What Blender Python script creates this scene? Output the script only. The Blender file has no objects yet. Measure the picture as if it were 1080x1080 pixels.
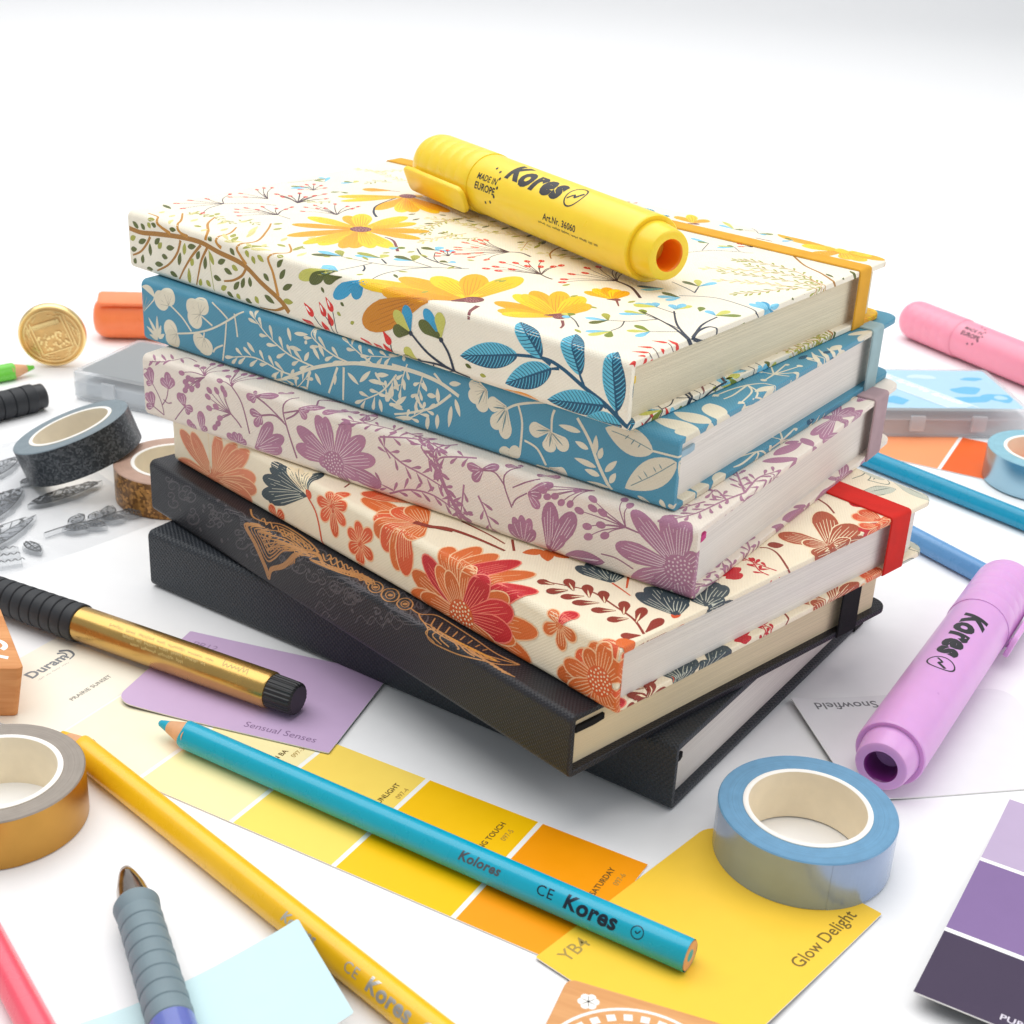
import bpy, math, random
from mathutils import Vector, Matrix
from mathutils.geometry import tessellate_polygon

scene = bpy.context.scene
COL = scene.collection
MM = 0.001
RNG = random.Random(11)

# ------------------------------------------------------------------ colours
def lin(c):
    c /= 255.0
    return c / 12.92 if c <= 0.04045 else ((c + 0.055) / 1.055) ** 2.4
def rgb(r, g, b):
    return (lin(r), lin(g), lin(b), 1.0)
PAL = {k: rgb(*v) for k, v in dict(
    br=(172, 118, 38), br2=(198, 138, 45), gd=(92, 100, 36), ol=(168, 168, 66), ol2=(222, 212, 142), o=(206, 204, 98), g=(122, 138, 46),
    b=(126, 202, 232), b2=(52, 158, 202), nv=(32, 46, 66), te=(20, 84, 116), tl=(96, 192, 218), pu=(72, 46, 58),
    rd=(222, 44, 34), rd2=(232, 92, 66), yl=(255, 206, 22), am=(250, 176, 8), am2=(242, 150, 6), y1=(232, 140, 0), ob=(212, 134, 14), ob2=(186, 108, 8),
    ma=(130, 62, 68), mal=(214, 160, 160), wt=(252, 246, 236),
    cr=(228, 219, 196), bl=(62, 138, 168), bl2=(108, 140, 142),
    mv=(178, 124, 150), mv2=(158, 108, 132), ml=(226, 202, 208),
    pk=(228, 136, 98), co=(226, 92, 50), re=(204, 36, 46), ru=(148, 56, 40), ru2=(178, 84, 52), sl=(62, 76, 82), sg=(120, 132, 118), sgl=(206, 208, 190),
    ln=(250, 198, 152), rl=(246, 130, 110), cm=(250, 230, 192), or2=(222, 96, 44),
    gd5=(188, 134, 80), gd6=(206, 146, 62), sw=(80, 76, 80), black=(24, 24, 26), grey=(120, 120, 122), white=(246, 246, 246)).items()}
PAL['or'] = rgb(222, 108, 46)

# ------------------------------------------------------------------ mesh builder
class MB:
    def __init__(s):
        s.v = []; s.f = []; s.m = []; s.c = []; s.n = {}; s.st = {}
    def vert(s, p, n=None, st=None):
        s.v.append(tuple(p)); i = len(s.v) - 1
        if n is not None: s.n[i] = tuple(n)
        if st is not None: s.st[i] = st
        return i
    def face(s, idx, mat=0, col=None):
        s.f.append(tuple(idx)); s.m.append(mat); s.c.append(col)
    def lathe(s, prof, n=48, mat=0, col=None, mod=None, cap0=True, cap1=True, axis='x'):
        rings = []
        for x, r in prof:
            ring = []
            for k in range(n):
                a = 2 * math.pi * k / n; rr = r * (mod(a) if mod else 1)
                p = (x, rr * math.cos(a), rr * math.sin(a)) if axis == 'x' else (rr * math.cos(a), rr * math.sin(a), x)
                ring.append(s.vert(p))
            rings.append(ring)
        for a, b in zip(rings, rings[1:]):
            for k in range(n):
                q = (a[k], b[k], b[(k + 1) % n], a[(k + 1) % n])
                s.face(q[::-1] if axis == 'x' else q[::-1], mat, col)
        if cap0: s.face(rings[0], mat, col)
        if cap1: s.face(rings[-1][::-1], mat, col)
    def closed_lathe(s, prof, n=64, mat=0, axis='z'):
        """ring-shaped solid: profile (axial, r) is a closed loop"""
        rings = []
        for x, r in prof:
            rings.append([s.vert((r * math.cos(2 * math.pi * k / n), r * math.sin(2 * math.pi * k / n), x) if axis == 'z' else
                                 (x, r * math.cos(2 * math.pi * k / n), r * math.sin(2 * math.pi * k / n))) for k in range(n)])
        for i in range(len(rings)):
            a, b = rings[i], rings[(i + 1) % len(rings)]
            for k in range(n):
                s.face((a[k], a[(k + 1) % n], b[(k + 1) % n], b[k]), mat)
    def box(s, x0, x1, y0, y1, z0, z1, mat=0, col=None):
        p = [s.vert((x, y, z)) for z in (z0, z1) for x, y in ((x0, y0), (x1, y0), (x1, y1), (x0, y1))]
        for q in ((3, 2, 1, 0), (4, 5, 6, 7), (0, 1, 5, 4), (1, 2, 6, 5), (2, 3, 7, 6), (3, 0, 4, 7)):
            s.face([p[i] for i in q], mat, col)
    def prism(s, outline, z0, z1, mat=0, col=None, bev=0.0):
        """outline in local xy (CCW), extruded, with a small rounded edge on top"""
        n = len(outline)
        cx = sum(p[0] for p in outline) / n; cy = sum(p[1] for p in outline) / n
        def ring(z, inset):
            r = []
            for i in range(n):
                a = outline[i - 1]; b = outline[i]; c = outline[(i + 1) % n]
                d1 = Vector((b[0] - a[0], b[1] - a[1])); d2 = Vector((c[0] - b[0], c[1] - b[1]))
                if d1.length > 1e-9: d1.normalize()
                if d2.length > 1e-9: d2.normalize()
                nn = Vector((-(d1.y + d2.y), d1.x + d2.x))
                if nn.length > 1e-9: nn.normalize()
                r.append(s.vert((b[0] + nn.x * inset, b[1] + nn.y * inset, z)))
            return r
        rs = [ring(z0 + bev * .3, 0) if bev else ring(z0, 0)]
        if bev:
            rs.insert(0, ring(z0, bev * .3))
            rs += [ring(z1 - bev, 0), ring(z1 - bev * .3, bev * .3), ring(z1, bev)]
        else: rs.append(ring(z1, 0))
        for a, b in zip(rs, rs[1:]):
            for i in range(n):
                s.face((a[i], a[(i + 1) % n], b[(i + 1) % n], b[i]), mat, col)
        for ring_, up in ((rs[0], False), (rs[-1], True)):
            s.face(ring_ if up else ring_[::-1], mat, col)
    def tube(s, pts, rad, n=10, mat=0, col=None):
        rings = []
        for i, p in enumerate(pts):
            p = Vector(p); d = Vector(pts[min(i + 1, len(pts) - 1)]) - Vector(pts[max(i - 1, 0)]); d.normalize()
            a = d.cross(Vector((0, 0, 1)));
            if a.length < 1e-4: a = d.cross(Vector((0, 1, 0)))
            a.normalize(); b = a.cross(d)
            r = rad[i] if isinstance(rad, (list, tuple)) else rad
            rings.append([s.vert(p + (a * math.cos(2 * math.pi * k / n) + b * math.sin(2 * math.pi * k / n)) * r) for k in range(n)])
        for a, b in zip(rings, rings[1:]):
            for k in range(n): s.face((a[k], a[(k + 1) % n], b[(k + 1) % n], b[k]), mat, col)
        s.face(rings[0][::-1], mat, col); s.face(rings[-1], mat, col)
    def build(s, name, mats, parent=None, loc=None, sharp=35, base=(.8, .8, .8, 1)):
        me = bpy.data.meshes.new(name)
        me.from_pydata([tuple(c * MM for c in p) for p in s.v], [], s.f)
        for m in (mats if isinstance(mats, (list, tuple)) else [mats]): me.materials.append(m)
        me.polygons.foreach_set('material_index', s.m)
        me.polygons.foreach_set('use_smooth', [True] * len(s.f))
        at = me.attributes.new('ink', 'FLOAT_COLOR', 'CORNER')
        data = []
        for f, c in zip(s.f, s.c): data.extend(list(c or base) * len(f))
        at.data.foreach_set('color', data)
        a2 = me.attributes.new('st', 'FLOAT_VECTOR', 'POINT')
        d2 = []
        for i, p in enumerate(s.v):
            q = s.st.get(i, (p[0], p[1])); d2.extend((q[0], q[1], 0.0))
        a2.data.foreach_set('vector', d2)
        if s.n:
            me.update()
            nn = [s.n.get(i, (0, 0, 0)) for i in range(len(s.v))]
            me.normals_split_custom_set_from_vertices(nn)
        else:
            me.set_sharp_from_angle(angle=math.radians(sharp))
        me.update()
        o = bpy.data.objects.new(name, me); COL.objects.link(o)
        if parent is not None: o.parent = parent
        if loc is not None: o.location = loc
        return o

def tag(o, label=None, cat=None, group=None, kind=None):
    if label: o['label'] = label
    if cat: o['category'] = cat
    if group: o['group'] = group
    if kind: o['kind'] = kind
    return o
def empty(name, loc, yaw=0.0, label=None, cat=None, group=None):
    o = bpy.data.objects.new(name, None); COL.objects.link(o)
    o.location = tuple(c * MM for c in loc); o.rotation_euler = (0, 0, yaw)
    o.empty_display_size = .01
    return tag(o, label, cat, group)

# ------------------------------------------------------------------ 2-D shapes -> pieces mapped on a surface
def clip_half(poly, ax, val, keep_ge):
    out = []
    for i in range(len(poly)):
        a, b = poly[i - 1], poly[i]
        ia = a[ax] >= val if keep_ge else a[ax] <= val
        ib = b[ax] >= val if keep_ge else b[ax] <= val
        if ia != ib:
            t = (val - a[ax]) / (b[ax] - a[ax])
            out.append((a[0] + (b[0] - a[0]) * t, a[1] + (b[1] - a[1]) * t))
        if ib: out.append(b)
    return out
def strips(polys, ax, breaks):
    out = []
    for p in polys:
        lo = min(q[ax] for q in p); hi = max(q[ax] for q in p)
        bs = [b for b in breaks if lo < b < hi]
        rest = p
        for b in bs:
            l = clip_half(rest, ax, b, False)
            if len(l) > 2: out.append(l)
            rest = clip_half(rest, ax, b, True)
            if len(rest) < 3: break
        if len(rest) > 2: out.append(rest)
    return out
def clip_rect(polys, u0, u1, v0, v1):
    out = []
    for p in polys:
        for ax, val, ge in ((0, u0, True), (0, u1, False), (1, v0, True), (1, v1, False)):
            if len(p) < 3: break
            p = clip_half(p, ax, val, ge)
        if len(p) > 2: out.append(p)
    return out
def lay(mb, polys, fn, ub=(), vb=(), mat=0, col=None, normals=True):
    """polys: convex 2-D pieces; fn(u, v) -> (pos, normal)"""
    if ub: polys = strips(polys, 0, ub)
    if vb: polys = strips(polys, 1, vb)
    for p in polys:
        a = sum(p[i - 1][0] * p[i][1] - p[i][0] * p[i - 1][1] for i in range(len(p)))
        if abs(a) < 1e-5: continue
        if a < 0: p = p[::-1]
        idx = []; pn = [fn(*q) for q in p]
        g = Vector()
        for i in range(1, len(pn) - 1):
            a0 = Vector(pn[0][0]); g += (Vector(pn[i][0]) - a0).cross(Vector(pn[i + 1][0]) - a0)
        if g.dot(Vector(pn[0][1])) < 0: pn = pn[::-1]; p = p[::-1]
        for q, (pos, nrm) in zip(p, pn):
            idx.append(mb.vert(pos, nrm if normals else None, q))
        mb.face(idx, mat, col)
def tris_of(outline):
    o3 = [Vector((p[0], p[1], 0)) for p in outline]
    return [[outline[i] for i in t] for t in tessellate_polygon([o3])]
def smooth(pts, sub=6):
    if len(pts) < 3:
        a, b = pts
        return [(a[0] + (b[0] - a[0]) * i / 4, a[1] + (b[1] - a[1]) * i / 4) for i in range(5)]
    out = []
    P = [pts[0]] + list(pts) + [pts[-1]]
    for i in range(1, len(P) - 2):
        p0, p1, p2, p3 = P[i - 1:i + 3]
        for k in range(sub):
            t = k / sub
            out.append(tuple(.5 * (2 * p1[j] + (p2[j] - p0[j]) * t + (2 * p0[j] - 5 * p1[j] + 4 * p2[j] - p3[j]) * t * t + (3 * p1[j] - p0[j] - 3 * p2[j] + p3[j]) * t ** 3) for j in (0, 1)))
    out.append(tuple(pts[-1])); return out
def ribbon(pts, w0, w1, sub=6, closed_ends=True):
    P = smooth(pts, sub); n = len(P); L = []; R_ = []
    for i, p in enumerate(P):
        a = P[max(i - 1, 0)]; b = P[min(i + 1, n - 1)]
        d = Vector((b[0] - a[0], b[1] - a[1]))
        if d.length < 1e-9: d = Vector((1, 0))
        d.normalize(); w = .5 * (w0 + (w1 - w0) * i / (n - 1))
        L.append((p[0] - d.y * w, p[1] + d.x * w)); R_.append((p[0] + d.y * w, p[1] - d.x * w))
    return [[R_[i], R_[i + 1], L[i + 1], L[i]] for i in range(n - 1)]
def blade(p, q, w, f, n=12, side=0):
    """lens along p->q, half width profile f; side +1/-1 keeps one half"""
    d = Vector((q[0] - p[0], q[1] - p[1])); l = d.length or 1e-6; d /= l; nx, ny = -d.y, d.x
    out = []; prev = None
    for i in range(n + 1):
        u = .5 - .5 * math.cos(math.pi * i / n); u = .5 * (u + i / n) if f is F_LEAF else u; h = f(u) * w * .5
        c = (p[0] + d.x * l * u, p[1] + d.y * l * u)
        a = (c[0] + nx * h, c[1] + ny * h) if side >= 0 else c
        b = (c[0] - nx * h, c[1] - ny * h) if side <= 0 else c
        if prev: out.append([prev[1], b, a, prev[0]])
        prev = (a, b)
    return out
F_LEAF = lambda u: max(0, math.sin(math.pi * u ** .85)) ** .8
F_ELL = lambda u: math.sqrt(max(0, 1 - (2 * u - 1) ** 2))
F_PETAL = lambda u: (.22 + .78 * min(1, u / .62) ** .9) * math.sqrt(max(0, 1 - max(0, (u - .62) / .38) ** 2.2))
F_BUD = lambda u: (.12 + .88 * min(1, u / .65)) * math.sqrt(max(0, 1 - max(0, (u - .65) / .35) ** 2))
def disc(c, r, n=14):
    return [[(c[0] + r * math.cos(2 * math.pi * k / n), c[1] + r * math.sin(2 * math.pi * k / n)) for k in range(n)]]
_tc = {}
def text_polys(s, size, bold=0.0, shear=0.0):
    key = (s, bold, shear)
    if key not in _tc:
        cu = bpy.data.curves.new('lettering', 'FONT'); cu.body = s; cu.size = 1; cu.offset = bold; cu.shear = shear; cu.resolution_u = 3; cu.space_character = 1.0 + bold * 1.7
        cu.fill_mode = 'FRONT'
        ob = bpy.data.objects.new('lettering', cu); COL.objects.link(ob)
        dg = bpy.context.evaluated_depsgraph_get(); me = ob.evaluated_get(dg).to_mesh()
        vs = [(v.co.x, v.co.y) for v in me.vertices]
        _tc[key] = [[vs[i] for i in p.vertices] for p in me.polygons]
        ob.evaluated_get(dg).to_mesh_clear()
        bpy.data.objects.remove(ob); bpy.data.curves.remove(cu)
    return [[(x * size, y * size) for x, y in p] for p in _tc[key]]
def xf(polys, ox, oy, ang=0.0, sx=1.0, sy=1.0):
    c, s = math.cos(ang), math.sin(ang)
    return [[(ox + x * sx * c - y * sy * s, oy + x * sx * s + y * sy * c) for x, y in p] for p in polys]
def frange(a, b, n):
    return [a + (b - a) * i / n for i in range(n + 1)]

# ------------------------------------------------------------------ materials
def mat(name, col=(.8, .8, .8, 1), rough=.5, metal=0.0, ink=False, spec=.5, bump=0.0, bscale=900.0, vary=.05, coat=0.0, weave=None, trans=0.0, sss=0.0, sss_r=.002):
    m = bpy.data.materials.new(name); m.use_nodes = True
    nt = m.node_tree; N = nt.nodes; L = nt.links
    b = N['Principled BSDF']
    b.inputs['Roughness'].default_value = rough; b.inputs['Metallic'].default_value = metal
    b.inputs['Specular IOR Level'].default_value = spec; b.inputs['Coat Weight'].default_value = coat
    b.inputs['Coat Roughness'].default_value = .15; b.inputs['Transmission Weight'].default_value = trans
    if sss:
        b.inputs['Subsurface Weight'].default_value = sss; b.inputs['Subsurface Scale'].default_value = sss_r; b.inputs['Subsurface Radius'].default_value = (1, .6, .4)
    tc = N.new('ShaderNodeTexCoord')
    if ink:
        a = N.new('ShaderNodeAttribute'); a.attribute_name = 'ink'; base = a.outputs['Color']
    else:
        r = N.new('ShaderNodeRGB'); r.outputs[0].default_value = col; base = r.outputs[0]
    nz = N.new('ShaderNodeTexNoise'); nz.inputs['Scale'].default_value = 160; nz.inputs['Detail'].default_value = 6
    L.new(tc.outputs['Object'], nz.inputs['Vector'])
    hsv = N.new('ShaderNodeHueSaturation'); mr = N.new('ShaderNodeMapRange')
    mr.inputs['From Min'].default_value = .3; mr.inputs['From Max'].default_value = .7
    mr.inputs['To Min'].default_value = 1 - vary; mr.inputs['To Max'].default_value = 1 + vary * .6
    L.new(nz.outputs['Fac'], mr.inputs['Value']); L.new(mr.outputs['Result'], hsv.inputs['Value'])
    L.new(base, hsv.inputs['Color']); L.new(hsv.outputs['Color'], b.inputs['Base Color'])
    rr = N.new('ShaderNodeMapRange'); rr.inputs['To Min'].default_value = max(0, rough - .06); rr.inputs['To Max'].default_value = min(1, rough + .06)
    L.new(nz.outputs['Fac'], rr.inputs['Value']); L.new(rr.outputs['Result'], b.inputs['Roughness'])
    if bump:
        bp = N.new('ShaderNodeBump'); bp.inputs['Strength'].default_value = bump; bp.inputs['Distance'].default_value = .0002
        if weave:
            at = N.new('ShaderNodeAttribute'); at.attribute_name = 'st'
            outs = []
            for ang, sc in ((math.radians(weave[1]), weave[0]), (math.radians(weave[1] + 90), weave[0])):
                mp = N.new('ShaderNodeMapping'); mp.inputs['Rotation'].default_value = (0, 0, ang)
                L.new(at.outputs['Vector'], mp.inputs['Vector'])
                w = N.new('ShaderNodeTexWave'); w.inputs['Scale'].default_value = .314 / sc; w.inputs['Distortion'].default_value = 1.2
                w.inputs['Detail'].default_value = 1.5; w.inputs['Detail Scale'].default_value = 2.0
                L.new(mp.outputs['Vector'], w.inputs['Vector']); outs.append(w.outputs['Fac'])
            mx = N.new('ShaderNodeMath'); mx.operation = 'MULTIPLY'
            L.new(outs[0], mx.inputs[0]); L.new(outs[1], mx.inputs[1]); h = mx.outputs[0]
        else:
            n2 = N.new('ShaderNodeTexNoise'); n2.inputs['Scale'].default_value = bscale; n2.inputs['Detail'].default_value = 4
            L.new(tc.outputs['Object'], n2.inputs['Vector']); h = n2.outputs['Fac']
        L.new(h, bp.inputs['Height']); L.new(bp.outputs['Normal'], b.inputs['Normal'])
    return m
def page_mat(name, col):
    m = mat(name, col, .75, spec=.2, vary=.0)
    nt = m.node_tree; N = nt.nodes; L = nt.links; b = N['Principled BSDF']
    tc = N.new('ShaderNodeTexCoord'); mp = N.new('ShaderNodeMapping'); mp.inputs['Scale'].default_value = (6, 6, 5200)
    nz = N.new('ShaderNodeTexNoise'); nz.inputs['Scale'].default_value = 1; nz.inputs['Detail'].default_value = 2; nz.inputs['Roughness'].default_value = .7
    L.new(tc.outputs['Object'], mp.inputs['Vector']); L.new(mp.outputs['Vector'], nz.inputs['Vector'])
    mr = N.new('ShaderNodeMapRange'); mr.inputs['From Min'].default_value = .3; mr.inputs['From Max'].default_value = .65; mr.inputs['To Min'].default_value = .78; mr.inputs['To Max'].default_value = 1.0
    L.new(nz.outputs['Fac'], mr.inputs['Value'])
    mx = N.new('ShaderNodeMix'); mx.data_type = 'RGBA'; mx.blend_type = 'MULTIPLY'; mx.inputs['Factor'].default_value = 1
    mx.inputs['A'].default_value = col; L.new(mr.outputs['Result'], mx.inputs['B']); L.new(mx.outputs['Result'], b.inputs['Base Color'])
    bp = N.new('ShaderNodeBump'); bp.inputs['Strength'].default_value = .8; bp.inputs['Distance'].default_value = .0003
    L.new(nz.outputs['Fac'], bp.inputs['Height']); L.new(bp.outputs['Normal'], b.inputs['Normal'])
    return m
def clear_mat(name, tint=(.96, .97, .98, 1), milk=.08, rough=.08):
    m = bpy.data.materials.new(name); m.use_nodes = True
    nt = m.node_tree; N = nt.nodes; L = nt.links; N.remove(N['Principled BSDF'])
    out = N['Material Output']
    tr = N.new('ShaderNodeBsdfTransparent'); tr.inputs['Color'].default_value = tint
    df = N.new('ShaderNodeBsdfDiffuse'); df.inputs['Color'].default_value = (.86, .88, .9, 1)
    gl = N.new('ShaderNodeBsdfGlossy'); gl.inputs['Roughness'].default_value = rough
    m1 = N.new('ShaderNodeMixShader'); m1.inputs[0].default_value = milk
    L.new(tr.outputs[0], m1.inputs[1]); L.new(df.outputs[0], m1.inputs[2])
    lw = N.new('ShaderNodeLayerWeight'); lw.inputs['Blend'].default_value = .5
    pw = N.new('ShaderNodeMath'); pw.operation = 'POWER'; pw.inputs[1].default_value = 4
    fr = N.new('ShaderNodeMapRange'); fr.inputs['To Min'].default_value = .03; fr.inputs['To Max'].default_value = .38
    L.new(lw.outputs['Facing'], pw.inputs[0]); L.new(pw.outputs[0], fr.inputs['Value'])
    nz = N.new('ShaderNodeTexNoise'); nz.inputs['Scale'].default_value = 220; nz.inputs['Detail'].default_value = 3
    tc = N.new('ShaderNodeTexCoord'); L.new(tc.outputs['Object'], nz.inputs['Vector'])
    bp = N.new('ShaderNodeBump'); bp.inputs['Strength'].default_value = .25; bp.inputs['Distance'].default_value = .0004
    L.new(nz.outputs['Fac'], bp.inputs['Height']); L.new(bp.outputs['Normal'], gl.inputs['Normal']); L.new(bp.outputs['Normal'], lw.inputs['Normal'])
    m2 = N.new('ShaderNodeMixShader')
    L.new(fr.outputs[0], m2.inputs[0]); L.new(m1.outputs[0], m2.inputs[1]); L.new(gl.outputs[0], m2.inputs[2]); L.new(m2.outputs[0], out.inputs['Surface'])
    return m

def ringed(n, c, rough=.45, amp=.10, scale=2600):
    """wound tape seen from the side: fine concentric layers"""
    m = mat(n, c, rough, vary=.0)
    nt = m.node_tree; N = nt.nodes; L = nt.links; b = N['Principled BSDF']
    tc = N.new('ShaderNodeTexCoord'); sx = N.new('ShaderNodeSeparateXYZ'); L.new(tc.outputs['Object'], sx.inputs[0])
    cx = N.new('ShaderNodeCombineXYZ'); L.new(sx.outputs[0], cx.inputs[0]); L.new(sx.outputs[1], cx.inputs[1])
    ln = N.new('ShaderNodeVectorMath'); ln.operation = 'LENGTH'; L.new(cx.outputs[0], ln.inputs[0])
    nz = N.new('ShaderNodeTexNoise'); nz.noise_dimensions = '1D'; nz.inputs['Scale'].default_value = scale; nz.inputs['Detail'].default_value = 3
    L.new(ln.outputs['Value'], nz.inputs['W'])
    n2 = N.new('ShaderNodeTexNoise'); n2.inputs['Scale'].default_value = 260; n2.inputs['Detail'].default_value = 5; L.new(tc.outputs['Object'], n2.inputs['Vector'])
    ad = N.new('ShaderNodeMath'); ad.operation = 'ADD'; L.new(nz.outputs['Fac'], ad.inputs[0]); L.new(n2.outputs['Fac'], ad.inputs[1])
    mr = N.new('ShaderNodeMapRange'); mr.inputs['From Min'].default_value = .7; mr.inputs['From Max'].default_value = 1.3; mr.inputs['To Min'].default_value = 1 - amp; mr.inputs['To Max'].default_value = 1 + amp
    L.new(ad.outputs[0], mr.inputs['Value'])
    mx = N.new('ShaderNodeMix'); mx.data_type = 'RGBA'; mx.blend_type = 'MULTIPLY'; mx.inputs['Factor'].default_value = 1; mx.inputs['A'].default_value = c
    L.new(mr.outputs['Result'], mx.inputs['B']); L.new(mx.outputs['Result'], b.inputs['Base Color'])
    bp = N.new('ShaderNodeBump'); bp.inputs['Strength'].default_value = .35; bp.inputs['Distance'].default_value = .0002
    L.new(ad.outputs[0], bp.inputs['Height']); L.new(bp.outputs['Normal'], b.inputs['Normal'])
    return m

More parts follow.
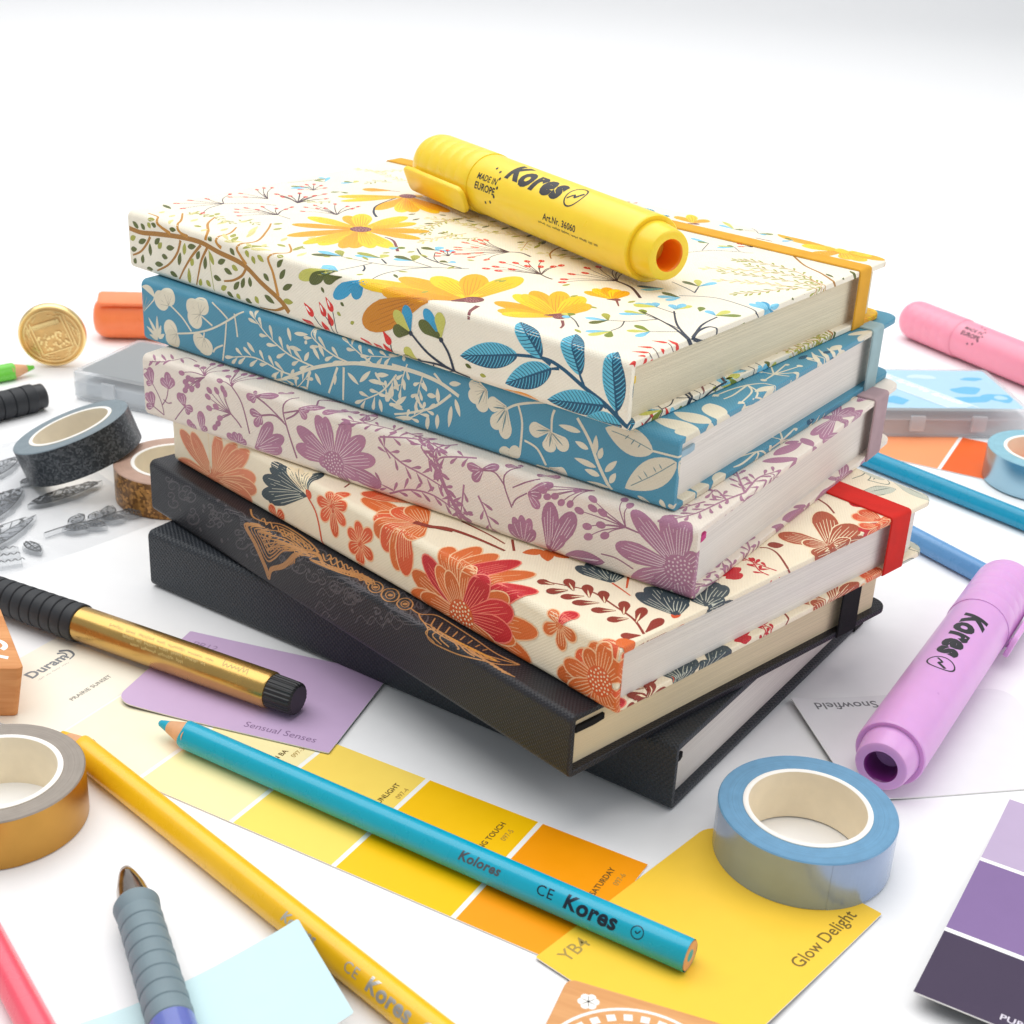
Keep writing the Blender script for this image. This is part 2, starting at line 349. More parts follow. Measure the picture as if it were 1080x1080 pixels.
def scribble(x, y, w, h, seed, lw=.14):
    """print too small to read: uneven little strokes in word-like groups"""
    r = random.Random(seed); out = []; cx = x
    while cx < x + w:
        n = r.randint(3, 8)
        pts = []
        for i in range(n * 2):
            pts.append((cx, y + (h * r.uniform(.55, 1) if i % 2 else h * r.uniform(0, .3)))); cx += h * r.uniform(.22, .36)
        out += ribbon(pts, h * lw, h * lw, 3); cx += h * .55
    return out
ART={}
ART[1]="""
S sw 0.6 0.35|183.0,-2.4 182.7,-1.3 183.5,-0.8 184.9,-0.8 186.4,-1.3 187.5,-2.1 188.1,-3.0 187.9,-3.5 187.3,-3.7 186.4,-3.6 185.6,-3.2 185.2,-2.7 185.1,-2.3 185.4,-2.2
S sw 0.6 0.35|195.6,-10.1 194.4,-9.1 193.9,-8.1 194.1,-7.4 195.0,-7.2 196.2,-7.6 197.4,-8.1 198.0,-8.8 198.1,-9.4 197.8,-9.6 197.2,-9.6 196.4,-9.3 196.1,-9.0 196.0,-8.7
S sw 0.6 0.35|170.9,-5.0 169.6,-4.2 168.9,-3.3 168.8,-2.6 169.5,-2.3 170.3,-2.4 171.4,-2.8 172.1,-3.3 172.3,-3.8 172.1,-4.1 171.7,-4.2 171.1,-4.0 170.7,-3.7 170.6,-3.5
S sw 0.6 0.35|151.3,4.0 149.5,4.3 147.3,3.5 145.5,2.3 144.4,0.9 150.8,-0.2 152.2,-0.7 153.3,-0.7 153.7,-0.2 148.6,0.7 148.8,1.3 148.7,1.8 148.1,1.9 147.5,1.7
S sw 0.6 0.35|184.1,-4.9 185.9,-6.4 187.9,-7.3 189.8,-7.5 190.9,-7.1 190.9,-6.2 190.1,-5.2 188.9,-4.3 187.6,-3.9 186.6,-3.9 186.5,-4.4 186.6,-4.9 187.2,-5.4 187.7,-5.6
S sw 0.6 0.35|166.8,-9.8 165.0,-8.6 164.2,-7.4 164.3,-6.4 165.2,-6.1 166.6,-6.4 167.9,-7.0 168.9,-7.8 169.1,-8.5 168.8,-8.8 168.1,-8.9 167.3,-8.6 166.9,-8.3 166.6,-8.0
S sw 0.6 0.35|178.1,-10.6 179.0,-12.3 181.1,-13.9 183.4,-14.9 185.2,-15.0 186.2,-14.4 186.1,-13.4 185.1,-12.3 183.8,-11.5 182.6,-11.2 181.7,-11.3 181.5,-11.7 181.9,-12.4 182.5,-12.7
S sw 0.6 0.35|185.2,-11.6 183.7,-11.5 182.0,-10.9 180.9,-9.9 180.3,-9.1 180.5,-8.5 181.3,-8.2 182.4,-8.5 183.2,-9.0 183.8,-9.6 183.9,-10.0 183.6,-10.2 183.2,-10.2 182.7,-9.9
S sw 0.6 0.35|167.7,-6.5 169.0,-6.7 169.7,-6.5 169.9,-5.9 169.4,-5.1 168.5,-4.5 167.7,-4.2 166.9,-4.1 166.6,-4.4 166.7,-4.8 167.2,-5.3 167.6,-5.4 168.0,-5.5 168.2,-5.5
S sw 0.6 0.35|162.1,-1.8 161.5,-0.5 155.8,0.7 155.4,1.6 154.2,1.8 152.8,1.4 151.4,0.5 157.0,-0.4 158.0,-1.0 158.8,-1.2 159.4,-1.2 159.6,-0.9 159.5,-0.5 159.0,-0.2
S sw 0.6 0.35|162.8,-7.7 162.9,-7.0 163.5,-6.7 164.7,-6.9 165.7,-7.3 166.5,-8.0 166.7,-8.6 166.6,-9.0 166.0,-9.0 165.2,-8.7 164.8,-8.5 164.6,-8.2 164.6,-7.9 164.7,-7.9
S sw 0.6 0.35|154.2,-8.7 152.4,-8.1 150.9,-7.2 150.0,-6.0 149.9,-5.2 150.7,-4.8 151.7,-4.9 152.9,-5.5 153.6,-6.0 154.0,-6.6 153.8,-7.0 153.2,-7.1 152.7,-6.8 152.2,-6.6
S sw 0.6 0.35|157.5,-3.2 159.1,-4.5 161.1,-5.3 162.7,-5.5 163.5,-4.9 163.4,-4.1 162.6,-3.1 161.4,-2.3 160.3,-2.1 159.6,-2.2 159.3,-2.5 159.7,-3.1 160.1,-3.5 160.7,-3.6
S sw 0.6 0.35|191.0,-5.1 190.2,-3.5 190.7,-2.4 192.4,-2.2 194.4,-2.7 196.2,-3.7 197.3,-4.9 197.4,-5.8 196.8,-6.3 195.6,-6.2 194.5,-5.7 193.8,-5.1 193.5,-4.6 193.8,-4.3
S sw 0.6 0.35|153.0,-1.7 151.9,-1.1 151.0,-1.1 150.4,-1.3 150.4,-1.7 150.7,-2.3 151.3,-2.7 152.0,-2.9 152.4,-2.9 152.7,-2.8 152.6,-2.5 152.3,-2.2 151.9,-2.0 151.8,-2.0
S sw 0.6 0.35|148.6,-8.6 149.6,-10.2 151.5,-11.6 153.5,-12.3 155.1,-12.4 155.9,-11.8 155.7,-10.9 154.9,-9.9 153.6,-9.2 152.5,-8.9 151.7,-9.1 151.7,-9.5 152.0,-10.0 152.5,-10.3
S sw 0.6 0.35|180.6,-9.5 178.9,-9.9 178.4,-11.0 179.2,-12.5 180.8,-13.8 182.7,-14.6 184.2,-14.7 185.0,-14.2 185.0,-13.5 184.3,-12.7 183.3,-12.0 182.3,-11.8 181.8,-11.9 181.8,-12.3
S sw 0.6 0.35|153.2,-5.5 154.5,-5.8 155.5,-6.4 156.1,-7.1 156.2,-7.7 155.8,-8.0 155.2,-8.0 154.5,-7.7 153.9,-7.3 153.7,-6.9 153.7,-6.6 154.0,-6.5 154.4,-6.7 154.7,-6.8
S sw 0.6 0.35|184.6,-6.8 182.4,-6.0 180.7,-4.7 179.9,-3.5 180.1,-2.6 181.1,-2.3 182.5,-2.5 183.8,-3.2 184.7,-4.0 184.9,-4.7 184.6,-5.0 183.8,-5.0 183.1,-4.7 182.7,-4.4
S sw 0.6 0.35|194.9,-1.4 194.9,-2.1 195.8,-3.0 197.0,-3.7 198.0,-4.0 198.8,-3.9 199.1,-3.5 198.9,-3.0 198.3,-2.4 197.5,-2.2 197.1,-2.1 196.7,-2.2 196.7,-2.4 197.0,-2.7
S sw 0.6 0.35|167.0,-5.5 166.6,-4.5 167.0,-4.0 168.0,-3.9 169.2,-4.2 170.2,-4.8 170.7,-5.4 170.7,-6.0 170.2,-6.2 169.6,-6.1 169.0,-5.8 168.6,-5.5 168.5,-5.2 168.7,-5.1
S sw 0.6 0.35|198.0,-11.3 198.2,-12.6 197.3,-13.2 195.6,-13.1 193.7,-12.4 192.3,-11.4 191.7,-10.4 191.9,-9.7 192.7,-9.5 193.8,-9.8 194.8,-10.3 195.2,-10.8 195.2,-11.2 194.9,-11.4
S sw 0.6 0.35|167.9,-7.3 167.4,-6.3 167.7,-5.6 168.8,-5.4 170.1,-5.8 171.2,-6.4 171.9,-7.2 172.0,-7.8 171.5,-8.0 170.8,-8.0 170.1,-7.7 169.7,-7.4 169.5,-7.0 169.7,-6.8
S sw 0.6 0.35|174.1,-11.2 173.1,-11.7 171.3,-11.2 169.9,-10.5 168.8,-9.5 168.5,-8.7 169.0,-8.2 169.9,-8.1 170.9,-8.5 171.6,-9.0 172.0,-9.5 172.0,-9.9 171.5,-10.0 171.1,-9.8
S sw 0.6 0.35|187.3,-7.5 187.5,-6.9 187.1,-6.3 186.2,-5.7 185.3,-5.3 184.6,-5.3 184.1,-5.5 184.2,-5.9 184.6,-6.4 185.2,-6.7 185.7,-6.8 186.0,-6.7 186.0,-6.5 185.9,-6.3
S sw 0.6 0.35|162.8,-4.2 163.2,-3.5 164.1,-3.3 165.4,-3.6 166.4,-4.2 167.0,-4.9 167.1,-5.5 166.8,-5.9 166.1,-5.9 165.4,-5.6 164.8,-5.1 164.7,-4.8 164.8,-4.6 165.1,-4.6
S sw 0.6 0.35|130.7,-1.6 129.6,-1.5 128.2,-1.0 127.3,-0.2 120.7,0.5 121.8,1.2 122.6,1.4 123.2,1.2 123.3,0.7 123.1,0.2 129.7,-0.2 129.5,-0.4 129.1,-0.3 128.7,-0.2
S sw 0.6 0.35|132.7,-2.1 131.3,-0.3 124.0,1.3 122.7,2.1 120.8,1.8 119.0,0.9 125.2,-0.3 126.4,-1.4 127.7,-2.0 128.9,-2.3 129.5,-2.0 129.6,-1.4 129.1,-0.9 128.4,-0.5
S sw 0.6 0.35|65.7,0.9 63.7,0.2 62.1,0.5 61.6,1.6 61.9,3.1 63.0,4.5 64.4,5.4 65.7,5.6 66.4,5.2 66.5,4.4 66.0,3.5 65.3,2.9 64.6,2.7 64.3,2.9
S sw 0.6 0.35|145.1,-3.9 142.5,-2.9 140.5,-1.5 133.0,0.0 135.1,1.3 136.9,1.8 138.3,1.6 138.6,0.6 145.0,-0.4 145.2,-1.2 144.9,-1.7 144.1,-1.6 143.4,-1.4 142.8,-0.9
S sw 0.6 0.35|97.2,-5.0 96.6,-3.6 95.2,-2.4 93.4,-1.6 92.0,-1.5 91.3,-2.0 91.3,-2.8 91.9,-3.6 92.8,-4.2 93.9,-4.6 94.5,-4.5 94.7,-4.1 94.5,-3.7 94.0,-3.3
S sw 0.6 0.35|91.7,-0.5 91.5,-1.2 91.9,-2.1 92.9,-2.9 93.9,-3.4 94.8,-3.5 95.3,-3.2 95.3,-2.7 94.9,-2.2 94.3,-1.7 93.7,-1.6 93.3,-1.7 93.2,-1.9 93.3,-2.1
S sw 0.6 0.35|139.2,-8.3 139.6,-7.0 141.3,-6.6 143.6,-7.1 145.6,-8.2 147.1,-9.6 147.3,-10.7 146.6,-11.4 145.5,-11.4 144.1,-10.9 143.0,-10.1 142.6,-9.5 142.8,-9.1 143.4,-9.0
S sw 0.6 0.35|78.0,10.3 79.2,9.3 79.3,7.7 78.0,5.8 76.4,4.5 74.7,3.8 73.5,4.0 73.0,4.9 73.4,6.0 74.2,7.0 75.2,7.6 76.0,7.6 76.4,7.4 76.2,6.8
S sw 0.6 0.35|86.0,3.1 84.3,2.3 83.0,1.0 89.6,-0.1 91.0,-0.9 92.3,-1.1 93.0,-0.9 93.2,-0.3 86.3,0.4 86.4,1.0 86.1,1.4 85.5,1.4 85.0,1.1 84.7,0.8
S sw 0.6 0.35|133.6,2.7 131.2,0.8 135.7,-0.2 133.7,-0.1 126.0,0.9 126.3,2.3 127.5,3.8 129.1,4.8 130.5,5.1 131.4,4.8 131.5,4.1 131.0,3.3 130.2,2.7 129.7,2.5
S sw 0.6 0.35|121.4,1.6 119.2,1.0 124.5,-0.3 125.4,-1.6 126.9,-2.8 128.7,-3.5 130.1,-3.6 130.7,-3.1 130.5,-2.2 129.7,-1.4 128.8,-0.9 128.0,-0.8 127.5,-0.9 127.5,-1.2
S sw 0.6 0.35|102.1,-3.6 101.0,-3.5 100.4,-4.0 100.5,-4.6 101.1,-5.3 101.9,-5.9 102.8,-6.2 103.4,-6.0 103.6,-5.7 103.4,-5.2 103.0,-4.9 102.5,-4.6 102.1,-4.7 102.1,-4.8
S sw 0.6 0.35|97.0,-2.5 98.0,-4.2 100.0,-5.6 102.1,-6.4 103.8,-6.4 104.5,-5.7 104.2,-4.6 103.3,-3.5 102.0,-2.8 100.8,-2.6 100.1,-2.8 100.1,-3.3 100.4,-3.8 101.1,-4.2
S sw 0.6 0.35|151.4,-5.9 150.0,-4.5 148.2,-3.7 146.8,-3.5 145.9,-3.9 145.8,-4.7 146.3,-5.6 147.4,-6.3 148.5,-6.6 149.2,-6.6 149.4,-6.2 149.3,-5.8 148.7,-5.4 148.3,-5.2
S sw 0.6 0.35|139.6,-4.8 137.3,-3.7 135.8,-2.2 135.4,-0.9 136.0,-0.1 137.4,-0.0 138.9,-0.5 140.2,-1.4 140.9,-2.3 140.8,-2.9 140.2,-3.1 139.5,-3.0 138.7,-2.6 138.3,-2.3
S sw 0.6 0.35|123.8,-0.7 118.1,0.0 120.4,1.8 121.7,3.7 121.5,5.1 120.5,5.8 118.8,5.6 117.2,4.8 116.0,3.6 115.7,2.5 116.0,1.9 116.9,1.9 117.6,2.1 118.1,2.6
S sw 0.6 0.35|82.0,5.3 80.7,5.0 79.6,4.3 78.9,3.4 78.7,2.6 78.9,2.1 79.6,2.0 80.4,2.3 80.9,2.7 81.3,3.3 81.2,3.6 81.0,3.9 80.7,3.8 80.3,3.5
S sw 0.6 0.35|115.1,1.0 117.0,2.9 117.8,4.9 117.2,6.1 115.6,6.4 113.8,5.9 112.2,4.7 111.3,3.5 111.2,2.5 111.9,1.9 112.7,2.0 113.7,2.5 114.3,3.1 114.4,3.6
S sw 0.6 0.35|116.0,-5.7 116.4,-7.2 115.6,-8.0 114.0,-8.1 112.2,-7.5 110.8,-6.5 109.9,-5.3 110.0,-4.6 110.7,-4.2 111.8,-4.4 112.7,-4.9 113.3,-5.5 113.4,-5.9 113.1,-6.1
S sw 0.6 0.35|74.0,-2.8 74.6,-1.7 74.0,-0.2 67.8,1.4 67.2,2.5 65.9,2.8 64.5,2.3 63.3,1.2 62.8,0.2 69.7,-0.5 70.7,-0.9 71.4,-0.8 71.6,-0.5 71.4,-0.0
S sw 0.6 0.35|86.2,6.9 85.2,4.9 83.5,3.3 81.5,2.4 80.0,2.5 79.2,3.2 79.5,4.5 80.2,5.6 81.4,6.5 82.4,6.8 83.1,6.5 83.3,6.0 82.9,5.4 82.4,5.0
S sw 0.6 0.35|123.0,-5.6 123.9,-6.6 124.1,-7.4 123.5,-7.8 122.5,-7.9 121.5,-7.4 120.7,-6.8 120.4,-6.2 120.4,-5.8 120.8,-5.7 121.5,-5.8 121.9,-6.1 122.3,-6.4 122.3,-6.6
S sw 0.6 0.35|151.2,-0.3 149.4,-0.0 148.2,-0.4 148.1,-1.4 148.7,-2.5 149.9,-3.3 151.3,-3.9 152.3,-3.8 152.8,-3.5 152.7,-2.9 152.2,-2.3 151.4,-1.9 150.8,-1.8 150.6,-2.0
S sw 0.6 0.35|92.6,1.7 91.0,1.5 89.4,0.7 96.0,-0.5 97.1,-1.5 98.4,-2.1 99.5,-2.3 100.2,-2.1 100.3,-1.5 99.8,-0.8 99.1,-0.3 98.4,-0.2 98.1,-0.2 98.0,-0.4
S sw 0.6 0.35|122.5,-4.2 123.7,-6.1 123.4,-7.4 122.0,-7.9 120.1,-7.7 118.1,-6.7 116.9,-5.5 116.4,-4.4 116.9,-3.8 117.9,-3.7 119.1,-4.1 119.8,-4.7 120.2,-5.2 120.1,-5.6
S sw 0.6 0.35|97.5,5.0 95.8,5.5 93.6,5.0 91.7,3.6 90.5,1.9 90.3,0.6 98.3,-0.2 99.6,-0.2 93.5,0.3 94.4,1.2 94.9,2.1 94.6,2.6 94.2,2.9 93.6,2.6
S sw 0.6 0.35|103.8,-5.8 102.5,-4.6 100.8,-3.9 99.4,-3.7 98.5,-4.1 98.5,-4.8 99.2,-5.8 100.1,-6.4 101.1,-6.7 101.7,-6.7 102.0,-6.4 101.8,-5.9 101.4,-5.5 100.9,-5.3
S sw 0.6 0.35|109.0,5.9 107.0,4.4 105.8,2.6 105.8,1.2 106.5,0.5 108.0,0.6 109.6,1.3 110.6,2.4 111.1,3.4 110.9,4.0 110.2,4.3 109.4,4.0 108.8,3.5 108.5,3.0
S sw 0.6 0.35|121.3,-3.8 119.5,-2.8 118.2,-1.4 117.9,-0.3 111.8,0.3 113.1,0.3 121.2,-0.2 122.3,-1.0 122.7,-1.8 122.7,-2.3 122.1,-2.5 121.4,-2.3 120.8,-2.0 120.5,-1.7
S sw 0.6 0.35|68.5,6.3 70.3,7.9 72.1,8.7 73.6,8.5 74.2,7.6 74.0,6.3 73.0,5.2 71.9,4.3 70.8,4.2 70.2,4.4 70.1,5.1 70.4,5.7 71.0,6.2 71.5,6.4
S sw 0.6 0.35|95.2,-6.6 96.3,-6.4 96.7,-5.9 96.5,-5.0 95.5,-4.1 94.5,-3.6 93.6,-3.5 93.0,-3.7 93.0,-4.2 93.3,-4.7 93.9,-5.2 94.4,-5.3 94.7,-5.2 94.9,-5.0
S sw 0.6 0.35|124.3,4.9 124.4,4.1 124.0,3.5 123.1,2.7 122.3,2.3 121.6,2.4 121.3,2.7 121.4,3.2 121.8,3.6 122.4,4.0 122.8,4.1 122.9,3.9 123.0,3.8 122.8,3.4
S sw 0.6 0.35|82.5,-3.8 81.5,-3.1 80.4,-2.8 79.6,-2.9 79.3,-3.3 79.5,-4.0 80.0,-4.5 80.8,-4.9 81.4,-5.0 81.7,-4.7 81.7,-4.5 81.5,-4.2 81.1,-4.0 80.9,-3.9
S sw 0.6 0.35|65.6,6.2 66.6,8.2 68.3,9.8 70.3,10.7 71.8,10.6 72.3,9.6 72.1,8.3 71.3,7.1 70.1,6.4 69.1,6.1 68.4,6.4 68.3,7.0 68.7,7.6 69.2,8.0
S sw 0.6 0.35|107.7,-3.9 106.7,-4.2 106.2,-4.7 106.5,-5.5 107.4,-6.2 108.4,-6.7 109.2,-6.8 109.7,-6.6 109.7,-6.2 109.4,-5.6 108.9,-5.3 108.3,-5.1 108.1,-5.2 108.0,-5.5
S sw 0.6 0.35|92.1,-3.4 90.9,-2.8 89.7,-2.7 89.1,-2.9 89.0,-3.5 89.4,-4.2 90.3,-4.9 91.0,-5.1 91.7,-5.1 91.9,-4.7 91.8,-4.4 91.4,-4.1 91.0,-3.8 90.7,-3.9
S sw 0.6 0.35|119.2,3.1 117.7,2.6 116.4,1.6 115.7,0.5 123.3,-0.3 124.4,-0.7 125.2,-0.7 125.5,-0.2 118.8,0.4 119.0,0.9 118.9,1.4 118.4,1.4 117.9,1.2 117.6,0.9
S sw 0.6 0.35|119.5,-3.5 119.9,-2.3 119.1,-0.8 111.1,0.6 110.4,1.5 109.0,1.6 107.4,1.0 106.2,0.0 114.2,-1.0 115.2,-1.6 116.2,-1.8 116.8,-1.7 116.9,-1.3 116.7,-0.9
S sw 0.6 0.35|100.4,4.1 99.8,5.4 98.3,6.0 96.2,5.3 94.4,4.0 93.4,2.6 93.3,1.4 93.9,0.6 95.1,0.7 96.1,1.2 97.0,2.0 97.3,2.8 97.0,3.1 96.7,3.3
S sw 0.6 0.35|87.7,0.1 89.1,2.1 91.0,3.7 93.2,4.4 94.6,4.1 95.2,3.0 94.7,1.7 93.6,0.4 99.8,-0.3 98.8,-0.4 97.8,-0.1 90.6,0.7 91.0,1.2 91.7,1.7
S sw 0.6 0.35|149.5,-10.2 147.5,-8.4 144.9,-7.1 142.6,-6.8 141.3,-7.3 141.2,-8.4 142.0,-9.7 143.5,-10.8 145.1,-11.3 146.2,-11.3 146.5,-10.8 146.3,-10.1 145.6,-9.6 145.0,-9.2
S sw 0.6 0.35|122.7,2.7 121.6,1.7 120.1,0.9 119.1,0.8 118.4,1.2 118.4,1.9 118.9,2.8 119.7,3.3 120.6,3.7 121.1,3.6 121.3,3.3 121.2,2.9 120.8,2.5 120.4,2.3
S sw 0.6 0.35|107.2,-2.2 107.1,-1.5 107.7,-1.3 108.6,-1.4 109.4,-1.8 110.0,-2.3 110.2,-2.8 110.0,-3.1 109.6,-3.2 109.1,-3.1 108.7,-2.8 108.5,-2.6 108.5,-2.3 108.6,-2.3
S sw 0.6 0.35|134.2,3.1 133.1,1.7 132.9,0.5 140.2,-0.2 141.4,-0.2 136.1,0.4 137.1,1.3 137.6,2.2 137.4,2.7 137.0,3.0 136.1,2.8 135.5,2.4 135.2,1.9 135.1,1.6
S sw 0.6 0.35|126.7,-5.6 127.7,-6.4 128.9,-7.0 130.0,-7.2 130.7,-7.0 130.8,-6.4 130.3,-5.8 129.6,-5.3 128.8,-5.0 128.2,-5.0 128.1,-5.2 128.2,-5.5 128.6,-5.9 128.8,-6.0
S sw 0.6 0.35|128.1,-5.5 129.6,-7.0 130.0,-8.2 129.5,-9.0 128.3,-9.2 126.6,-8.7 125.3,-7.8 124.7,-7.0 124.6,-6.3 125.2,-6.0 126.0,-6.0 126.8,-6.5 127.2,-6.9 127.3,-7.2
S sw 0.6 0.35|97.9,-6.5 97.3,-7.7 95.7,-8.0 93.8,-7.4 91.9,-6.4 90.9,-5.1 90.7,-4.2 91.3,-3.6 92.5,-3.7 93.6,-4.1 94.5,-4.8 94.8,-5.4 94.5,-5.7 94.1,-5.8
S sw 0.6 0.35|88.4,-3.2 90.1,-4.2 91.6,-4.5 92.8,-4.2 93.1,-3.4 92.6,-2.5 91.7,-1.7 90.6,-1.2 89.7,-1.2 89.2,-1.5 89.3,-1.9 89.6,-2.4 90.2,-2.8 90.6,-2.8
S sw 0.6 0.35|71.8,0.9 72.3,1.8 73.0,2.4 74.0,2.7 74.5,2.5 74.8,2.2 74.6,1.6 74.2,1.1 73.7,0.8 73.3,0.8 73.0,0.9 73.0,1.1 73.2,1.4 73.4,1.6
S sw 0.6 0.35|71.9,4.1 70.3,3.8 68.8,2.9 67.9,1.6 67.6,0.5 74.8,-0.2 75.8,-0.3 76.5,-0.0 70.7,0.7 71.2,1.5 71.1,2.0 70.6,2.1 70.1,2.0 69.8,1.7
S sw 0.5 0.3|110.9,-11.6 107.9,-7.8 103.7,-9.0 100.2,-5.0
S sw 0.5 0.3|105.5,-2.8 96.8,1.2 98.4,-0.2 93.1,4.3
S sw 0.5 0.3|83.4,11.1 85.9,15.7 80.1,14.0 82.1,18.8
S sw 0.5 0.3|77.9,10.9 80.3,15.4 74.6,13.8 76.5,18.6
S sw 0.5 0.3|121.4,-24.6 118.3,-20.7 114.1,-21.9 110.4,-17.8
S sw 0.5 0.3|79.3,5.0 81.6,9.5 75.9,7.9 77.9,12.6
S sw 0.5 0.3|96.4,-7.0 93.5,-3.3 89.4,-4.5 85.9,-0.6
S sw 0.5 0.3|82.9,2.8 85.3,7.1 79.6,5.6 81.6,10.3
S sw 0.5 0.3|78.4,-8.6 75.6,-4.9 71.7,-6.1 68.3,-2.2
S sw 0.5 0.3|85.8,-10.5 83.0,-6.7 79.0,-7.9 75.6,-4.1
S sw 0.5 0.3|72.9,5.6 75.1,10.0 69.6,8.5 71.5,13.1
S sw 0.5 0.3|77.4,-5.2 74.6,-1.5 70.7,-2.7 62.7,1.3
S sw 0.5 0.3|88.2,0.3 90.7,4.7 84.9,3.2 86.9,7.8
S sw 0.5 0.3|91.3,-12.7 88.5,-8.9 84.4,-10.1 81.0,-6.2
S sw 0.5 0.3|112.0,-16.8 109.0,-13.0 104.8,-14.2 101.2,-10.2
S sw 0.5 0.3|74.8,-0.0 70.5,4.2 65.1,2.8 66.9,7.3
S sw 0.5 0.3|129.9,-24.3 126.7,-20.3 122.4,-21.5 118.7,-17.4
S sw 0.5 0.3|114.9,-22.0 111.9,-18.1 107.6,-19.3 104.0,-15.2
S sw 0.5 0.3|89.9,-1.2 83.6,2.9 78.0,1.5 79.9,6.0
S sw 0.5 0.3|74.9,-0.5 70.0,3.7 64.6,2.3 66.4,6.7
S sw 0.5 0.3|109.4,-19.1 106.4,-15.3 102.3,-16.5 98.7,-12.4
S sw 0.5 0.3|74.6,-5.1 71.9,-1.4 67.9,-2.6 60.2,1.4
D sw sw 0.7493649849230091|81.3,-4.8
D sw sw 0.8937219878851956|114.9,-4.6
D sw sw 0.7567548880098618|142.3,0.8
D sw sw 0.6989363771341977|128.2,-5.5
D sw sw 0.43567221141007395|160.8,-1.8
D sw sw 0.7483552050164095|92.8,-9.1
D sw sw 0.8133425050410904|177.8,-14.7
D sw sw 0.8219284140546916|124.9,3.2
D sw sw 0.40913286913414076|112.5,-5.9
D sw sw 0.6390407945874362|97.8,4.0
D sw sw 0.8450811920256366|174.8,-4.9
D sw sw 0.5490631545257059|96.9,-8.0
D sw sw 0.41702092652345096|142.1,-7.1
D sw sw 0.7770204987772857|138.5,-12.6
D sw sw 0.7453662406015231|77.7,0.3
D sw sw 0.6187010322579927|92.4,-6.1
D sw sw 0.8435033777252408|167.6,0.8
D sw sw 0.7778916966488234|70.9,1.0
D sw sw 0.8209538713453777|139.7,-7.3
D sw sw 0.527994098811009|150.8,-7.8
D sw sw 0.5317854062054375|124.0,2.8
D sw sw 0.466200765270452|154.9,-12.5
D sw sw 0.8931743956440864|93.7,3.2
D sw sw 0.5058018167853295|172.1,-0.6
D sw sw 0.8452768103857529|75.4,-4.7
D sw sw 0.5702486202417119|123.2,1.1
D sw sw 0.48323455264237625|133.0,-12.5
D sw sw 0.45700202955879504|160.7,-11.7
D sw sw 0.6836255937141361|66.4,0.9
D sw sw 0.4378558287833055|107.4,-9.8
D sw sw 0.7591411439587767|82.0,2.1
D sw sw 0.49054015083834934|190.5,-12.0
D sw sw 0.5622086749649546|162.8,0.6
D sw sw 0.7034022928915278|149.5,-13.3
D sw sw 0.485937357527865|144.7,-13.1
D sw sw 0.8757181039473334|164.5,-13.7
D sw sw 0.42874354151340155|104.5,-10.8
D sw sw 0.7340390833853966|78.8,-5.4
D sw sw 0.4997893541967854|84.0,3.4
D sw sw 0.6730786409075808|175.5,-6.8
S gd5 0.8 0.8|144.1,1.0 150.4,-2.4 145.4,-6.9 139.9,-13.0 137.1,-16.7 135.2,-12.9 128.3,-8.9 121.3,-2.1 114.0,2.4 114.7,-0.2 101.4,1.5 93.8,4.2 89.1,4.7
S gd5 0.8 0.8|142.3,0.8 148.7,-2.2 143.8,-6.7 139.0,-12.1 136.9,-14.5 135.7,-12.2 128.7,-7.9 122.1,-1.2 115.9,3.7 109.1,1.4 103.2,2.8 95.8,5.8 91.1,6.2
S gd5 0.6 0.6|154.9,5.5 149.4,2.8 143.8,3.7 139.8,6.6 132.5,7.2 122.5,6.3 115.8,4.5
S gd5 0.6 0.6|140.8,1.2 146.6,-1.8 142.7,-5.8 138.0,-10.3 134.0,-8.2 128.8,-3.3 123.5,-0.7 118.5,3.9
S gd5 0.6 0.6|139.2,1.6 142.3,-1.9 135.6,3.2 131.4,2.4 132.2,6.0 127.1,3.4 126.6,5.6 122.0,3.9 120.3,4.7
S gd5 0.5 0.45|137.4,0.9 139.3,-3.9 135.6,-6.1
S gd5 0.5 0.45|134.5,1.2 136.5,-3.4 133.3,-5.0
S gd5 0.5 0.45|131.7,1.4 133.8,-3.0 131.0,-3.9
S gd5 0.5 0.45|128.9,1.7 131.0,-2.5 128.7,-2.7
S gd5 0.5 0.45|126.1,2.0 128.3,-2.0 126.5,-1.6
S gd5 0.5 0.45|123.3,2.3 125.5,-1.5 124.2,-0.5
S gd5 0.5 0.45|120.5,2.5 122.8,-1.1 115.8,0.7
S gd5 0.5 0.45|143.1,-1.8 129.9,1.3 121.0,2.2
S gd5 0.5 0.45|141.8,-2.9 127.3,0.3 119.8,1.9
S gd5 0.5 0.45|140.6,-4.1 132.4,-0.5 118.6,1.7
S gd5 0.5 0.45|139.3,-5.2 131.2,-1.3 117.5,1.4
S gd5 0.5 0.45|138.1,-6.4 130.1,-2.1 116.3,1.2
S gd5 0.5 0.45|114.3,4.9 109.9,2.7 110.6,5.3
S gd5 0.5 0.45|110.8,5.0 106.5,2.8 107.2,5.4
S gd5 0.5 0.45|107.4,5.1 103.1,2.9 103.8,5.4
S gd5 0.5 0.45|104.0,5.2 99.7,3.0 100.4,5.5
S gd5 0.5 0.45|100.6,5.3 96.4,3.1 97.0,5.6
S gd5 0.5 0.45|97.2,5.4 93.1,3.2 93.7,5.7
S gd5 0.5 0.45|93.9,5.5 89.8,3.3 90.4,5.8
S gd5 0.5 0.45|134.7,-12.5 134.3,-10.8
S gd5 0.5 0.45|133.7,-12.0 133.3,-10.3
S gd5 0.5 0.45|132.8,-11.5 132.4,-9.9
S gd5 0.5 0.45|131.9,-11.0 131.5,-9.4
S gd5 0.5 0.45|130.9,-10.5 130.5,-8.8
S gd5 0.5 0.45|130.0,-10.0 129.6,-8.3
S gd5 0.5 0.45|129.1,-9.4 128.7,-7.8
S gd5 0.5 0.45|128.1,-8.8 127.7,-7.2
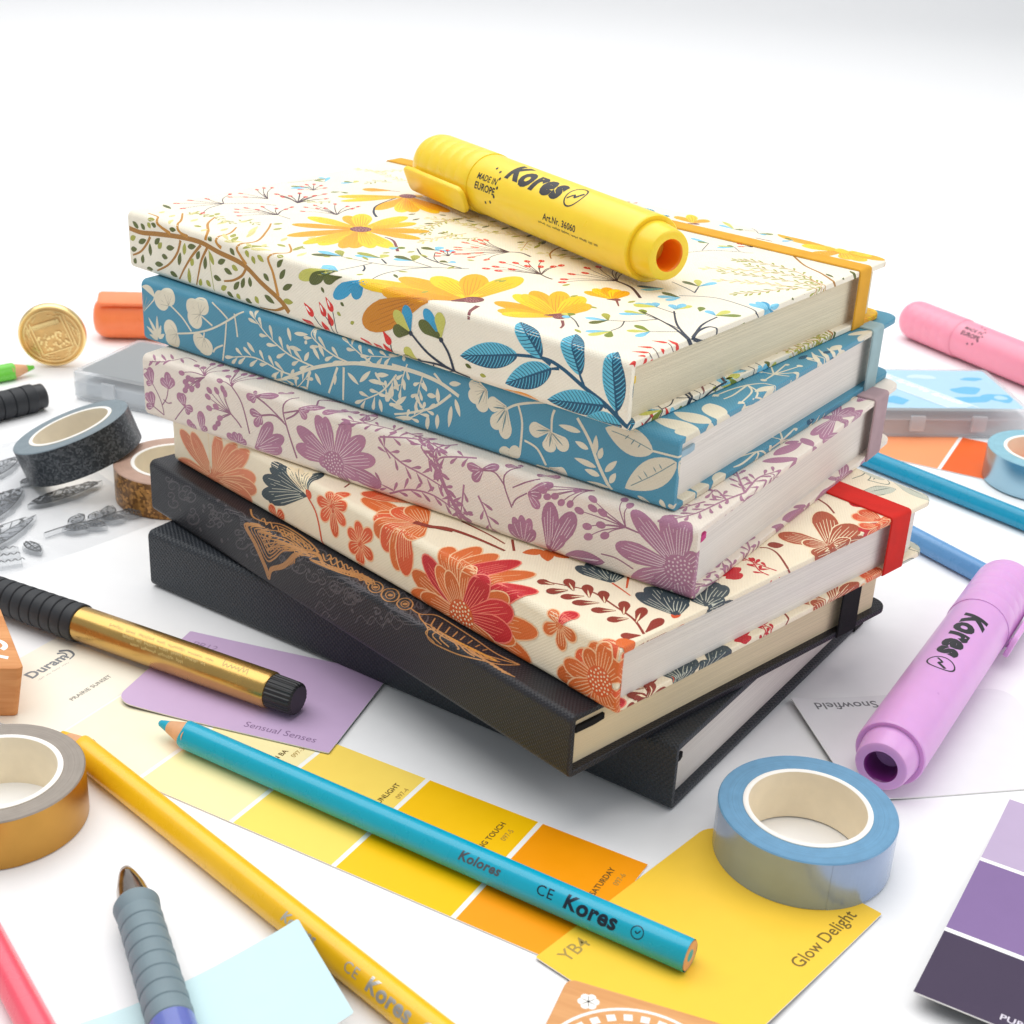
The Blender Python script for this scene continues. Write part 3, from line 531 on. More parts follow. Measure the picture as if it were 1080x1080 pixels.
S gd5 0.5 0.45|127.2,-8.3 126.8,-6.6
S gd5 0.5 0.45|126.3,-7.7 125.9,-6.1
S gd5 0.5 0.45|125.4,-7.1 125.0,-5.4
S gd5 0.5 0.45|124.5,-6.5 124.1,-4.9
S gd5 0.5 0.45|123.6,-5.8 123.2,-4.2
S gd5 0.5 0.45|122.7,-5.2 122.3,-3.6
S gd5 0.5 0.45|113.7,-0.0 108.4,1.7
S gd5 0.5 0.45|105.4,0.3 107.3,2.1
S gd5 0.5 0.45|104.2,0.6 106.1,2.4
S gd5 0.5 0.45|103.0,1.0 104.9,2.8
S gd5 0.5 0.45|101.9,1.3 103.8,3.1
S gd5 0.5 0.45|100.8,1.7 102.6,3.5
S gd5 0.5 0.45|99.6,2.0 101.5,3.8
S gd5 0.5 0.45|98.5,2.4 100.3,4.2
S gd5 0.5 0.45|97.3,2.7 99.2,4.5
S gd5 0.5 0.45|96.2,3.1 98.0,4.9
S gd5 0.5 0.45|95.1,3.4 96.9,5.2
S gd5 0.5 0.45|93.9,3.8 95.8,5.6
S gd5 0.5 0.45|92.8,4.1 94.6,5.9
S gd5 0.5 0.45|91.7,4.5 93.5,6.2
S gd5 0.5 0.45|85.6,6.0 84.4,4.6 84.0,3.3 84.3,2.1 85.3,1.5 86.9,1.7 88.4,2.5 89.6,3.9 90.0,5.2 89.7,6.4 88.7,6.9 87.1,6.7 85.6,6.0
D gd5 gd5 0.8|87.0,4.2
S gd5 0.35 0.35|86.3,5.1 85.6,4.4 85.3,3.6 85.6,3.1 86.0,2.8 86.8,2.9 87.7,3.4 88.4,4.1 88.6,4.8 88.4,5.3 88.0,5.7 87.2,5.6 86.3,5.1
S gd5 0.5 0.45|78.8,6.7 77.4,5.1 76.8,3.4 77.3,2.1 78.5,1.4 80.2,1.5 82.1,2.5 83.5,4.1 84.1,5.8 83.6,7.1 82.4,7.9 80.7,7.7 78.8,6.7
D gd5 gd5 0.8|80.4,4.6
S gd5 0.35 0.35|79.6,5.6 78.8,4.8 78.5,3.9 78.7,3.2 79.4,2.8 80.3,3.0 81.3,3.5 82.1,4.4 82.4,5.3 82.2,6.0 81.5,6.4 80.6,6.2 79.6,5.6
S gd5 0.5 0.45|72.1,6.4 70.9,5.0 70.5,3.6 70.8,2.4 71.9,1.8 73.4,1.9 75.0,2.7 76.1,4.1 76.6,5.5 76.3,6.8 75.1,7.4 73.6,7.2 72.1,6.4
D gd5 gd5 0.8|73.5,4.6
S gd5 0.35 0.35|72.8,5.5 72.2,4.7 72.0,4.0 72.0,3.4 72.7,3.1 73.4,3.2 74.2,3.6 74.9,4.4 75.1,5.1 75.0,5.8 74.4,6.0 73.6,5.9 72.8,5.5
S gd5 0.5 0.45|70.8,4.3 66.2,4.2 62.7,7.4 55.3,7.6 45.0,7.1 36.1,6.5 27.5,7.5
S gd5 0.5 0.45|64.5,2.8 59.0,0.6 56.9,-2.8 48.9,-2.5 41.2,-0.8 31.9,2.8 27.5,7.5
S gd5 0.5 0.45|59.6,1.1 49.8,1.1 40.0,2.7 27.5,7.5
S gd5 0.5 0.45|66.4,3.9 62.4,2.0 58.5,2.5
S gd5 0.5 0.45|57.4,1.6 58.8,-1.2 54.6,-2.7
S gd5 0.5 0.45|55.1,1.8 55.9,-0.7 51.6,-1.9
S gd5 0.5 0.45|52.8,2.1 53.0,-0.2 48.6,-1.1
S gd5 0.5 0.45|50.5,2.3 45.3,0.3 45.7,-0.2
S gd5 0.5 0.45|48.2,2.6 43.2,0.8 38.9,0.7
S gd5 0.5 0.45|45.9,2.8 41.1,1.3 37.2,1.6
S gd5 0.5 0.45|43.6,3.0 39.0,1.9 35.4,2.5
S gd5 0.5 0.45|41.4,3.3 36.9,2.4 33.7,3.4
S gd5 0.5 0.45|39.2,3.5 34.8,2.9 32.0,4.3
S gd5 0.5 0.45|58.9,1.9 61.6,6.0
S gd5 0.5 0.45|56.1,2.3 58.3,6.0
S gd5 0.5 0.45|53.3,2.7 55.1,6.1
S gd5 0.5 0.45|50.5,3.1 51.8,6.1
S gd5 0.5 0.45|47.8,3.5 48.6,6.1
S gd5 0.5 0.45|45.0,3.9 45.5,6.1
S gd5 0.5 0.45|42.3,4.3 42.3,6.1
S gd5 0.5 0.45|39.6,4.6 39.2,6.2
S gd6 0.8 0.8|56.2,1.9 49.0,2.2 40.5,3.1 33.1,3.9
S gd5 0.9 0.9|143.1,1.0 149.3,-2.2 144.6,-6.7 139.2,-12.5 137.0,-15.5 135.5,-12.5 128.5,-8.3 121.8,-1.6 115.0,3.1 108.1,0.5 102.3,2.2 94.9,5.1 90.2,5.5
S gd5 0.5 0.45|140.8,1.2 146.6,-1.8 142.7,-5.8 138.0,-10.3 134.0,-8.2 128.8,-3.3 123.5,-0.7 118.5,3.9 130.9,6.1 138.7,5.4
S gd5 0.5 0.45|138.6,0.9 144.6,-1.6 141.3,-4.9 137.4,-8.8 134.1,-7.0 129.7,-2.9 125.3,-0.7 119.8,3.1 130.3,5.1 136.8,4.4
S gd5 0.5 0.45|136.2,0.5 142.8,-1.5 140.1,-4.2 136.9,-7.2 134.2,-5.8 130.7,-2.5 127.1,-0.7 121.1,2.3 129.6,3.8 135.0,3.4
S gd5 0.5 0.45|134.0,0.2 140.8,-1.2 138.8,-3.3 136.4,-5.7 134.3,-4.6 131.6,-2.1 128.8,-0.7 122.5,1.7 129.0,2.8 132.9,2.4
S gd5 0.5 0.45|138.5,-0.1 139.0,-1.1 137.6,-2.5 135.9,-4.1 134.4,-3.4 132.6,-1.7 130.6,-0.7 123.8,0.9 128.3,1.6 131.0,1.4
S gd5 0.5 0.45|145.3,2.7 146.5,4.9 141.8,2.7
S gd5 0.5 0.45|141.8,2.7 143.0,5.0 138.3,2.8
S gd5 0.5 0.45|138.3,2.8 139.5,5.1 134.8,2.9
S gd5 0.5 0.45|134.8,2.9 136.0,5.1 131.4,3.0
S gd5 0.5 0.45|131.4,3.0 132.6,5.2 128.0,3.1
S gd5 0.5 0.45|128.0,3.1 129.2,5.3 124.7,3.1
S gd5 0.5 0.45|124.7,3.1 125.8,5.3 121.4,3.2
S gd5 0.5 0.45|121.4,3.2 122.5,5.4 118.1,3.3
S gd5 0.5 0.45|118.1,3.3 119.1,5.5 114.8,3.4
S gd5 0.5 0.45|112.1,4.8 112.5,6.3 109.2,4.7
S gd5 0.5 0.45|109.4,4.8 109.8,6.4 106.5,4.8
S gd5 0.5 0.45|106.6,4.9 107.0,6.4 103.8,4.8
S gd5 0.5 0.45|104.0,4.9 104.3,6.4 101.2,4.8
S gd5 0.5 0.45|101.3,4.9 101.7,6.4 98.5,4.8
S gd5 0.5 0.45|98.6,4.9 99.0,6.4 95.9,4.9
S gd5 0.5 0.45|96.0,5.0 96.4,6.4 93.3,4.9
S gd5 0.5 0.45|93.4,5.0 93.8,6.5 90.7,4.9
S gd5 0.5 0.45|90.8,5.0 91.2,6.5 88.1,4.9
D gd5 gd5 0.7|136.3,-0.9
D gd5 gd5 0.5|140.3,-1.1
D gd5 gd5 0.5|123.8,0.1
D gd5 gd5 0.6|137.0,-6.2
S gd5 0.5 0.45|59.8,2.4 56.4,1.3
S gd5 0.5 0.45|58.1,2.3 54.5,1.4
S gd5 0.5 0.45|56.3,2.2 52.8,1.4
S gd5 0.5 0.45|54.6,2.2 51.0,1.5
S gd5 0.5 0.45|52.9,2.1 49.2,1.5
S gd5 0.5 0.45|51.2,2.0 47.4,1.5
S gd5 0.5 0.45|49.5,2.0 45.7,1.6
S gd5 0.5 0.45|47.8,1.9 43.9,1.6
S gd5 0.5 0.45|46.2,1.8 42.2,1.7
S gd5 0.5 0.45|44.5,1.8 40.4,1.7
S gd5 0.5 0.45|42.8,1.7 38.7,1.7
S gd5 0.5 0.45|41.2,1.6 37.0,1.8
S gd5 0.5 0.45|39.6,1.6 35.3,1.8
S gd5 0.5 0.45|37.9,1.5 33.6,1.9
S gd5 0.5 0.45|36.3,1.4 31.9,1.9
S gd5 0.5 0.45|34.7,1.4 30.3,2.0
S gd5 0.5 0.45|33.1,1.3 28.6,2.0
S gd5 0.5 0.45|31.5,1.2 26.9,2.0
S gd5 0.5 0.45|29.9,1.2 25.3,2.1
S gd5 0.5 0.45|28.3,1.1 23.7,2.1
"""
ART[2]="""
P pk 7 ln|185.3,-17.9 205.4,-6.8
P pk 7 ln|185.3,-17.9 198.1,-5.3
P pk 7 ln|185.3,-17.9 180.8,-0.7
P pk 7 ln|185.3,-17.9 171.1,-0.6
P pk 7 ln|185.3,-17.9 164.0,-0.5
P pk 7 ln|185.3,-17.9 205.7,-19.9
P pk 7 ln|184.9,-18.0 160.3,-8.6
P pk 7 ln|184.9,-18.0 160.0,-12.8
P pk 7 ln|184.9,-18.0 162.8,-18.0
P pk 7 ln|184.9,-18.0 208.2,-19.8
S cm 0.5 0.5|187.2,-18.1 187.4,-8.3 187.7,-1.7
D pk ln 2.2|185.7,-18.0
P sl 6.5 sgl|132.1,-4.6 152.1,0.1
P sl 6.5 sgl|132.1,-4.6 156.4,-7.6
P sl 6.5 sgl|132.1,-4.6 157.1,-13.5
P sl 5 sgl|132.1,-4.6 152.3,-2.8
P sl 5 sgl|132.1,-4.6 153.2,-14.6
P sl 5 sgl|132.1,-4.6 134.0,7.7
P sl 5 sgl|132.1,-4.6 148.5,0.7
P cm 4.5 sl|132.1,-4.6 144.7,2.2
P cm 4.5 sl|132.1,-4.6 141.9,4.2
P cm 4.5 sl|132.1,-4.6 137.4,5.0
L co 3|130.1,-5.2 132.8,-3.0
S co 0.7 0.8|132.1,-5.1 127.4,-9.7 124.3,-19.8
S sl 0.5 0.5|138.4,-18.8 138.8,-21.4
P co 4.4 ln|119.5,-3.8 127.0,-4.7
P co 4.4 ln|119.5,-3.8 122.0,0.8
P co 4.4 ln|119.5,-3.8 116.6,4.6
P co 4.4 ln|119.5,-3.8 112.4,-0.9
P co 4.4 ln|119.5,-3.8 112.8,-7.8
P co 4.4 ln|119.5,-3.8 117.7,-13.8
P co 4.4 ln|119.5,-3.8 124.7,-10.3
P co 4.6 ln|105.6,-11.4 111.5,-8.8
P co 4.6 ln|105.6,-11.4 106.5,-4.2
P co 4.6 ln|105.6,-11.4 100.1,-4.8
P co 4.6 ln|105.6,-11.4 99.4,-14.1
P co 4.6 ln|105.6,-11.4 105.4,-18.7
P co 4.6 ln|105.6,-11.4 110.7,-15.3
P co 5 ln|149.0,-19.7 152.5,-15.6
P co 5 ln|149.0,-19.7 145.4,-15.7
P or 8 ln|84.7,7.7 111.8,6.0
P or 8 ln|84.7,7.7 101.0,3.4
P co 8.5 ln|85.6,8.5 99.7,-0.6
P or 8.5 ln|85.6,8.5 98.2,-5.4
P co 8.5 ln|85.6,8.5 94.3,-8.8
P or 8.5 ln|85.6,8.5 88.5,-13.2
P co 8.5 ln|85.6,8.5 84.2,-13.4
P or 8.5 ln|85.6,8.5 82.6,-0.8
P co 8.5 ln|85.6,8.5 100.1,8.9
P or 8.5 ln|85.6,8.5 98.0,14.4
P co 7 ln|97.2,18.4 114.7,7.8
S ru 1.6 1.2|85.9,8.2 77.3,12.0
S ru 0.6 0.6|122.6,9.3 121.3,6.2
S ru 2.2 0.8|89.0,7.1 83.8,8.9 79.3,12.2 70.0,14.3 58.6,15.3
S ru 0.7 0.6|80.8,18.7 69.5,19.0 61.9,18.5
S ru 0.8 0.8|62.6,22.1 56.9,17.4
P or 7.6 ln|59.1,-16.2 81.1,-11.1
P or 7.6 ln|59.1,-16.2 81.4,-18.4
P or 7.6 ln|59.1,-16.2 69.7,4.9
P or 7.6 ln|59.1,-16.2 64.6,11.2
P or 7.6 ln|59.1,-16.2 58.1,12.0
P or 7.6 ln|59.1,-16.2 42.9,12.1
P or 7.6 ln|59.1,-16.2 28.9,-8.0
P or 7.6 ln|59.1,-16.2 30.8,-18.1
P re 7.6 rl|59.1,-16.2 76.3,-3.7
P re 7.6 rl|59.1,-16.2 50.8,13.9
P re 7.6 rl|59.1,-16.2 35.0,5.2
P or 7 ln|59.1,-16.2 70.1,-4.5
P or 7 ln|59.1,-16.2 40.7,-2.1
P co 7 ln|59.1,-16.2 72.6,-17.5
P or 6.5 ln|59.1,-16.2 56.3,1.7
P or 6.5 ln|59.1,-16.2 65.5,-4.3
P or 6.5 ln|59.1,-16.2 76.8,-17.3
P or 6.5 ln|59.1,-16.2 37.2,-14.5
P re 8.5 rl|59.1,-16.2 49.5,0.4
P re 8.5 rl|59.1,-16.2 38.7,-5.6
P re 8.5 rl|59.1,-16.2 38.6,-13.0
P or 6 ln|59.1,-16.2 67.9,-24.4
P or 6 ln|59.1,-16.2 42.9,-21.7
D or2 cm 5.2|59.1,-16.2
P or 4 ln|21.1,-2.2 26.0,1.2
P or 4 ln|21.1,-2.2 26.7,-6.3
P or 4 ln|21.1,-2.2 15.1,-4.0
P or 4 ln|21.1,-2.2 19.7,-9.2
P re 4.4 rl|21.1,-2.2 19.9,5.0
D or cm 1|21.1,-2.4
S ru 0.5 0.8|39.3,10.4 33.0,13.9 25.9,17.0 16.1,15.9 8.2,14.5 1.3,10.8
E ru 3.4|35.1,11.9 39.8,9.9
E ru 3.4|30.5,12.4 33.6,7.1
E ru 3.4|29.3,13.4 35.2,17.0
E ru 3.4|25.4,13.5 29.1,8.1
E ru 3.4|23.9,14.0 29.6,19.0
E ru 3.4|20.2,14.0 24.9,8.2
E ru 3.4|19.2,15.1 24.3,19.9
E ru 3.4|14.4,14.3 18.9,9.3
E ru 3.4|11.6,14.3 16.6,20.1
E ru 3.4|9.4,13.8 12.5,8.7
E ru 3.4|6.7,13.7 10.9,21.6
E ru 3.4|1.6,11.8 3.8,20.9
E ru 3.4|1.4,9.6 4.4,5.2
L cm 0.5|35.1,11.9 38.1,10.8
L cm 0.5|30.5,12.4 32.4,9.1
L cm 0.5|29.3,13.4 33.2,15.6
L cm 0.5|25.4,13.5 27.5,10.3
L cm 0.5|23.9,14.0 27.3,16.9
L cm 0.5|20.2,14.0 22.9,10.7
L cm 0.5|19.2,15.1 22.0,17.6
L cm 0.5|14.4,14.3 16.9,11.5
L cm 0.5|11.6,14.3 14.5,17.7
L cm 0.5|9.4,13.8 11.1,11.0
L cm 0.5|6.7,13.7 9.4,18.5
P or 7.5 ln|5.6,-12.1 20.7,-17.3
P co 7.5 ln|5.6,-12.1 14.2,-6.8
P or 7.5 ln|5.6,-12.1 7.9,-1.3
P co 7.5 ln|5.6,-12.1 3.2,2.1
P or 7.5 ln|5.6,-12.1 -0.3,-4.2
P co 7.5 ln|5.6,-12.1 11.1,-21.2
P or 7.5 ln|5.6,-12.1 4.5,-21.3
P co 7.5 ln|5.6,-12.1 -0.6,-16.0
P or 7.5 ln|5.6,-12.1 0.0,-20.3
P or 6 ln|5.6,-12.1 18.5,-12.5
P or 6 ln|5.6,-12.1 11.0,-4.7
P or 6 ln|5.6,-12.1 16.3,-20.3
P or 6 ln|5.6,-12.1 4.4,0.2
D or2 cm 4.4|5.6,-12.1
L or 5|2.2,0.8 0.0,5.9
P sl 6 sgl|26.1,25.5 39.2,24.7
P sl 6 sgl|26.1,25.5 38.7,28.8
P sl 6 sgl|26.1,25.5 35.2,30.6
P sl 6 sgl|26.1,25.5 29.2,31.3
S co 0.7 0.4|25.8,25.1 22.1,24.5 17.6,23.6
P sl 6.5 sgl|3.0,25.6 17.7,26.4
P sl 6.5 sgl|3.0,25.6 18.2,31.1
P sl 6.5 sgl|3.0,25.6 14.8,33.9
P sl 6.5 sgl|3.0,25.6 10.0,35.8
L co 2.5|1.9,23.2 3.7,27.5
L or 4|51.5,24.1 54.6,18.4
L or 4|51.6,25.2 46.2,20.4
L or 4|50.0,25.8 43.8,26.6
S co 0.8 0.5|25.3,31.3 21.2,26.0
P sl 6 sgl|0.5,35.5 6.7,37.1
P sl 6 sgl|0.5,35.5 9.2,45.1
P sl 6 sgl|0.5,35.5 7.7,48.3
P sl 6 sgl|0.5,35.5 5.0,48.8
P sl 6 sgl|0.5,35.5 0.4,42.7
P sl 6 sgl|2.5,25.3 17.0,25.9
P sl 6 sgl|2.5,25.3 17.5,32.2
P sl 6 sgl|2.5,25.3 13.0,33.5
P sl 6 sgl|2.5,25.3 7.8,33.2
L re 4|9.0,61.0 9.7,51.5
L re 4|6.4,58.4 7.5,52.2
L re 4|8.3,54.6 4.7,55.6
B re 0.6 re 3.5 1.2|1.3,67.5 6.7,66.7 12.0,66.3
B re 0.6 re 3.5 1.2|1.0,63.5 4.4,63.7 8.5,66.1
S ru 0.7 0.6|0.0,71.2 7.4,76.4 11.6,77.4 13.6,75.6
L ru 4|13.1,78.7 10.2,82.8
P ru2 9 cm|0.8,93.2 15.7,87.5
P ru2 9 cm|0.8,93.2 16.9,111.9
P ru2 9 cm|0.8,93.2 5.3,111.7
P ru2 6 cm|0.8,93.2 7.6,88.6
P ru2 6 cm|0.8,93.2 -0.1,84.1
P ru2 6 cm|0.8,93.2 -0.7,102.1
S ru 0.8 0.6|23.2,118.3 18.6,116.8 13.7,113.5
L re 6|16.2,125.1 10.1,126.3
L re 6|1.7,108.8 -1.9,121.7
P co 8 ln|1.7,120.5 9.1,116.4
P co 8 ln|1.7,120.5 -0.4,126.6
P co 8 ln|1.7,120.5 9.8,122.5
P co 6 ln|0.5,117.0 3.2,111.9
P co 6 ln|0.5,117.0 -1.9,123.4
S sg 0.4 0.4|25.9,141.0 24.2,149.1 16.8,150.6 6.9,147.9 -0.7,146.5
S sg 0.4 0.4|22.0,144.1 22.3,153.5 16.6,152.9 15.4,146.6 22.0,144.1
S sg 0.4 0.4|17.8,134.2 17.3,142.3 12.1,145.1 12.6,137.0 17.8,134.2
S sg 0.4 0.4|13.8,150.5 11.6,155.3 0.5,148.5 6.3,146.8 13.8,150.5
S sg 0.4 0.4|16.8,150.6 19.9,149.8 21.0,146.1
L sgl 6|15.5,150.4 27.2,150.0
L sgl 6|12.4,145.5 17.2,134.2
L sgl 6|13.3,150.5 -0.6,146.3
L sg 0.5|16.6,150.2 23.5,149.9
L sg 0.5|13.7,144.9 16.1,137.0
L sg 0.5|12.2,150.7 2.4,148.0
"""
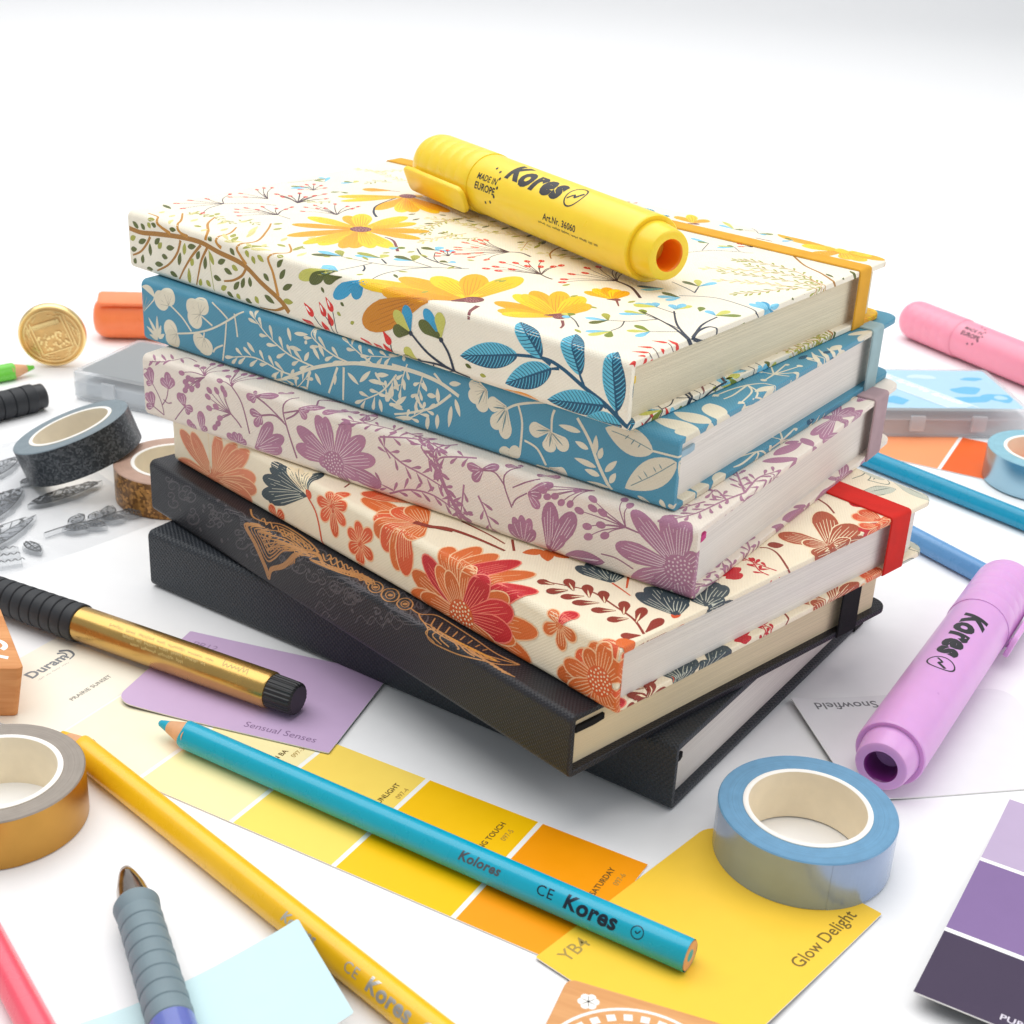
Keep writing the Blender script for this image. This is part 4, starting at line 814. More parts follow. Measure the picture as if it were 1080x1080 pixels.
ART[3]="""
P mv 4.6 ml|205.7,-9.6 209.2,-5.0
P mv 4.6 ml|205.7,-9.6 206.4,-3.7
P mv 4.6 ml|205.7,-9.6 208.6,-10.0
P mv 4.6 ml|205.8,-17.6 209.1,-13.6
P mv 4.6 ml|205.8,-17.6 206.5,-12.4
P mv 4.6 ml|205.8,-17.6 209.2,-18.6
P mv 4.6 ml|197.9,-9.3 201.5,-6.6
P mv 4.6 ml|197.9,-9.3 198.1,-3.5
P mv 4.6 ml|197.9,-9.3 195.5,-5.2
P mv 4.6 ml|190.8,-13.8 193.6,-9.7
P mv 4.6 ml|190.8,-13.8 191.6,-9.3
P mv 4.6 ml|190.8,-13.8 188.7,-16.3
P mv 4.6 ml|190.8,-13.8 186.9,-14.1
S mv2 0.4 0.4|205.4,-9.6 202.8,-13.2 201.3,-16.7 200.8,-19.6
S mv2 0.4 0.4|205.8,-17.6 200.8,-19.6
S mv2 0.4 0.4|198.1,-9.3 199.2,-13.1 201.6,-16.3
S mv2 0.4 0.4|190.8,-14.1 193.9,-17.7 195.7,-20.0
S mv2 0.4 0.4|200.7,-13.9 198.7,-14.7 196.8,-14.1
U mv2 mv 2.0 2.8|181.1,-1.0 189.8,-5.0 186.7,-3.5 190.1,-8.0 187.0,-6.8 189.1,-6.3 184.2,-4.7 188.3,-3.3
U mv2 mv 2.0 2.8|169.6,-11.1 179.0,-5.3 175.7,-4.6 172.9,-3.4 179.8,-7.7 179.4,-11.6 176.3,-10.3 172.0,-4.5 174.7,-13.9 175.6,-16.0 177.1,-17.8
U mv2 mv 2.0 2.8|168.9,-1.3 173.3,3.2 175.0,8.6 170.9,8.0 168.2,8.8 164.5,8.8 174.5,-0.5 176.2,11.7
U mv2 mv 2.0 2.8|181.1,-0.5 188.1,3.8 185.1,3.8 185.4,8.3 182.6,9.2 191.4,-2.2 177.8,6.6
S mv2 0.5 0.6|169.6,-11.1 166.9,-13.0 165.1,-14.7
S mv2 0.5 0.6|168.9,-1.3 164.6,-6.3 161.6,-15.9
S mv2 0.4 0.4|206.4,-1.7 198.6,1.0 196.2,7.1 190.9,6.6
L mv 1|204.8,-0.9 206.9,-3.6
L mv 1|201.7,-0.1 203.8,-2.7
L mv 1|198.4,2.0 200.2,-1.4
L mv 1|203.8,-0.6 206.8,2.4
L mv 1|199.6,0.8 205.0,4.2
L mv 1|198.3,3.1 202.8,6.3
L mv 1|197.1,5.5 193.1,2.7
S mv2 0.5 0.7|143.4,3.8 146.9,-3.2 145.0,-10.4 141.4,-18.9
S mv2 0.5 0.7|146.8,-4.9 135.1,0.5 137.1,6.5 130.8,9.2
S mv2 0.5 0.7|146.7,-7.9 153.5,-4.1 158.7,-2.1
S mv2 0.5 0.7|145.6,-8.9 150.3,-6.7 156.3,-8.2
S mv2 0.5 0.7|145.7,-6.7 142.3,-4.5 140.0,-2.2
P mv 4 ml|158.2,-2.0 162.5,-3.6
P mv 4 ml|158.2,-2.0 159.3,-0.0
P mv 4 ml|158.2,-2.0 149.7,1.0
P mv 4 ml|158.2,-2.0 160.6,-4.5
P mv 4 ml|156.3,-8.2 161.3,-8.0
P mv 4 ml|156.3,-8.2 159.2,-12.6
P mv 4 ml|156.3,-8.2 157.0,-11.6
P mv 4 ml|140.3,-1.8 131.4,2.4
P mv 4 ml|140.3,-1.8 136.0,-0.7
P mv 4 ml|140.3,-1.8 137.1,-4.4
P mv 3.5 ml|148.7,3.6 151.3,2.8
P mv 3.5 ml|148.7,3.6 147.7,6.2
P mv 4 ml|123.9,4.8 126.8,4.5
P mv 4 ml|123.9,4.8 120.8,6.1
P mv 4 ml|123.9,4.8 131.0,-0.6
P mv 4 ml|117.6,6.0 120.1,5.2
P mv 4 ml|117.6,6.0 115.2,8.2
P mv 4 ml|117.6,6.0 115.4,2.0
P mv 6.5 ml|159.3,-21.0 151.7,-9.5
P mv 6.5 ml|159.3,-21.0 146.7,-13.1
P mv 6.5 ml|159.3,-21.0 147.6,-17.3
P mv 5 ml|182.9,-21.3 183.5,-13.6
P mv 5 ml|182.9,-21.3 181.0,-18.6
P mv 4 ml|186.5,-22.8 189.7,-18.2
P mv 4 ml|186.5,-22.8 187.6,-19.1
P mv 4 ml|166.6,-20.8 171.9,-18.7
P mv 4 ml|166.6,-20.8 168.9,-17.2
P mv 4 ml|166.6,-20.8 165.7,-16.9
P mv 4 ml|166.6,-20.8 163.1,-19.1
P mv 7.5 ml|126.0,-16.1 141.3,-8.1
P mv 7.5 ml|126.0,-16.1 132.9,-1.8
P mv 7.5 ml|126.0,-16.1 120.1,-0.3
P mv 7.5 ml|126.0,-16.1 113.7,-4.3
P mv 7.5 ml|126.0,-16.1 109.5,-10.5
P mv 7.5 ml|126.0,-16.1 107.1,-18.7
P mv 7.5 ml|126.0,-16.1 141.8,-15.0
P mv 5.5 ml|126.0,-16.1 129.5,-1.4
P mv 5.5 ml|126.0,-16.1 132.2,-17.4
P mv 5.5 ml|126.0,-16.1 120.5,-22.9
P mv 5.5 ml|126.0,-16.1 115.8,-18.9
D mv ml 4.2|126.2,-16.5
S mv2 0.4 0.4|124.3,-3.0 114.7,1.2 114.5,7.4
B mv 0.7 mv 4.2 1.1|100.7,3.1 91.1,2.1 92.3,-1.6 86.6,-6.9 82.8,-12.8 77.1,-18.3
B mv 0.7 mv 4.2 1.1|106.2,-5.5 99.3,-8.8 91.1,-10.4 83.9,-12.3
B mv 0.7 mv 4.2 1.1|104.0,-20.3 96.4,-16.7 87.4,-15.9 77.0,-19.1
B mv 0.7 mv 4.2 1.1|82.9,5.4 87.8,-2.1 85.8,-7.5
B mv 0.7 mv 4.2 1.1|76.4,-9.2 76.7,-13.7 77.1,-18.3
B mv 0.7 mv 4.2 1.1|71.2,-11.2 67.9,-16.5 63.7,-26.0
B mv 0.7 mv 4.2 1.1|71.0,-21.9 67.3,-23.5 64.6,-24.5
B mv 0.7 mv 4.2 1.1|73.0,0.9 84.7,-2.9 86.3,-6.0
B mv 0.7 mv 4.2 1.1|108.0,-2.6 93.4,1.3 86.9,0.4
S mv 1.5 1.2|88.9,-5.0 85.5,-8.3 81.6,-14.3 75.7,-20.5 67.1,-24.3
B mv 0.6 mv 3.8 1.0|104.7,-0.1 104.3,2.1 119.6,-0.0
B mv 0.6 mv 3.8 1.0|103.8,-8.5 106.1,-5.7
B mv 0.6 mv 3.8 1.0|102.6,-18.7 106.7,-18.1
P mv 4.4 ml|70.0,-2.7 75.6,-2.9
P mv 4.4 ml|70.0,-2.7 64.9,0.5
P mv 4.4 ml|70.0,-2.7 73.3,-7.0
P mv 3.6 ml|59.6,2.7 63.7,2.1
P mv 3.6 ml|59.6,2.7 59.8,5.1
P mv 4.4 ml|54.0,-5.4 46.3,0.2
P mv 4.4 ml|54.0,-5.4 50.1,-9.1
P mv 4.4 ml|54.0,-5.4 49.5,-4.6
P mv 3.5 ml|50.1,3.2 52.7,1.8
P mv 3.5 ml|50.1,3.2 46.5,4.9
S mv2 0.4 0.5|70.0,-2.7 65.7,-2.3 62.3,-5.2
S mv2 0.4 0.5|59.0,3.2 62.6,-3.5 59.3,-11.5
S mv2 0.4 0.5|54.4,-5.5 57.9,-8.3 59.2,-10.8
S mv2 0.4 0.5|59.4,-5.2 50.9,0.5
U mv2 mv 2.0 2.8|34.3,3.3 49.0,-3.1 47.3,-0.9 47.6,-4.6 38.6,0.6 40.0,-4.6 42.9,-5.0 45.1,-3.7
U mv2 mv 2.2 3.2|21.9,-6.2 33.1,-0.7 32.7,-3.7 29.5,-4.1 36.9,-5.7 34.0,-9.7 29.7,-7.9 33.4,-12.7 28.2,-10.7 24.8,3.4 22.0,1.4
S mv2 0.6 0.4|21.9,-6.2 16.5,-6.7
S mv2 0.4 0.4|28.9,-16.6 24.0,-16.4 18.4,-17.9
P mv 4.2 ml|54.3,-22.3 60.1,-17.0
P mv 4.2 ml|54.3,-22.3 58.6,-14.2
P mv 4.2 ml|54.3,-22.3 55.9,-12.8
P mv 4.2 ml|54.3,-22.3 52.9,-13.0
P mv 4.2 ml|54.3,-22.3 51.1,-16.2
P mv 8 ml|45.6,-22.0 46.4,-5.8
P mv 8 ml|45.6,-22.0 38.4,-6.8
P mv 4 ml|45.1,-21.8 41.0,-14.8
L mv 5.5|40.7,-21.4 27.5,-18.8
P ml 0.8 ml|39.8,-21.2 29.4,-18.9
P mv 8.5 ml|4.9,-13.4 20.6,-0.1
P mv 8.5 ml|4.9,-13.4 10.4,2.6
P mv 8.5 ml|4.9,-13.4 24.7,-12.6
P mv 8.5 ml|4.9,-13.4 18.8,-22.5
P mv 8.5 ml|4.9,-13.4 11.5,-22.6
P mv 8.5 ml|4.9,-13.4 2.1,-22.9
P mv 8 ml|4.4,-13.8 4.5,2.2
P mv 8 ml|4.4,-13.8 -0.7,-7.5
P mv 8 ml|4.4,-13.8 -2.2,-17.5
D mv ml 4.6|4.5,-13.7
B mv 0.7 mv 4.2 1.1|1.0,29.5 3.3,20.0 5.3,8.5 9.1,-0.2
B mv 0.7 mv 4.2 1.1|1.0,29.5 9.1,40.8 12.3,44.7
B mv 0.7 mv 4.2 1.1|1.0,29.5 2.6,41.2 0.9,48.1
B mv 0.7 mv 4.2 1.1|2.1,21.1 8.0,25.9 8.3,23.1
B mv 0.7 mv 4.2 1.1|6.9,16.8 9.2,11.1
L mv 4|6.3,60.0 4.0,75.4
L mv 4|6.9,53.3 -0.7,63.5
L mv 4|5.4,78.7 -0.0,74.6
P mv 5 ml|4.2,101.5 3.9,82.6
P mv 5 ml|4.2,101.5 8.7,99.6
P mv 5 ml|4.2,101.5 9.3,115.0
P mv 5 ml|4.2,101.5 3.4,114.7
P mv 5 ml|4.2,101.5 -1.5,115.8
P mv 5 ml|4.2,101.5 0.3,81.9
P mv 5 ml|4.2,101.5 -1.3,100.7
D mv ml 2.5|4.2,101.5
P mv 5 ml|4.3,120.8 2.3,135.9
P mv 5 ml|4.3,120.8 5.2,134.3
L mv 2.5|7.5,70.7 5.1,75.9
L mv 2.5|-2.5,95.4 -3.4,102.6
"""
ART[4]="""
E cr 7|196.7,-6.5 203.4,-4.1
E cr 7|196.7,-6.5 196.8,0.2
E cr 7|181.5,-6.0 187.7,-3.0
E cr 7|181.5,-6.0 180.0,0.4
E cr 7|181.5,-6.0 186.8,-10.2
E cr 7|193.1,-15.4 199.5,-14.0
E cr 7|193.1,-15.4 197.9,-20.3
E cr 7|180.2,-13.8 184.3,-17.6
E cr 7|180.2,-13.8 179.1,-19.9
E cr 7|209.5,-11.0 205.4,-1.4
S cr 0.6 0.7|196.1,-5.9 190.3,-9.1 186.1,-13.0
S cr 0.6 0.7|181.1,-6.4 175.9,-8.7
S cr 0.6 0.7|193.3,-15.4 183.9,-12.9 175.9,-9.6 168.2,-5.0 161.6,-0.3
S cr 0.6 0.7|176.2,-0.3 171.6,-2.8 168.7,-4.7
S cr 0.6 0.7|165.5,-2.2 164.8,-6.4 164.4,-9.9
S cr 0.6 0.7|169.3,-5.7 170.2,-12.2 171.7,-19.9
S cr 0.6 0.7|179.9,-11.9 180.4,-13.9
S cr 0.6 0.7|171.3,-14.3 174.6,-16.1 176.0,-17.8
L cr 1.4|202.6,-18.9 207.2,-12.7
L cr 1.4|203.0,-19.0 202.8,-11.2
L cr 1.4|203.0,-19.0 208.3,-16.2
L cr 1.4|203.0,-19.5 205.0,-16.1
L cr 1.4|202.6,-19.2 201.0,-14.2
L cr 1.4|202.4,-19.3 199.5,-17.0
L cr 1.4|203.0,-19.7 207.1,-18.9
L cr 1.4|203.0,-20.0 206.0,-19.8
S cr 1.35 1.0|95.4,-3.9 105.6,-5.2 115.9,-7.0 130.5,-12.0 145.3,-19.9 151.9,-22.9
B cr 0.65 cr 4.6 1.35|130.5,-11.9 141.4,-10.4 150.4,-6.4 156.0,-2.1
B cr 0.65 cr 4.6 1.35|138.9,-16.9 145.5,-16.8 156.6,-15.1 166.1,-17.1
B cr 0.65 cr 4.6 1.35|106.7,-5.0 112.0,-2.9 116.4,-0.6
B cr 0.65 cr 4.6 1.35|115.9,-7.0 123.4,-5.8 131.1,-2.5 132.1,1.1
B cr 0.65 cr 4.6 1.35|97.3,-6.1 102.9,-12.8 109.9,-17.3
S cr 0.9 0.7|132.6,-13.5 133.9,-19.6
S cr 0.9 0.7|121.0,-9.6 124.7,-19.0
S cr 0.9 0.7|118.4,-8.9 118.7,-20.1
L cr 1.5|160.1,-10.6 156.7,-13.4
L cr 1.5|141.9,-1.3 140.6,-5.8
L cr 1.5|139.1,-2.8 133.2,-1.7
L cr 1.5|134.7,-4.3 133.6,-4.9
L cr 1.5|116.8,-10.3 112.3,-13.1
L cr 1.5|111.9,-12.1 107.5,-7.4
L cr 1.5|108.3,-10.7 102.1,-10.0
L cr 1.5|105.4,-8.2 100.3,-6.9
L cr 1.5|122.0,-11.6 122.2,-15.7
L cr 1.5|130.4,-13.8 128.0,-17.2
L cr 1.5|103.8,-15.6 102.9,-19.8
L cr 1.5|100.6,-15.7 98.6,-9.0
L cr 1.5|99.6,-15.9 94.3,-16.6
L cr 1.5|131.4,-5.2 128.5,-8.9
L cr 1.5|128.9,-3.7 126.5,-7.5
L cr 1.5|134.9,-10.9 132.9,-7.4
L cr 1.5|141.6,-7.8 136.1,-7.7
S cr 1.4 1.1|99.1,-3.6 88.9,-3.5 80.8,-4.4 73.6,-6.8
S cr 0.9 0.6|76.5,-7.1 83.0,-12.7 91.9,-16.9 97.9,-18.9
S cr 0.9 0.6|83.0,-2.0 79.8,-4.5
L cr 1.6|96.5,-11.1 98.4,-6.8
L cr 1.6|94.0,-9.6 95.0,-6.4
L cr 1.6|89.9,-10.2 88.1,-13.2
L cr 1.6|85.4,-9.5 81.9,-9.0
L cr 1.6|81.2,-10.9 81.6,-6.3
L cr 1.6|97.6,-15.8 93.3,-12.0
L cr 1.6|74.9,-8.0 72.9,-13.1
L cr 1.6|76.2,-10.5 77.0,-17.6
L cr 1.6|81.3,-14.5 81.4,-19.3
L cr 1.6|84.8,-15.8 85.3,-21.2
L cr 1.6|90.7,-18.3 97.8,-20.2
L cr 1.6|77.3,-3.9 73.0,-2.8
L cr 1.6|87.7,-6.2 85.5,-8.2
E cr 4.8|63.6,-2.4 70.1,-1.6
E cr 4.8|63.6,-2.4 65.8,-9.4
E cr 4.8|64.1,-2.6 69.8,-6.6
E cr 4.8|56.4,-5.6 63.2,-6.2
E cr 4.8|56.4,-5.6 61.0,-13.3
E cr 4.8|56.4,-5.6 56.6,-15.5
E cr 4.8|41.1,-8.7 48.2,-10.2
E cr 4.8|41.1,-9.1 41.1,-15.2
E cr 4.8|41.1,-9.1 34.7,-12.6
E cr 4.8|50.9,-19.5 58.4,-20.3
E cr 4.8|50.9,-19.5 54.6,-18.0
E cr 4.8|40.7,-20.1 34.6,-21.1
E cr 4.8|40.6,-20.5 45.1,-23.5
S cr 0.65 0.8|56.8,-6.6 52.3,-3.7 40.6,0.4
S cr 0.65 0.8|52.3,-4.1 50.7,-9.2 51.0,-18.7
S cr 0.65 0.8|49.6,-14.0 45.1,-15.3 41.7,-19.5
S cr 0.65 0.8|40.6,-9.0 40.7,-4.7 40.0,-2.1
L bl2 0.5|56.8,-6.6 59.7,-11.6
L bl2 0.5|56.3,-6.9 57.5,-13.6
L bl2 0.5|56.9,-6.2 61.2,-6.9
L bl2 0.5|40.6,-9.4 41.0,-13.7
L bl2 0.5|40.3,-9.3 36.4,-12.0
L bl2 0.5|41.6,-8.8 45.8,-9.9
L bl2 0.5|64.6,-2.7 66.5,-7.5
S cr 0.9 1.1|32.4,-2.5 27.9,-8.0 24.2,-14.6 19.6,-20.9
L cr 1.8|31.0,-6.3 38.4,-6.2
L cr 1.8|28.1,-10.6 32.6,-9.5
L cr 1.8|25.8,-11.6 25.9,-5.8
L cr 1.8|24.5,-12.5 23.6,-8.9
L cr 1.8|25.1,-15.2 32.5,-14.5
L cr 1.8|23.8,-17.4 28.8,-16.9
L cr 1.8|22.2,-15.7 18.6,-11.4
L cr 1.8|20.4,-18.6 18.7,-15.1
L cr 1.8|20.6,-20.4 28.1,-20.8
L cr 1.8|11.3,-19.8 7.4,-21.6
L cr 1.8|4.1,-18.5 2.6,-21.5
L cr 1.8|1.3,-19.0 0.1,-20.8
L cr 8.2|7.7,-5.6 23.2,-2.9
L cr 8.2|0.3,-6.5 15.4,-18.6
S cr 0.6 0.6|7.9,-5.4 -0.2,-5.0
S bl2 0.25 0.25|8.4,-5.2 15.5,-3.7 21.1,-3.2
S bl2 0.25 0.25|0.9,-6.9 6.9,-12.2 13.6,-17.3
L bl2 0.35|11.7,-4.3 12.5,-5.8
L bl2 0.35|13.7,-3.6 14.8,-5.6
L bl2 0.35|15.6,-2.9 16.8,-4.5
L bl2 0.35|6.2,-11.1 7.3,-9.8
L bl2 0.35|8.6,-13.5 10.2,-11.8
L bl2 0.35|10.2,-14.8 11.8,-13.6
L bl2 0.35|4.5,-9.8 5.6,-8.5
L cr 7|-1.0,8.9 13.8,8.8
L cr 7|-0.3,16.5 11.7,16.6
L cr 7|7.5,29.6 -1.2,20.2
L cr 7|4.1,8.1 -1.7,4.1
L cr 3|0.3,55.3 2.3,46.9
L cr 3|1.7,105.1 1.9,97.2
L cr 3|4.3,116.2 -0.5,128.3
L cr 3|0.1,114.4 -0.9,125.5
S cr 0.7 0.5|5.0,64.6 9.3,63.9
S cr 0.7 0.5|5.0,64.6 4.7,57.6
S cr 0.7 0.5|5.0,64.6 8.9,70.5
S cr 0.7 0.5|5.0,64.6 6.3,74.7
S cr 0.7 0.5|5.0,64.6 2.6,76.6
S cr 0.7 0.5|5.0,64.6 0.7,70.9
S cr 0.7 0.5|5.0,64.6 0.8,66.3
S cr 0.7 0.5|6.6,50.7 8.3,44.3 9.4,35.4
S cr 0.7 0.5|6.6,50.7 2.9,46.3 1.0,35.8
S cr 0.7 0.5|6.6,50.7 5.7,40.5 6.2,35.4
S cr 0.7 0.5|6.6,50.7 1.7,47.5 -0.9,40.6
S cr 0.7 0.5|6.6,50.7 3.8,55.1 -0.3,55.8
S cr 0.7 0.5|3.6,84.6 -0.2,84.6 -4.5,83.5
S cr 0.7 0.5|3.7,89.9 -0.9,89.0 -5.8,86.6
E cr 2|10.3,63.9 8.2,63.6
E cr 2|5.9,58.1 4.0,57.5
E cr 2|6.7,75.4 5.3,75.4
E cr 2|3.5,77.5 1.7,76.8
E cr 2|1.0,69.6 0.0,71.5
E cr 2|9.7,35.1 9.0,37.3
E cr 2|1.3,34.8 0.9,37.3
E cr 2|-0.8,39.9 -0.7,42.9
E cr 2|6.1,85.8 2.3,85.8
E cr 2|5.6,91.8 -0.2,84.6
E cr 2|5.2,95.9 -1.6,89.6
E cr 2|3.8,99.2 -2.4,94.1
E cr 2|2.7,103.0 -2.0,99.2
L te 2|5.5,82.7 5.4,88.3
L te 2|2.1,93.4 1.9,97.2
B cr 0.5 cr 3.8 1.2|149.6,-23.3 145.3,-19.9 141.0,-18.3
B cr 0.5 cr 3.8 1.2|142.9,-25.1 138.7,-21.3 134.6,-16.6
B cr 0.5 cr 3.8 1.2|96.8,7.8 97.4,0.5 107.9,-2.8
B cr 0.5 cr 3.8 1.2|94.9,-15.9 99.8,-13.7 103.2,-10.2
B cr 0.5 cr 3.6 1.2|94.7,-20.3 89.8,-17.2 85.0,-13.7
B cr 0.5 cr 3.6 1.2|93.2,-1.6 94.8,-6.3 95.5,-10.0
B cr 0.5 cr 3.6 1.2|87.0,-3.0 88.5,-8.1 89.2,-11.8
"""
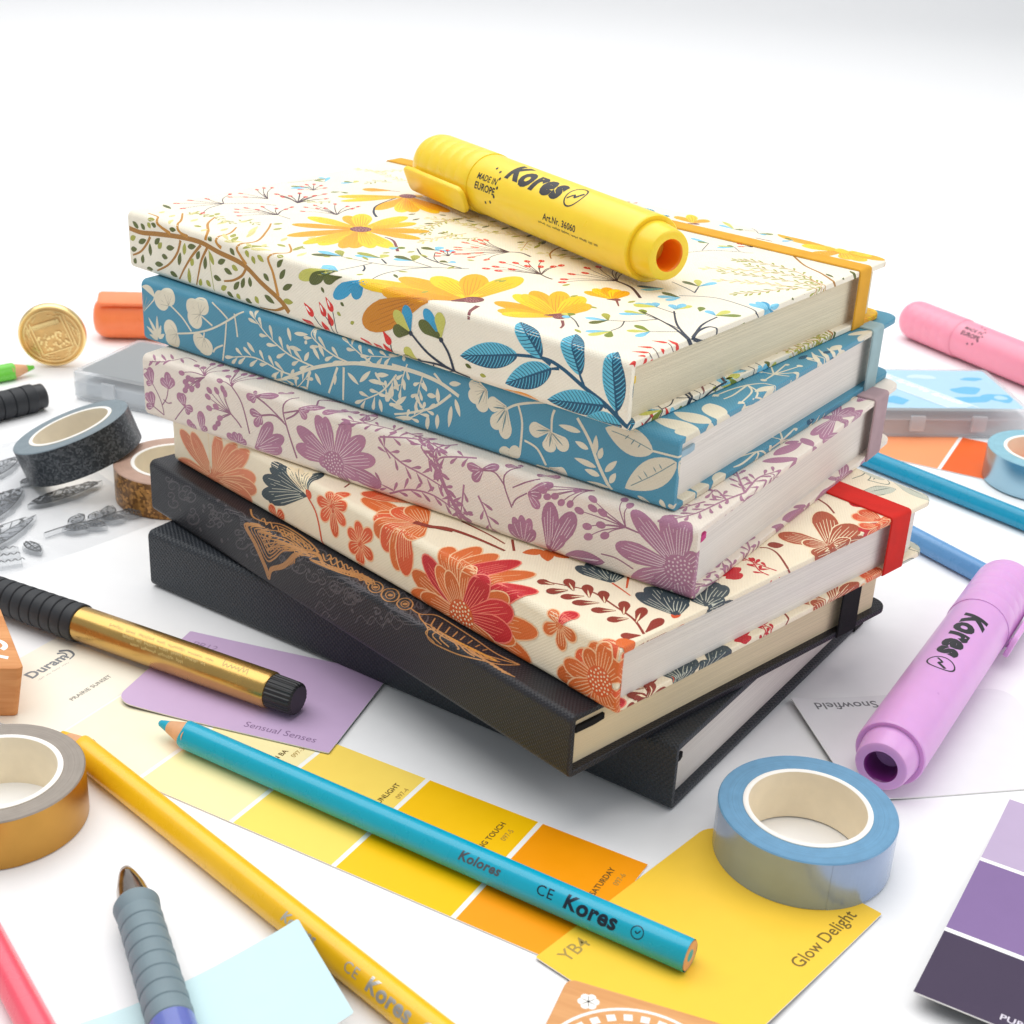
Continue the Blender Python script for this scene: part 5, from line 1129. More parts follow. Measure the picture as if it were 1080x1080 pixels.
ART[5]="""
S br 1.6 1.8|210.0,-5.9 202.9,-6.2 194.2,-5.0 182.1,-3.6 171.8,-3.3 163.3,-4.7 151.4,-6.3 142.8,-10.5 134.4,-14.1 130.1,-17.3
S br2 0.6 1.3|202.4,3.0 196.4,2.3 193.8,-1.4 187.3,-3.5
S br2 0.6 1.3|195.2,11.8 187.6,4.9 183.0,-1.5 178.2,-2.7
S br2 0.6 1.3|184.3,16.9 179.1,9.3 170.7,2.2 169.3,-2.1
S br2 0.6 1.3|169.4,13.3 164.6,5.9 164.4,-1.0 161.6,-3.1
S br2 0.6 1.3|165.9,25.3 160.2,18.6 151.9,6.4 154.2,-0.9 152.3,-3.8 149.7,-6.0
S br2 0.6 1.3|142.7,12.0 135.2,5.3 139.4,-1.2 137.2,-6.1 135.0,-13.0
S br 1.1 0.6|198.1,-6.7 200.3,-9.7 203.8,-13.0 208.2,-15.1
S br 1.1 0.6|182.1,-4.7 184.2,-9.5 188.9,-14.3 195.4,-17.9
S br 1.1 0.6|171.8,-4.2 176.8,-9.1 181.1,-14.4 183.8,-18.5
S br 1.1 0.6|168.4,-4.1 171.7,-9.1 173.3,-13.3 174.9,-18.5
S br 1.1 0.6|150.1,-7.6 152.1,-10.2 156.3,-12.6 160.9,-13.9
S br 1.1 0.6|131.4,-15.6 135.9,-17.9 140.0,-18.9 144.2,-19.4
S ol 0.3 0.3|167.9,-4.9 167.4,-10.6 165.9,-18.7
L gd 1.9|204.2,-5.0 207.3,-3.2
L gd 1.9|200.7,-4.8 202.9,-3.1
L gd 1.9|194.6,-2.5 197.3,-1.9
L gd 1.9|204.7,-10.1 200.3,-8.2
L gd 1.9|195.9,-8.7 192.9,-6.2
L gd 1.9|209.1,-13.3 205.7,-12.5
L gd 1.9|198.5,-13.4 198.5,-9.0
L gd 1.9|203.3,-17.0 202.5,-13.7
L gd 1.9|207.7,-18.0 206.6,-15.9
L gd 1.9|189.8,-8.9 185.5,-7.9
L gd 1.9|192.4,-12.0 189.3,-12.2
L gd 1.9|196.3,-15.7 191.9,-15.0
L gd 1.9|183.7,-13.5 182.4,-8.8
L gd 1.9|188.4,-16.8 184.5,-17.7
L gd 1.9|178.6,-6.2 174.3,-5.1
L gd 1.9|174.2,-9.4 172.6,-6.3
L gd 1.9|170.3,-12.0 169.6,-7.4
L gd 1.9|163.6,-8.5 159.8,-6.6
L gd 1.9|160.6,-9.7 156.7,-10.7
L gd 1.9|166.0,-13.4 162.2,-13.9
L gd 1.9|156.2,-15.6 153.3,-12.4
L gd 1.9|152.4,-14.3 150.8,-10.5
L gd 1.9|148.1,-13.0 148.3,-9.7
L gd 1.9|159.5,-17.2 156.5,-18.7
L gd 1.9|150.6,-17.6 147.6,-18.5
L gd 1.9|141.5,-14.2 136.8,-15.9
L gd 1.9|141.7,-7.2 139.1,-9.1
L gd 1.9|135.2,-3.8 132.9,-0.3
L gd 1.9|134.2,-7.3 131.5,-3.6
L gd 1.9|132.9,-10.4 128.4,-7.8
L gd 1.9|157.4,-2.2 155.2,-4.2
L gd 1.9|187.7,-1.9 184.3,-1.6
L gd 1.9|168.5,-0.4 166.3,-1.7
L gd 1.9|208.7,14.3 202.2,12.5
L gd 1.9|201.1,-18.7 197.6,-17.9
L ol 1.9|180.7,-9.3 179.9,-5.1
L ol 1.9|178.4,-18.8 178.5,-13.2
L ol 1.9|177.2,-12.3 176.0,-9.5
L ol 1.9|173.2,-18.3 172.4,-15.6
L ol 1.9|165.7,-9.6 167.9,-5.2
L ol 1.9|156.8,-7.9 153.8,-8.8
L ol 1.9|154.9,-16.8 153.1,-18.5
L ol 1.9|146.0,-15.6 144.3,-17.7
L ol 1.9|144.4,-1.7 141.4,-3.4
L ol 1.9|146.9,-2.6 145.6,-5.0
L ol 1.9|132.7,-14.0 128.2,-13.6
L ol 1.9|149.9,-1.1 148.5,-3.5
L ol 1.9|169.8,-15.6 167.6,-17.3
L ol 1.9|162.5,-17.0 159.6,-15.4
L ol 1.9|199.5,-0.5 196.0,-0.0
L ol 1.9|180.0,4.4 176.7,4.5
L ol 1.9|186.3,18.6 187.5,21.3
L ol 1.9|157.0,0.4 160.0,5.8
L ol 1.9|159.0,20.1 159.0,23.9
L ol 1.9|164.5,25.0 163.4,28.3
L ol 1.9|145.0,9.2 140.9,8.8
L ol 1.9|136.3,0.6 133.4,0.7
L ol 1.9|151.6,-0.9 144.1,5.1
L ol 1.9|136.1,7.6 138.1,13.9
L ol 1.9|209.1,-9.8 206.0,-8.2
L ol 1.9|199.0,-1.9 197.7,-3.8
L ol 1.9|194.2,-9.9 192.0,-7.5
L ol 1.9|185.5,15.5 186.7,18.1
L ol 1.9|160.5,3.4 163.3,7.4
L ol2 1.7|191.8,11.9 193.6,18.0
L ol2 1.7|184.6,6.6 186.0,10.9
L ol2 1.7|173.1,1.2 173.4,4.6
L ol2 1.7|176.2,10.9 177.6,17.1
L ol2 1.7|169.0,6.2 170.2,10.4
L ol2 1.7|165.7,4.5 159.5,0.9
L ol2 1.7|157.4,7.1 162.6,15.7
L ol2 1.7|160.6,10.7 165.9,19.5
L ol2 1.7|152.1,2.6 147.9,0.5
L ol2 1.7|173.3,18.4 173.6,22.0
L ol2 1.7|188.4,0.0 190.2,3.8
L ol2 1.7|194.0,5.2 194.8,8.3
L ol2 1.7|200.0,5.9 201.1,8.8
L ol2 1.7|146.8,12.4 149.1,17.0
L ol2 1.7|130.5,4.0 131.7,9.3
L ol2 1.7|145.6,3.3 147.4,6.4
L ol2 1.7|160.8,-0.2 153.8,2.4
L ol2 1.7|148.2,-0.1 140.3,2.6
L ol2 1.7|143.0,20.6 144.0,24.9
U pu rd 1.4 2.6|196.8,31.2 207.3,19.0 200.3,16.1 191.0,17.0 207.9,25.4 205.7,31.3 206.1,42.1
U pu rd 1.4 2.2|192.4,47.7 205.4,54.2 205.8,58.0 204.2,60.5 199.4,43.5 202.8,39.3 204.6,45.8
U pu rd 1.4 2.2|181.1,51.5 195.9,54.9 190.9,53.7 190.5,57.0 191.4,62.4 186.0,60.2 185.5,64.2 185.1,68.4 179.4,63.9
U pu rd 1.4 2.2|173.0,34.8 187.8,29.3 184.8,26.6 180.3,23.9 187.2,33.0 182.9,34.4 184.8,38.5 180.0,40.6 177.1,42.4 178.0,46.0
S pu 0.3 0.4|196.8,31.2 189.5,40.2 183.2,43.5
S pu 0.3 0.4|192.4,47.7 198.7,51.4
S pu 0.3 0.4|172.4,34.7 166.1,34.2
E b 1.8|199.2,82.3 203.8,89.2
E g 1.8|199.2,82.3 203.9,81.3
E g 2|195.5,72.0 201.7,67.7
E b 2|195.5,72.0 198.6,65.7
S nv 0.3 0.4|206.7,70.3 203.9,81.3 202.8,85.3
U pu rd 1.4 2.2|160.2,50.4 171.3,44.8 174.8,49.6 174.8,54.0 171.0,51.6 169.5,54.0 171.7,60.8 166.4,61.7 162.9,60.7 163.8,64.4
U pu rd 1.4 2.2|181.7,52.1 195.6,55.2 191.8,54.0 190.7,56.7 191.8,62.4 186.2,60.0 185.3,63.4 184.9,68.7 179.4,63.9
P yl 7.5 y1|140.9,42.6 164.5,41.1
P am 7.5 y1|140.9,42.6 150.5,18.3
P yl 7.5 y1|140.9,42.6 135.2,18.4
P am 7.5 y1|140.9,42.6 125.7,24.0
P yl 7.5 y1|140.9,42.6 118.1,32.9
P am 7.5 y1|140.9,42.6 124.0,58.2
P yl 7.5 y1|140.9,42.6 143.1,67.2
P am 6.5 y1|140.9,42.6 160.6,29.7
P yl 6.5 y1|140.9,42.6 139.7,15.5
P am 6.5 y1|140.9,42.6 128.0,21.2
P yl 6.5 y1|140.9,42.6 122.1,28.2
P am 6.5 y1|140.9,42.6 119.4,48.6
P yl 6.5 y1|140.9,42.6 134.7,63.1
P am 6.5 y1|140.9,42.6 157.1,52.2
P yl 8 y1|140.9,42.6 155.4,58.0
D ma mal 3.6|140.9,42.6
S ma 0.6 1.1|128.6,41.4 123.5,40.2 113.9,32.0
P yl 7 y1|162.9,89.0 179.3,69.5
P am 7 y1|162.9,89.0 156.5,65.6
P yl 7 y1|162.9,89.0 148.4,69.9
P am 7 y1|162.9,89.0 145.7,73.3
P yl 7 y1|162.9,89.0 139.0,78.5
P am 7 y1|162.9,89.0 137.7,83.1
P yl 5 y1|162.9,89.0 173.5,65.3
P yl 5 y1|162.9,89.0 160.4,94.5
D ma mal 3.2|163.5,89.7
P am 6 y1|173.7,91.2 181.7,84.6
S nv 0.4 1.0|164.5,84.7 160.9,71.1 155.0,63.2 149.3,58.8
S ma 0.7 0.5|174.2,90.6 170.2,92.7
E gd 3.2|121.4,14.7 129.2,8.9
E b 3.2|121.4,14.7 130.7,13.3
E ol 3.2|121.4,14.7 127.2,18.7
E b 3.2|112.0,22.3 119.6,18.4
E ol 3.2|112.0,22.3 121.4,21.4
E o 3.2|112.0,22.3 113.6,26.5
E b 3.2|103.1,27.7 108.7,24.5
E gd 3.2|103.1,27.7 110.9,27.6
E ol 3.2|103.1,27.7 107.0,33.2
E gd 3.2|106.7,42.2 112.3,41.5
E b 3.2|106.7,42.2 101.9,46.1
E b 3.2|106.7,42.2 108.7,46.8
E b 4.2|110.2,1.9 117.0,0.3
E b 4.2|110.2,1.9 117.9,3.6
E o 4.2|110.2,1.9 125.6,-5.0
E gd 4.2|110.2,1.9 120.7,-5.4
E b2 4.6|96.9,2.0 110.3,-7.8
E b2 4.6|96.9,2.0 101.9,-6.1
E gd 3.4|107.1,-0.3 114.5,-3.6
S nv 0.3 0.4|110.8,2.8 109.9,11.7 109.8,16.6
S nv 0.3 0.4|121.3,14.2 110.2,16.2 101.4,19.9 94.5,26.3 85.6,34.1
S nv 0.3 0.4|96.9,2.0 99.2,10.0 98.1,19.0 94.5,26.3
S nv 0.3 0.4|102.7,27.2 94.3,26.6
S nv 0.3 0.4|105.3,40.3 101.1,35.1 97.0,32.5
S nv 0.5 0.7|111.1,21.7 106.4,19.0
S nv 0.5 0.7|112.2,39.2 104.9,34.0 96.5,32.1 87.6,32.8
S nv 0.5 0.7|109.5,12.2 107.1,10.2 105.3,7.6
E g 2|183.9,75.5 185.7,72.3
E g 2|183.9,75.5 180.5,76.0
E g 2|198.4,70.9 201.9,67.4
E b 2|198.4,70.9 199.2,64.9
B br2 0.35 ol2 3.2 0.9|114.3,73.7 126.6,74.8 135.3,72.5
B br2 0.35 ol2 3.2 0.9|126.8,87.0 130.5,74.1 129.5,59.4
B br2 0.35 ol2 3.2 0.9|114.4,65.9 116.1,56.3 117.0,47.9
B br2 0.35 ol2 3.2 0.9|194.6,122.5 198.7,111.7 205.7,108.1
B br2 0.35 ol2 3.2 0.9|176.0,109.2 185.4,107.5 197.6,110.5
U pu rd2 1.5 3.2|89.8,58.9 104.5,50.3 102.4,48.3 106.8,56.6 106.3,60.8 105.7,63.0 102.3,60.1 104.5,64.5 100.9,54.6 95.5,50.4 97.4,46.4 99.2,44.3 93.8,44.6 88.8,46.3
U pu rd 2.0 2.8|66.7,46.1 82.3,38.3 81.7,42.2 83.5,47.6 76.4,43.8 80.3,50.3 79.0,54.5 75.5,50.3 76.2,58.3 72.3,53.0 69.7,56.0 68.8,59.0 78.1,39.3
U pu rd 2.0 2.8|46.7,58.2 58.8,47.4 57.2,44.4 60.7,53.7 58.6,57.9 61.7,63.0 59.9,66.7 55.4,68.7 50.5,69.5 53.8,70.5
S pu 0.5 0.8|89.8,58.9 86.6,60.9 81.7,59.7
S pu 0.5 0.8|66.7,46.1 63.6,45.0 61.2,44.7
S pu 1 1|46.7,58.2 39.6,55.9 31.5,49.0
B br2 0.35 ol2 3.2 0.9|81.4,79.4 93.7,79.6 103.9,76.8 112.7,72.1
B br2 0.35 ol2 3.2 0.9|95.5,84.9 105.9,84.2 115.6,80.4 122.4,76.2
B br2 0.35 ol2 3.2 0.9|89.8,76.7 94.3,75.2 89.9,65.8
B br2 0.35 ol2 3.2 0.9|72.2,72.6 75.2,67.4 80.6,66.2
S br 0.7 0.5|82.5,79.9 82.1,73.2 79.7,67.2 76.0,63.0
L ol 1.3|89.5,73.4 91.3,78.6
L ol 1.3|88.5,80.2 87.5,83.1
L ol 1.3|87.4,68.7 89.1,73.9
L ol 1.3|76.7,67.3 76.0,71.5
L ol 1.3|72.1,67.5 68.2,70.4
L ol 1.3|101.6,73.9 100.2,77.4
L ol 1.3|109.8,73.7 108.9,76.6
L ol 1.3|106.7,83.2 111.3,85.6
L ol 1.3|120.3,78.8 120.7,74.3
L ol 1.3|119.4,83.9 118.5,87.0
L ol 1.3|70.5,69.4 68.9,72.3
P yl 10 y1|64.5,9.8 100.2,-0.1
P am 10 y1|64.5,9.8 93.4,11.6
P yl 10 y1|64.5,9.8 87.0,20.5
P am 10 y1|64.5,9.8 80.3,31.3
P yl 10 y1|64.5,9.8 69.5,39.1
P am 8 y1|64.2,8.7 90.1,-1.6
P am 8 y1|64.2,8.7 83.0,-1.1
P ob 10.5 ob2|72.6,0.7 97.8,-13.2
E ma 5.5|67.1,4.9 61.9,13.3
D ma mal 2.4|63.5,9.6
S ma 1.5 0.9|58.9,7.1 56.1,-1.8
P am 7.5 y1|37.2,16.1 58.2,13.8
P am 7.5 y1|37.2,16.1 52.5,8.1
P yl 7.5 y1|37.2,16.1 59.0,24.1
P am 7.5 y1|37.2,16.1 57.4,31.0
P am 7.5 y1|37.2,16.1 51.8,36.5
P yl 7.5 y1|37.2,16.1 44.4,37.1
P am 7.5 y1|37.2,16.1 38.5,32.6
P yl 6 y1|37.2,16.1 49.5,6.3
P yl 6 y1|37.2,16.1 57.3,26.0
E ma 4|40.6,14.3 35.3,19.4
D ma mal 1.8|36.5,16.1
S ma 1 0.6|34.1,14.4 31.3,11.2 30.1,8.4
P am 5 y1|36.3,41.8 46.9,42.1
P yl 5 y1|36.3,41.8 46.7,46.7
P am 5 y1|36.3,41.8 44.9,50.2
P yl 5 y1|36.3,41.8 41.6,51.0
P am 5 y1|36.3,41.8 38.5,51.6
E ma 2.5|37.6,40.3 34.3,43.0
S ma 0.8 0.4|34.8,41.5 31.1,37.4
E rd 2.6|123.3,-12.5 119.1,-15.9
E rd 2.6|124.3,-18.0 119.3,-19.5
E rd 2.6|116.6,-10.7 113.8,-14.7
E rd 2.6|113.7,-8.5 110.6,-12.4
E rd 2.6|112.8,-13.3 110.8,-17.0
E rd 2.6|115.5,-16.7 112.7,-19.8
E rd 2.6|98.7,-17.8 94.5,-20.2
E rd 2.6|93.2,-18.3 89.9,-20.3
E rd 2.6|89.3,-13.4 86.1,-16.8
E rd 2.6|89.1,-17.3 86.3,-20.3
S nv 0.35 0.35|118.8,-15.9 115.4,-18.9
S nv 0.35 0.35|113.8,-14.7 111.8,-16.5 110.4,-19.9
S nv 0.35 0.35|110.6,-12.4 109.5,-16.6 108.8,-19.5
S nv 0.35 0.35|112.5,-19.8 112.0,-20.3
S nv 0.35 0.35|86.1,-16.8 85.5,-20.3
L wt 0.7|122.7,-13.3 120.5,-14.9
L wt 0.7|116.2,-11.4 114.8,-13.6
L wt 0.7|113.0,-9.1 111.7,-11.3
L wt 0.7|98.3,-18.5 96.2,-19.8
E b2 4.2|78.3,-11.3 80.3,-3.2
E o 4.2|78.3,-11.3 85.0,-6.1
E gd 4.2|78.3,-11.3 85.3,-12.0
E b2 4.2|66.4,-10.1 73.0,-2.7
E o 4.2|66.4,-10.1 67.0,-2.3
E gd 4.2|66.4,-10.1 75.1,-7.1
E o 3.5|75.3,-19.6 80.7,-16.5
E gd 3.5|75.3,-19.6 81.8,-20.6
S nv 0.7 1|77.9,-11.4 70.9,-15.8 61.2,-18.8 55.2,-19.7
S nv 0.7 1|66.1,-10.5 63.1,-13.9 60.8,-18.7
S nv 0.7 1|74.6,-19.4 67.5,-18.3 61.2,-18.7
S nv 0.5 0.5|69.0,-19.0 69.7,-20.4
S nv 0.5 0.5|60.8,-18.7 64.9,-21.0
D nv nv 0.8|78.1,-11.3
D nv nv 0.8|66.2,-10.4
D nv nv 0.9|74.7,-19.4
S te 0.9 1.6|38.2,-7.8 28.8,-6.4 22.6,-7.5 14.8,-10.9 7.8,-13.6 1.0,-17.6 -1.1,-19.7
S te 0.7 1|30.3,-6.2 26.4,-7.6
S te 0.7 1|16.6,-7.5 14.8,-10.6
S te 0.7 1|25.9,-8.6 23.4,-7.9
S te 0.7 1|3.9,-14.4 2.5,-17.1
S te 0.7 1|8.4,-14.3 6.9,-14.6
H . 7.6 1|37.8,-7.7 58.8,-13.3
H . 7.6 1|25.9,-8.6 41.8,-17.1
H . 7.6 1|7.7,-14.3 26.7,-17.8
H . 7.6 1|1.6,-18.5 14.6,-21.1
H . 7.6 0|29.5,-6.4 41.1,4.6
H . 7.6 0|16.2,-8.0 23.9,7.7
H . 7.6 0|3.5,-14.9 7.3,3.9
E am2 4.5|47.0,-20.7 29.9,-20.4
E b 2.6|25.3,24.2 31.3,21.3
E ol 2.6|25.3,24.2 29.9,28.9
E gd 2.6|25.3,24.2 27.4,18.0
E b 2.6|18.9,16.8 23.8,11.4
E o 2.6|18.9,16.8 21.1,9.2
E g 2.6|18.9,16.8 16.5,11.8
E o 2.6|21.4,36.8 27.4,34.9
E b 2.6|21.4,36.8 26.9,31.4
E g 2.6|21.4,36.8 24.8,39.9
E o 2.6|11.4,24.7 16.3,20.4
E g 2.6|11.4,24.7 17.6,26.4
E b 2.6|11.4,24.7 11.3,18.0
E b 2.6|23.1,45.1 29.6,43.7
E o 2.6|23.1,45.1 28.5,41.2
E b 2.6|23.1,45.1 25.9,48.7
E b 2.4|32.2,61.7 35.9,56.6
E gd 2.4|32.2,61.7 39.6,58.7
E gd 2.4|23.6,58.4 30.6,59.1
E b 2.4|23.6,58.4 29.0,54.6
E b 2.4|23.6,58.4 24.9,52.7
S nv 0.3 0.4|25.3,24.2 20.2,28.6 16.4,35.4
S nv 0.3 0.4|19.2,17.2 19.4,22.0 21.7,27.0
S nv 0.3 0.4|11.4,24.7 5.0,31.2
S nv 0.3 0.4|23.1,45.1 15.6,44.0
S nv 0.3 0.4|21.2,36.6 12.5,34.6 5.7,32.2
E rd 1.6|6.5,18.5 2.5,20.1
E rd 1.6|3.7,22.3 -0.3,20.9
E rd 1.6|6.3,11.4 3.0,13.8
E rd 1.6|5.0,7.0 1.3,9.6
E rd 1.6|1.1,14.7 -0.9,14.2
E rd 1.6|1.8,5.1 0.5,6.8
E rd 1.6|1.0,-0.7 -0.5,1.4
S pu 0.3 0.3|2.2,20.0 -0.8,17.9
S pu 0.3 0.3|2.8,13.6 -0.6,11.0
S pu 0.3 0.3|1.1,9.4 -0.7,7.7
S nv 0.9 0.5|-0.7,26.1 8.4,32.3 17.6,36.4 23.6,38.2
S nv 0.9 0.5|-0.5,26.8 9.1,35.0 17.5,45.8
S nv 0.9 0.5|-0.6,27.6 4.5,40.2 5.7,50.4
S nv 1.1 0.7|0.3,29.3 2.4,35.5 2.3,40.9 -1.1,41.1
E b 2.6|18.0,47.2 21.7,50.6
E o 2.6|18.0,47.2 16.9,54.1
E b 2.6|18.0,47.2 19.3,54.1
E g 2.4|12.1,51.1 14.0,55.4
E b 2.8|6.7,51.2 11.3,53.5
E o 2.8|6.7,51.2 6.5,58.2
E g 2.8|6.7,51.2 1.6,56.8
E b 2.4|23.9,45.5 27.4,46.2
E o 2.4|23.9,45.5 29.3,42.1
E gd 2.6|26.3,72.7 32.9,73.7
E o 2.6|26.3,72.7 30.7,78.7
E b 2.6|26.3,72.7 25.0,80.6
E b 2.4|24.8,57.9 28.7,53.8
E gd 2.4|24.8,57.9 30.3,58.9
E te 1.8|32.4,62.7 39.5,58.5
E b 1.8|32.4,62.7 36.3,56.2
S nv 0.35 0.5|34.8,70.6 27.7,68.1 23.3,66.0
S nv 0.35 0.5|26.3,72.7 23.7,66.5
S nv 0.35 0.5|25.1,59.9 16.7,66.2 7.1,65.9 1.3,64.0 -2.0,59.3
E b 3|-1.2,67.5 6.3,69.2
E b2 3|-1.2,67.5 4.5,73.9
E b 3|-1.2,67.5 0.1,75.8
E b 3|-1.2,67.5 5.6,72.7
B br2 0.4 ol 3.2 0.9|-1.8,103.8 7.9,105.8 17.7,105.8 27.7,105.8
B br2 0.4 ol 3.2 0.9|-2.5,102.5 6.8,100.5 18.8,97.7 28.8,93.0
B br2 0.4 ol 3.2 0.9|-2.9,100.9 5.0,94.0 10.7,81.1 13.9,75.4
B br2 0.4 ol 3.2 0.9|0.7,103.1 14.9,111.3 29.1,111.4 33.5,108.6
B br2 0.4 ol2 3.2 0.9|16.9,104.5 27.6,99.0 35.5,92.2
B br2 0.4 ol2 3.2 0.9|5.7,95.2 16.1,89.9 25.1,83.9
S br 0.8 0.9|24.0,127.1 15.8,119.7 7.4,115.4 -1.5,108.7
L gd 1.4|0.5,84.5 -3.4,80.9
L gd 1.4|0.1,91.1 -2.6,92.1
L gd 1.4|6.5,116.4 2.5,114.3
L gd 1.4|0.4,116.7 -3.4,112.2
L gd 1.4|2.7,125.5 -2.1,121.8
L gd 1.4|17.8,126.9 16.8,130.6
L gd 1.4|-1.5,74.8 -3.0,78.4
L gd 1.4|-3.8,93.4 -2.7,100.5
E b 2.2|52.4,119.3 60.4,120.5
E g 2.2|52.4,119.3 56.2,118.4
E o 2|43.7,121.7 48.4,118.8
E g 2|43.7,121.7 46.6,122.0
E b 2|43.7,121.7 47.3,116.4
S nv 0.3 0.3|50.9,103.0 46.4,112.4 39.2,117.8
S nv 0.3 0.3|52.4,119.3 48.8,109.6
S nv 0.3 0.3|43.7,121.7 38.9,118.2 35.4,120.2
P am 7 y1|15.8,145.3 41.6,148.3
P yl 7 y1|15.8,145.3 29.7,142.5
P am 7 y1|15.8,145.3 20.9,134.2
P yl 7 y1|15.8,145.3 4.8,139.7
P am 7 y1|15.8,145.3 0.3,147.4
P yl 6 y1|15.8,145.3 9.6,137.5
P yl 6 y1|15.8,145.3 23.9,145.1
P yl 6 y1|15.8,145.3 4.8,149.5
D yl am 2.6|16.1,146.0
P am 5 y1|71.6,139.2 81.2,142.4
P yl 5 y1|71.6,139.2 78.5,148.8
P am 5 y1|71.6,139.2 70.0,147.0
E ma 2.2|72.7,136.6 68.9,139.5
S ma 0.6 0.6|45.4,138.3 39.1,138.7
H . 3.4 1|90.2,142.5 98.5,143.1
H . 3.4 1|82.5,140.8 87.5,137.8
E b 2.2|57.0,142.9 64.0,144.2
E g 2.2|57.0,142.9 54.1,144.6
E o 2.2|57.0,142.9 64.5,149.5
E b 2|48.0,144.5 44.8,144.6
E g 2|48.0,144.5 43.2,147.5
S nv 0.3 0.3|57.0,142.9 50.2,146.4
S nv 0.3 0.3|48.0,144.5 53.0,150.0 58.5,150.8
E rd 1.2|113.0,146.1 110.5,147.8
E rd 1.2|106.6,146.7 104.5,147.3
E rd 1.2|102.9,146.7 102.2,148.9
B ol 0.3 ol 2.8 0.8|130.5,74.1 128.3,64.8 123.1,55.4
B ol 0.3 ol 2.8 0.8|108.6,65.2 110.4,59.4 118.6,60.9
B ol 0.3 ol 2.8 0.8|182.3,101.1 187.3,100.0 187.7,94.3
B ol 0.3 ol 2.8 0.8|176.2,63.3 176.8,58.1 179.9,56.5
B ol2 0.3 ol 2.6 0.8|173.7,17.9 174.0,21.5 169.1,21.4
B ol2 0.3 ol 2.6 0.8|186.3,18.6 178.8,15.6 175.3,15.9
B ol2 0.3 ol 2.6 0.8|192.4,11.2 192.4,15.3 188.8,15.6
U pu rd 1.4 2.4|191.8,69.5 198.8,70.3 200.0,73.8 198.7,76.4 195.5,76.9 191.8,75.3 195.9,66.7
E g 2.2|191.3,89.7 195.4,88.6
E b 2.2|191.3,89.7 194.0,85.3
E o 2.2|191.3,89.7 192.7,93.1
E b 2|202.1,86.1 206.3,86.1
E g 2|202.1,86.1 203.9,82.9
L gd 1.3|138.2,64.9 138.3,68.9
L gd 1.3|132.1,64.2 130.9,67.6
L gd 1.3|137.6,78.0 135.0,79.1
L gd 1.3|129.3,75.7 128.9,80.3
L gd 1.3|144.5,69.6 143.7,72.7
L gd 1.3|120.6,58.4 119.4,61.8
L gd 1.3|138.8,89.4 138.1,93.8
L gd 1.3|126.3,79.3 122.4,79.9
L gd 1.3|110.1,79.1 110.1,83.1
L gd 1.3|98.2,78.0 98.9,82.9
L gd 1.3|88.7,74.4 90.9,79.1
L gd 1.3|116.0,75.9 116.0,79.9
L gd 1.3|80.1,73.7 77.8,74.7
L gd 1.3|95.6,69.8 94.7,72.7
U pu rd 1.2 2.4|39.7,126.4 44.7,126.7 44.6,130.1 43.1,132.9 40.6,133.2 42.6,124.1
E g 2|34.7,145.6 38.4,146.6
E b 2|34.7,145.6 36.9,141.3
U pu rd 1.4 2.4|99.5,40.3 104.0,40.2 104.7,42.8 104.2,45.0 101.5,44.8 101.9,37.5
E o 2.6|117.0,35.3 119.8,33.7
E b 2.6|117.0,35.3 117.5,32.2
E g 2.6|117.0,35.3 114.9,36.6
E gd 2.4|94.6,34.4 97.6,34.1
E b 2.4|94.6,34.4 93.7,37.0
L ol 1.4|125.2,10.2 122.9,11.2
L ol 1.4|138.4,11.8 135.2,12.1
L ol 1.4|111.1,33.5 110.3,36.2
L ol 1.4|115.5,26.7 114.7,29.3
L ol 1.4|92.8,41.4 90.5,42.4
L ol 1.4|103.7,3.2 103.0,5.6
L ol 1.4|98.2,15.7 95.6,17.2
L ol 1.3|119.7,14.5 116.6,14.8
L ol 1.3|117.0,19.3 112.8,17.6
L ol 1.3|106.7,34.8 102.9,34.2
L ol 1.3|90.2,29.2 90.1,32.6
L ol 1.3|71.5,29.2 71.2,32.5
L ol 1.3|78.1,4.2 77.9,7.2
L ol 1.4|46.1,34.0 45.8,37.2
L ol 1.4|36.7,30.8 34.1,31.0
L ol 1.4|54.8,41.4 54.5,44.8
L ol 1.4|31.3,42.3 30.9,45.6
L ol 1.4|70.1,29.9 69.9,33.2
L ol 1.4|26.9,10.9 23.8,9.4
E o 2.4|35.3,19.1 38.0,20.0
E g 2.4|35.3,19.1 36.2,22.0
E b 2.4|35.3,19.1 35.3,16.5
S nv 0.3 0.4|35.3,19.1 31.5,16.9 27.2,13.0
L gd 1.2|115.6,-5.8 114.3,-7.3
L gd 1.2|107.3,-8.7 105.7,-9.5
L gd 1.2|56.8,-15.3 54.4,-15.9
L gd 1.2|68.3,-8.5 66.6,-9.3
L gd 1.2|96.8,12.3 93.3,10.2
L ol 1.2|108.8,-12.1 107.1,-12.9
L ol 1.2|103.0,-14.4 101.4,-13.4
L ol 1.2|51.2,-17.0 48.9,-17.0
"""

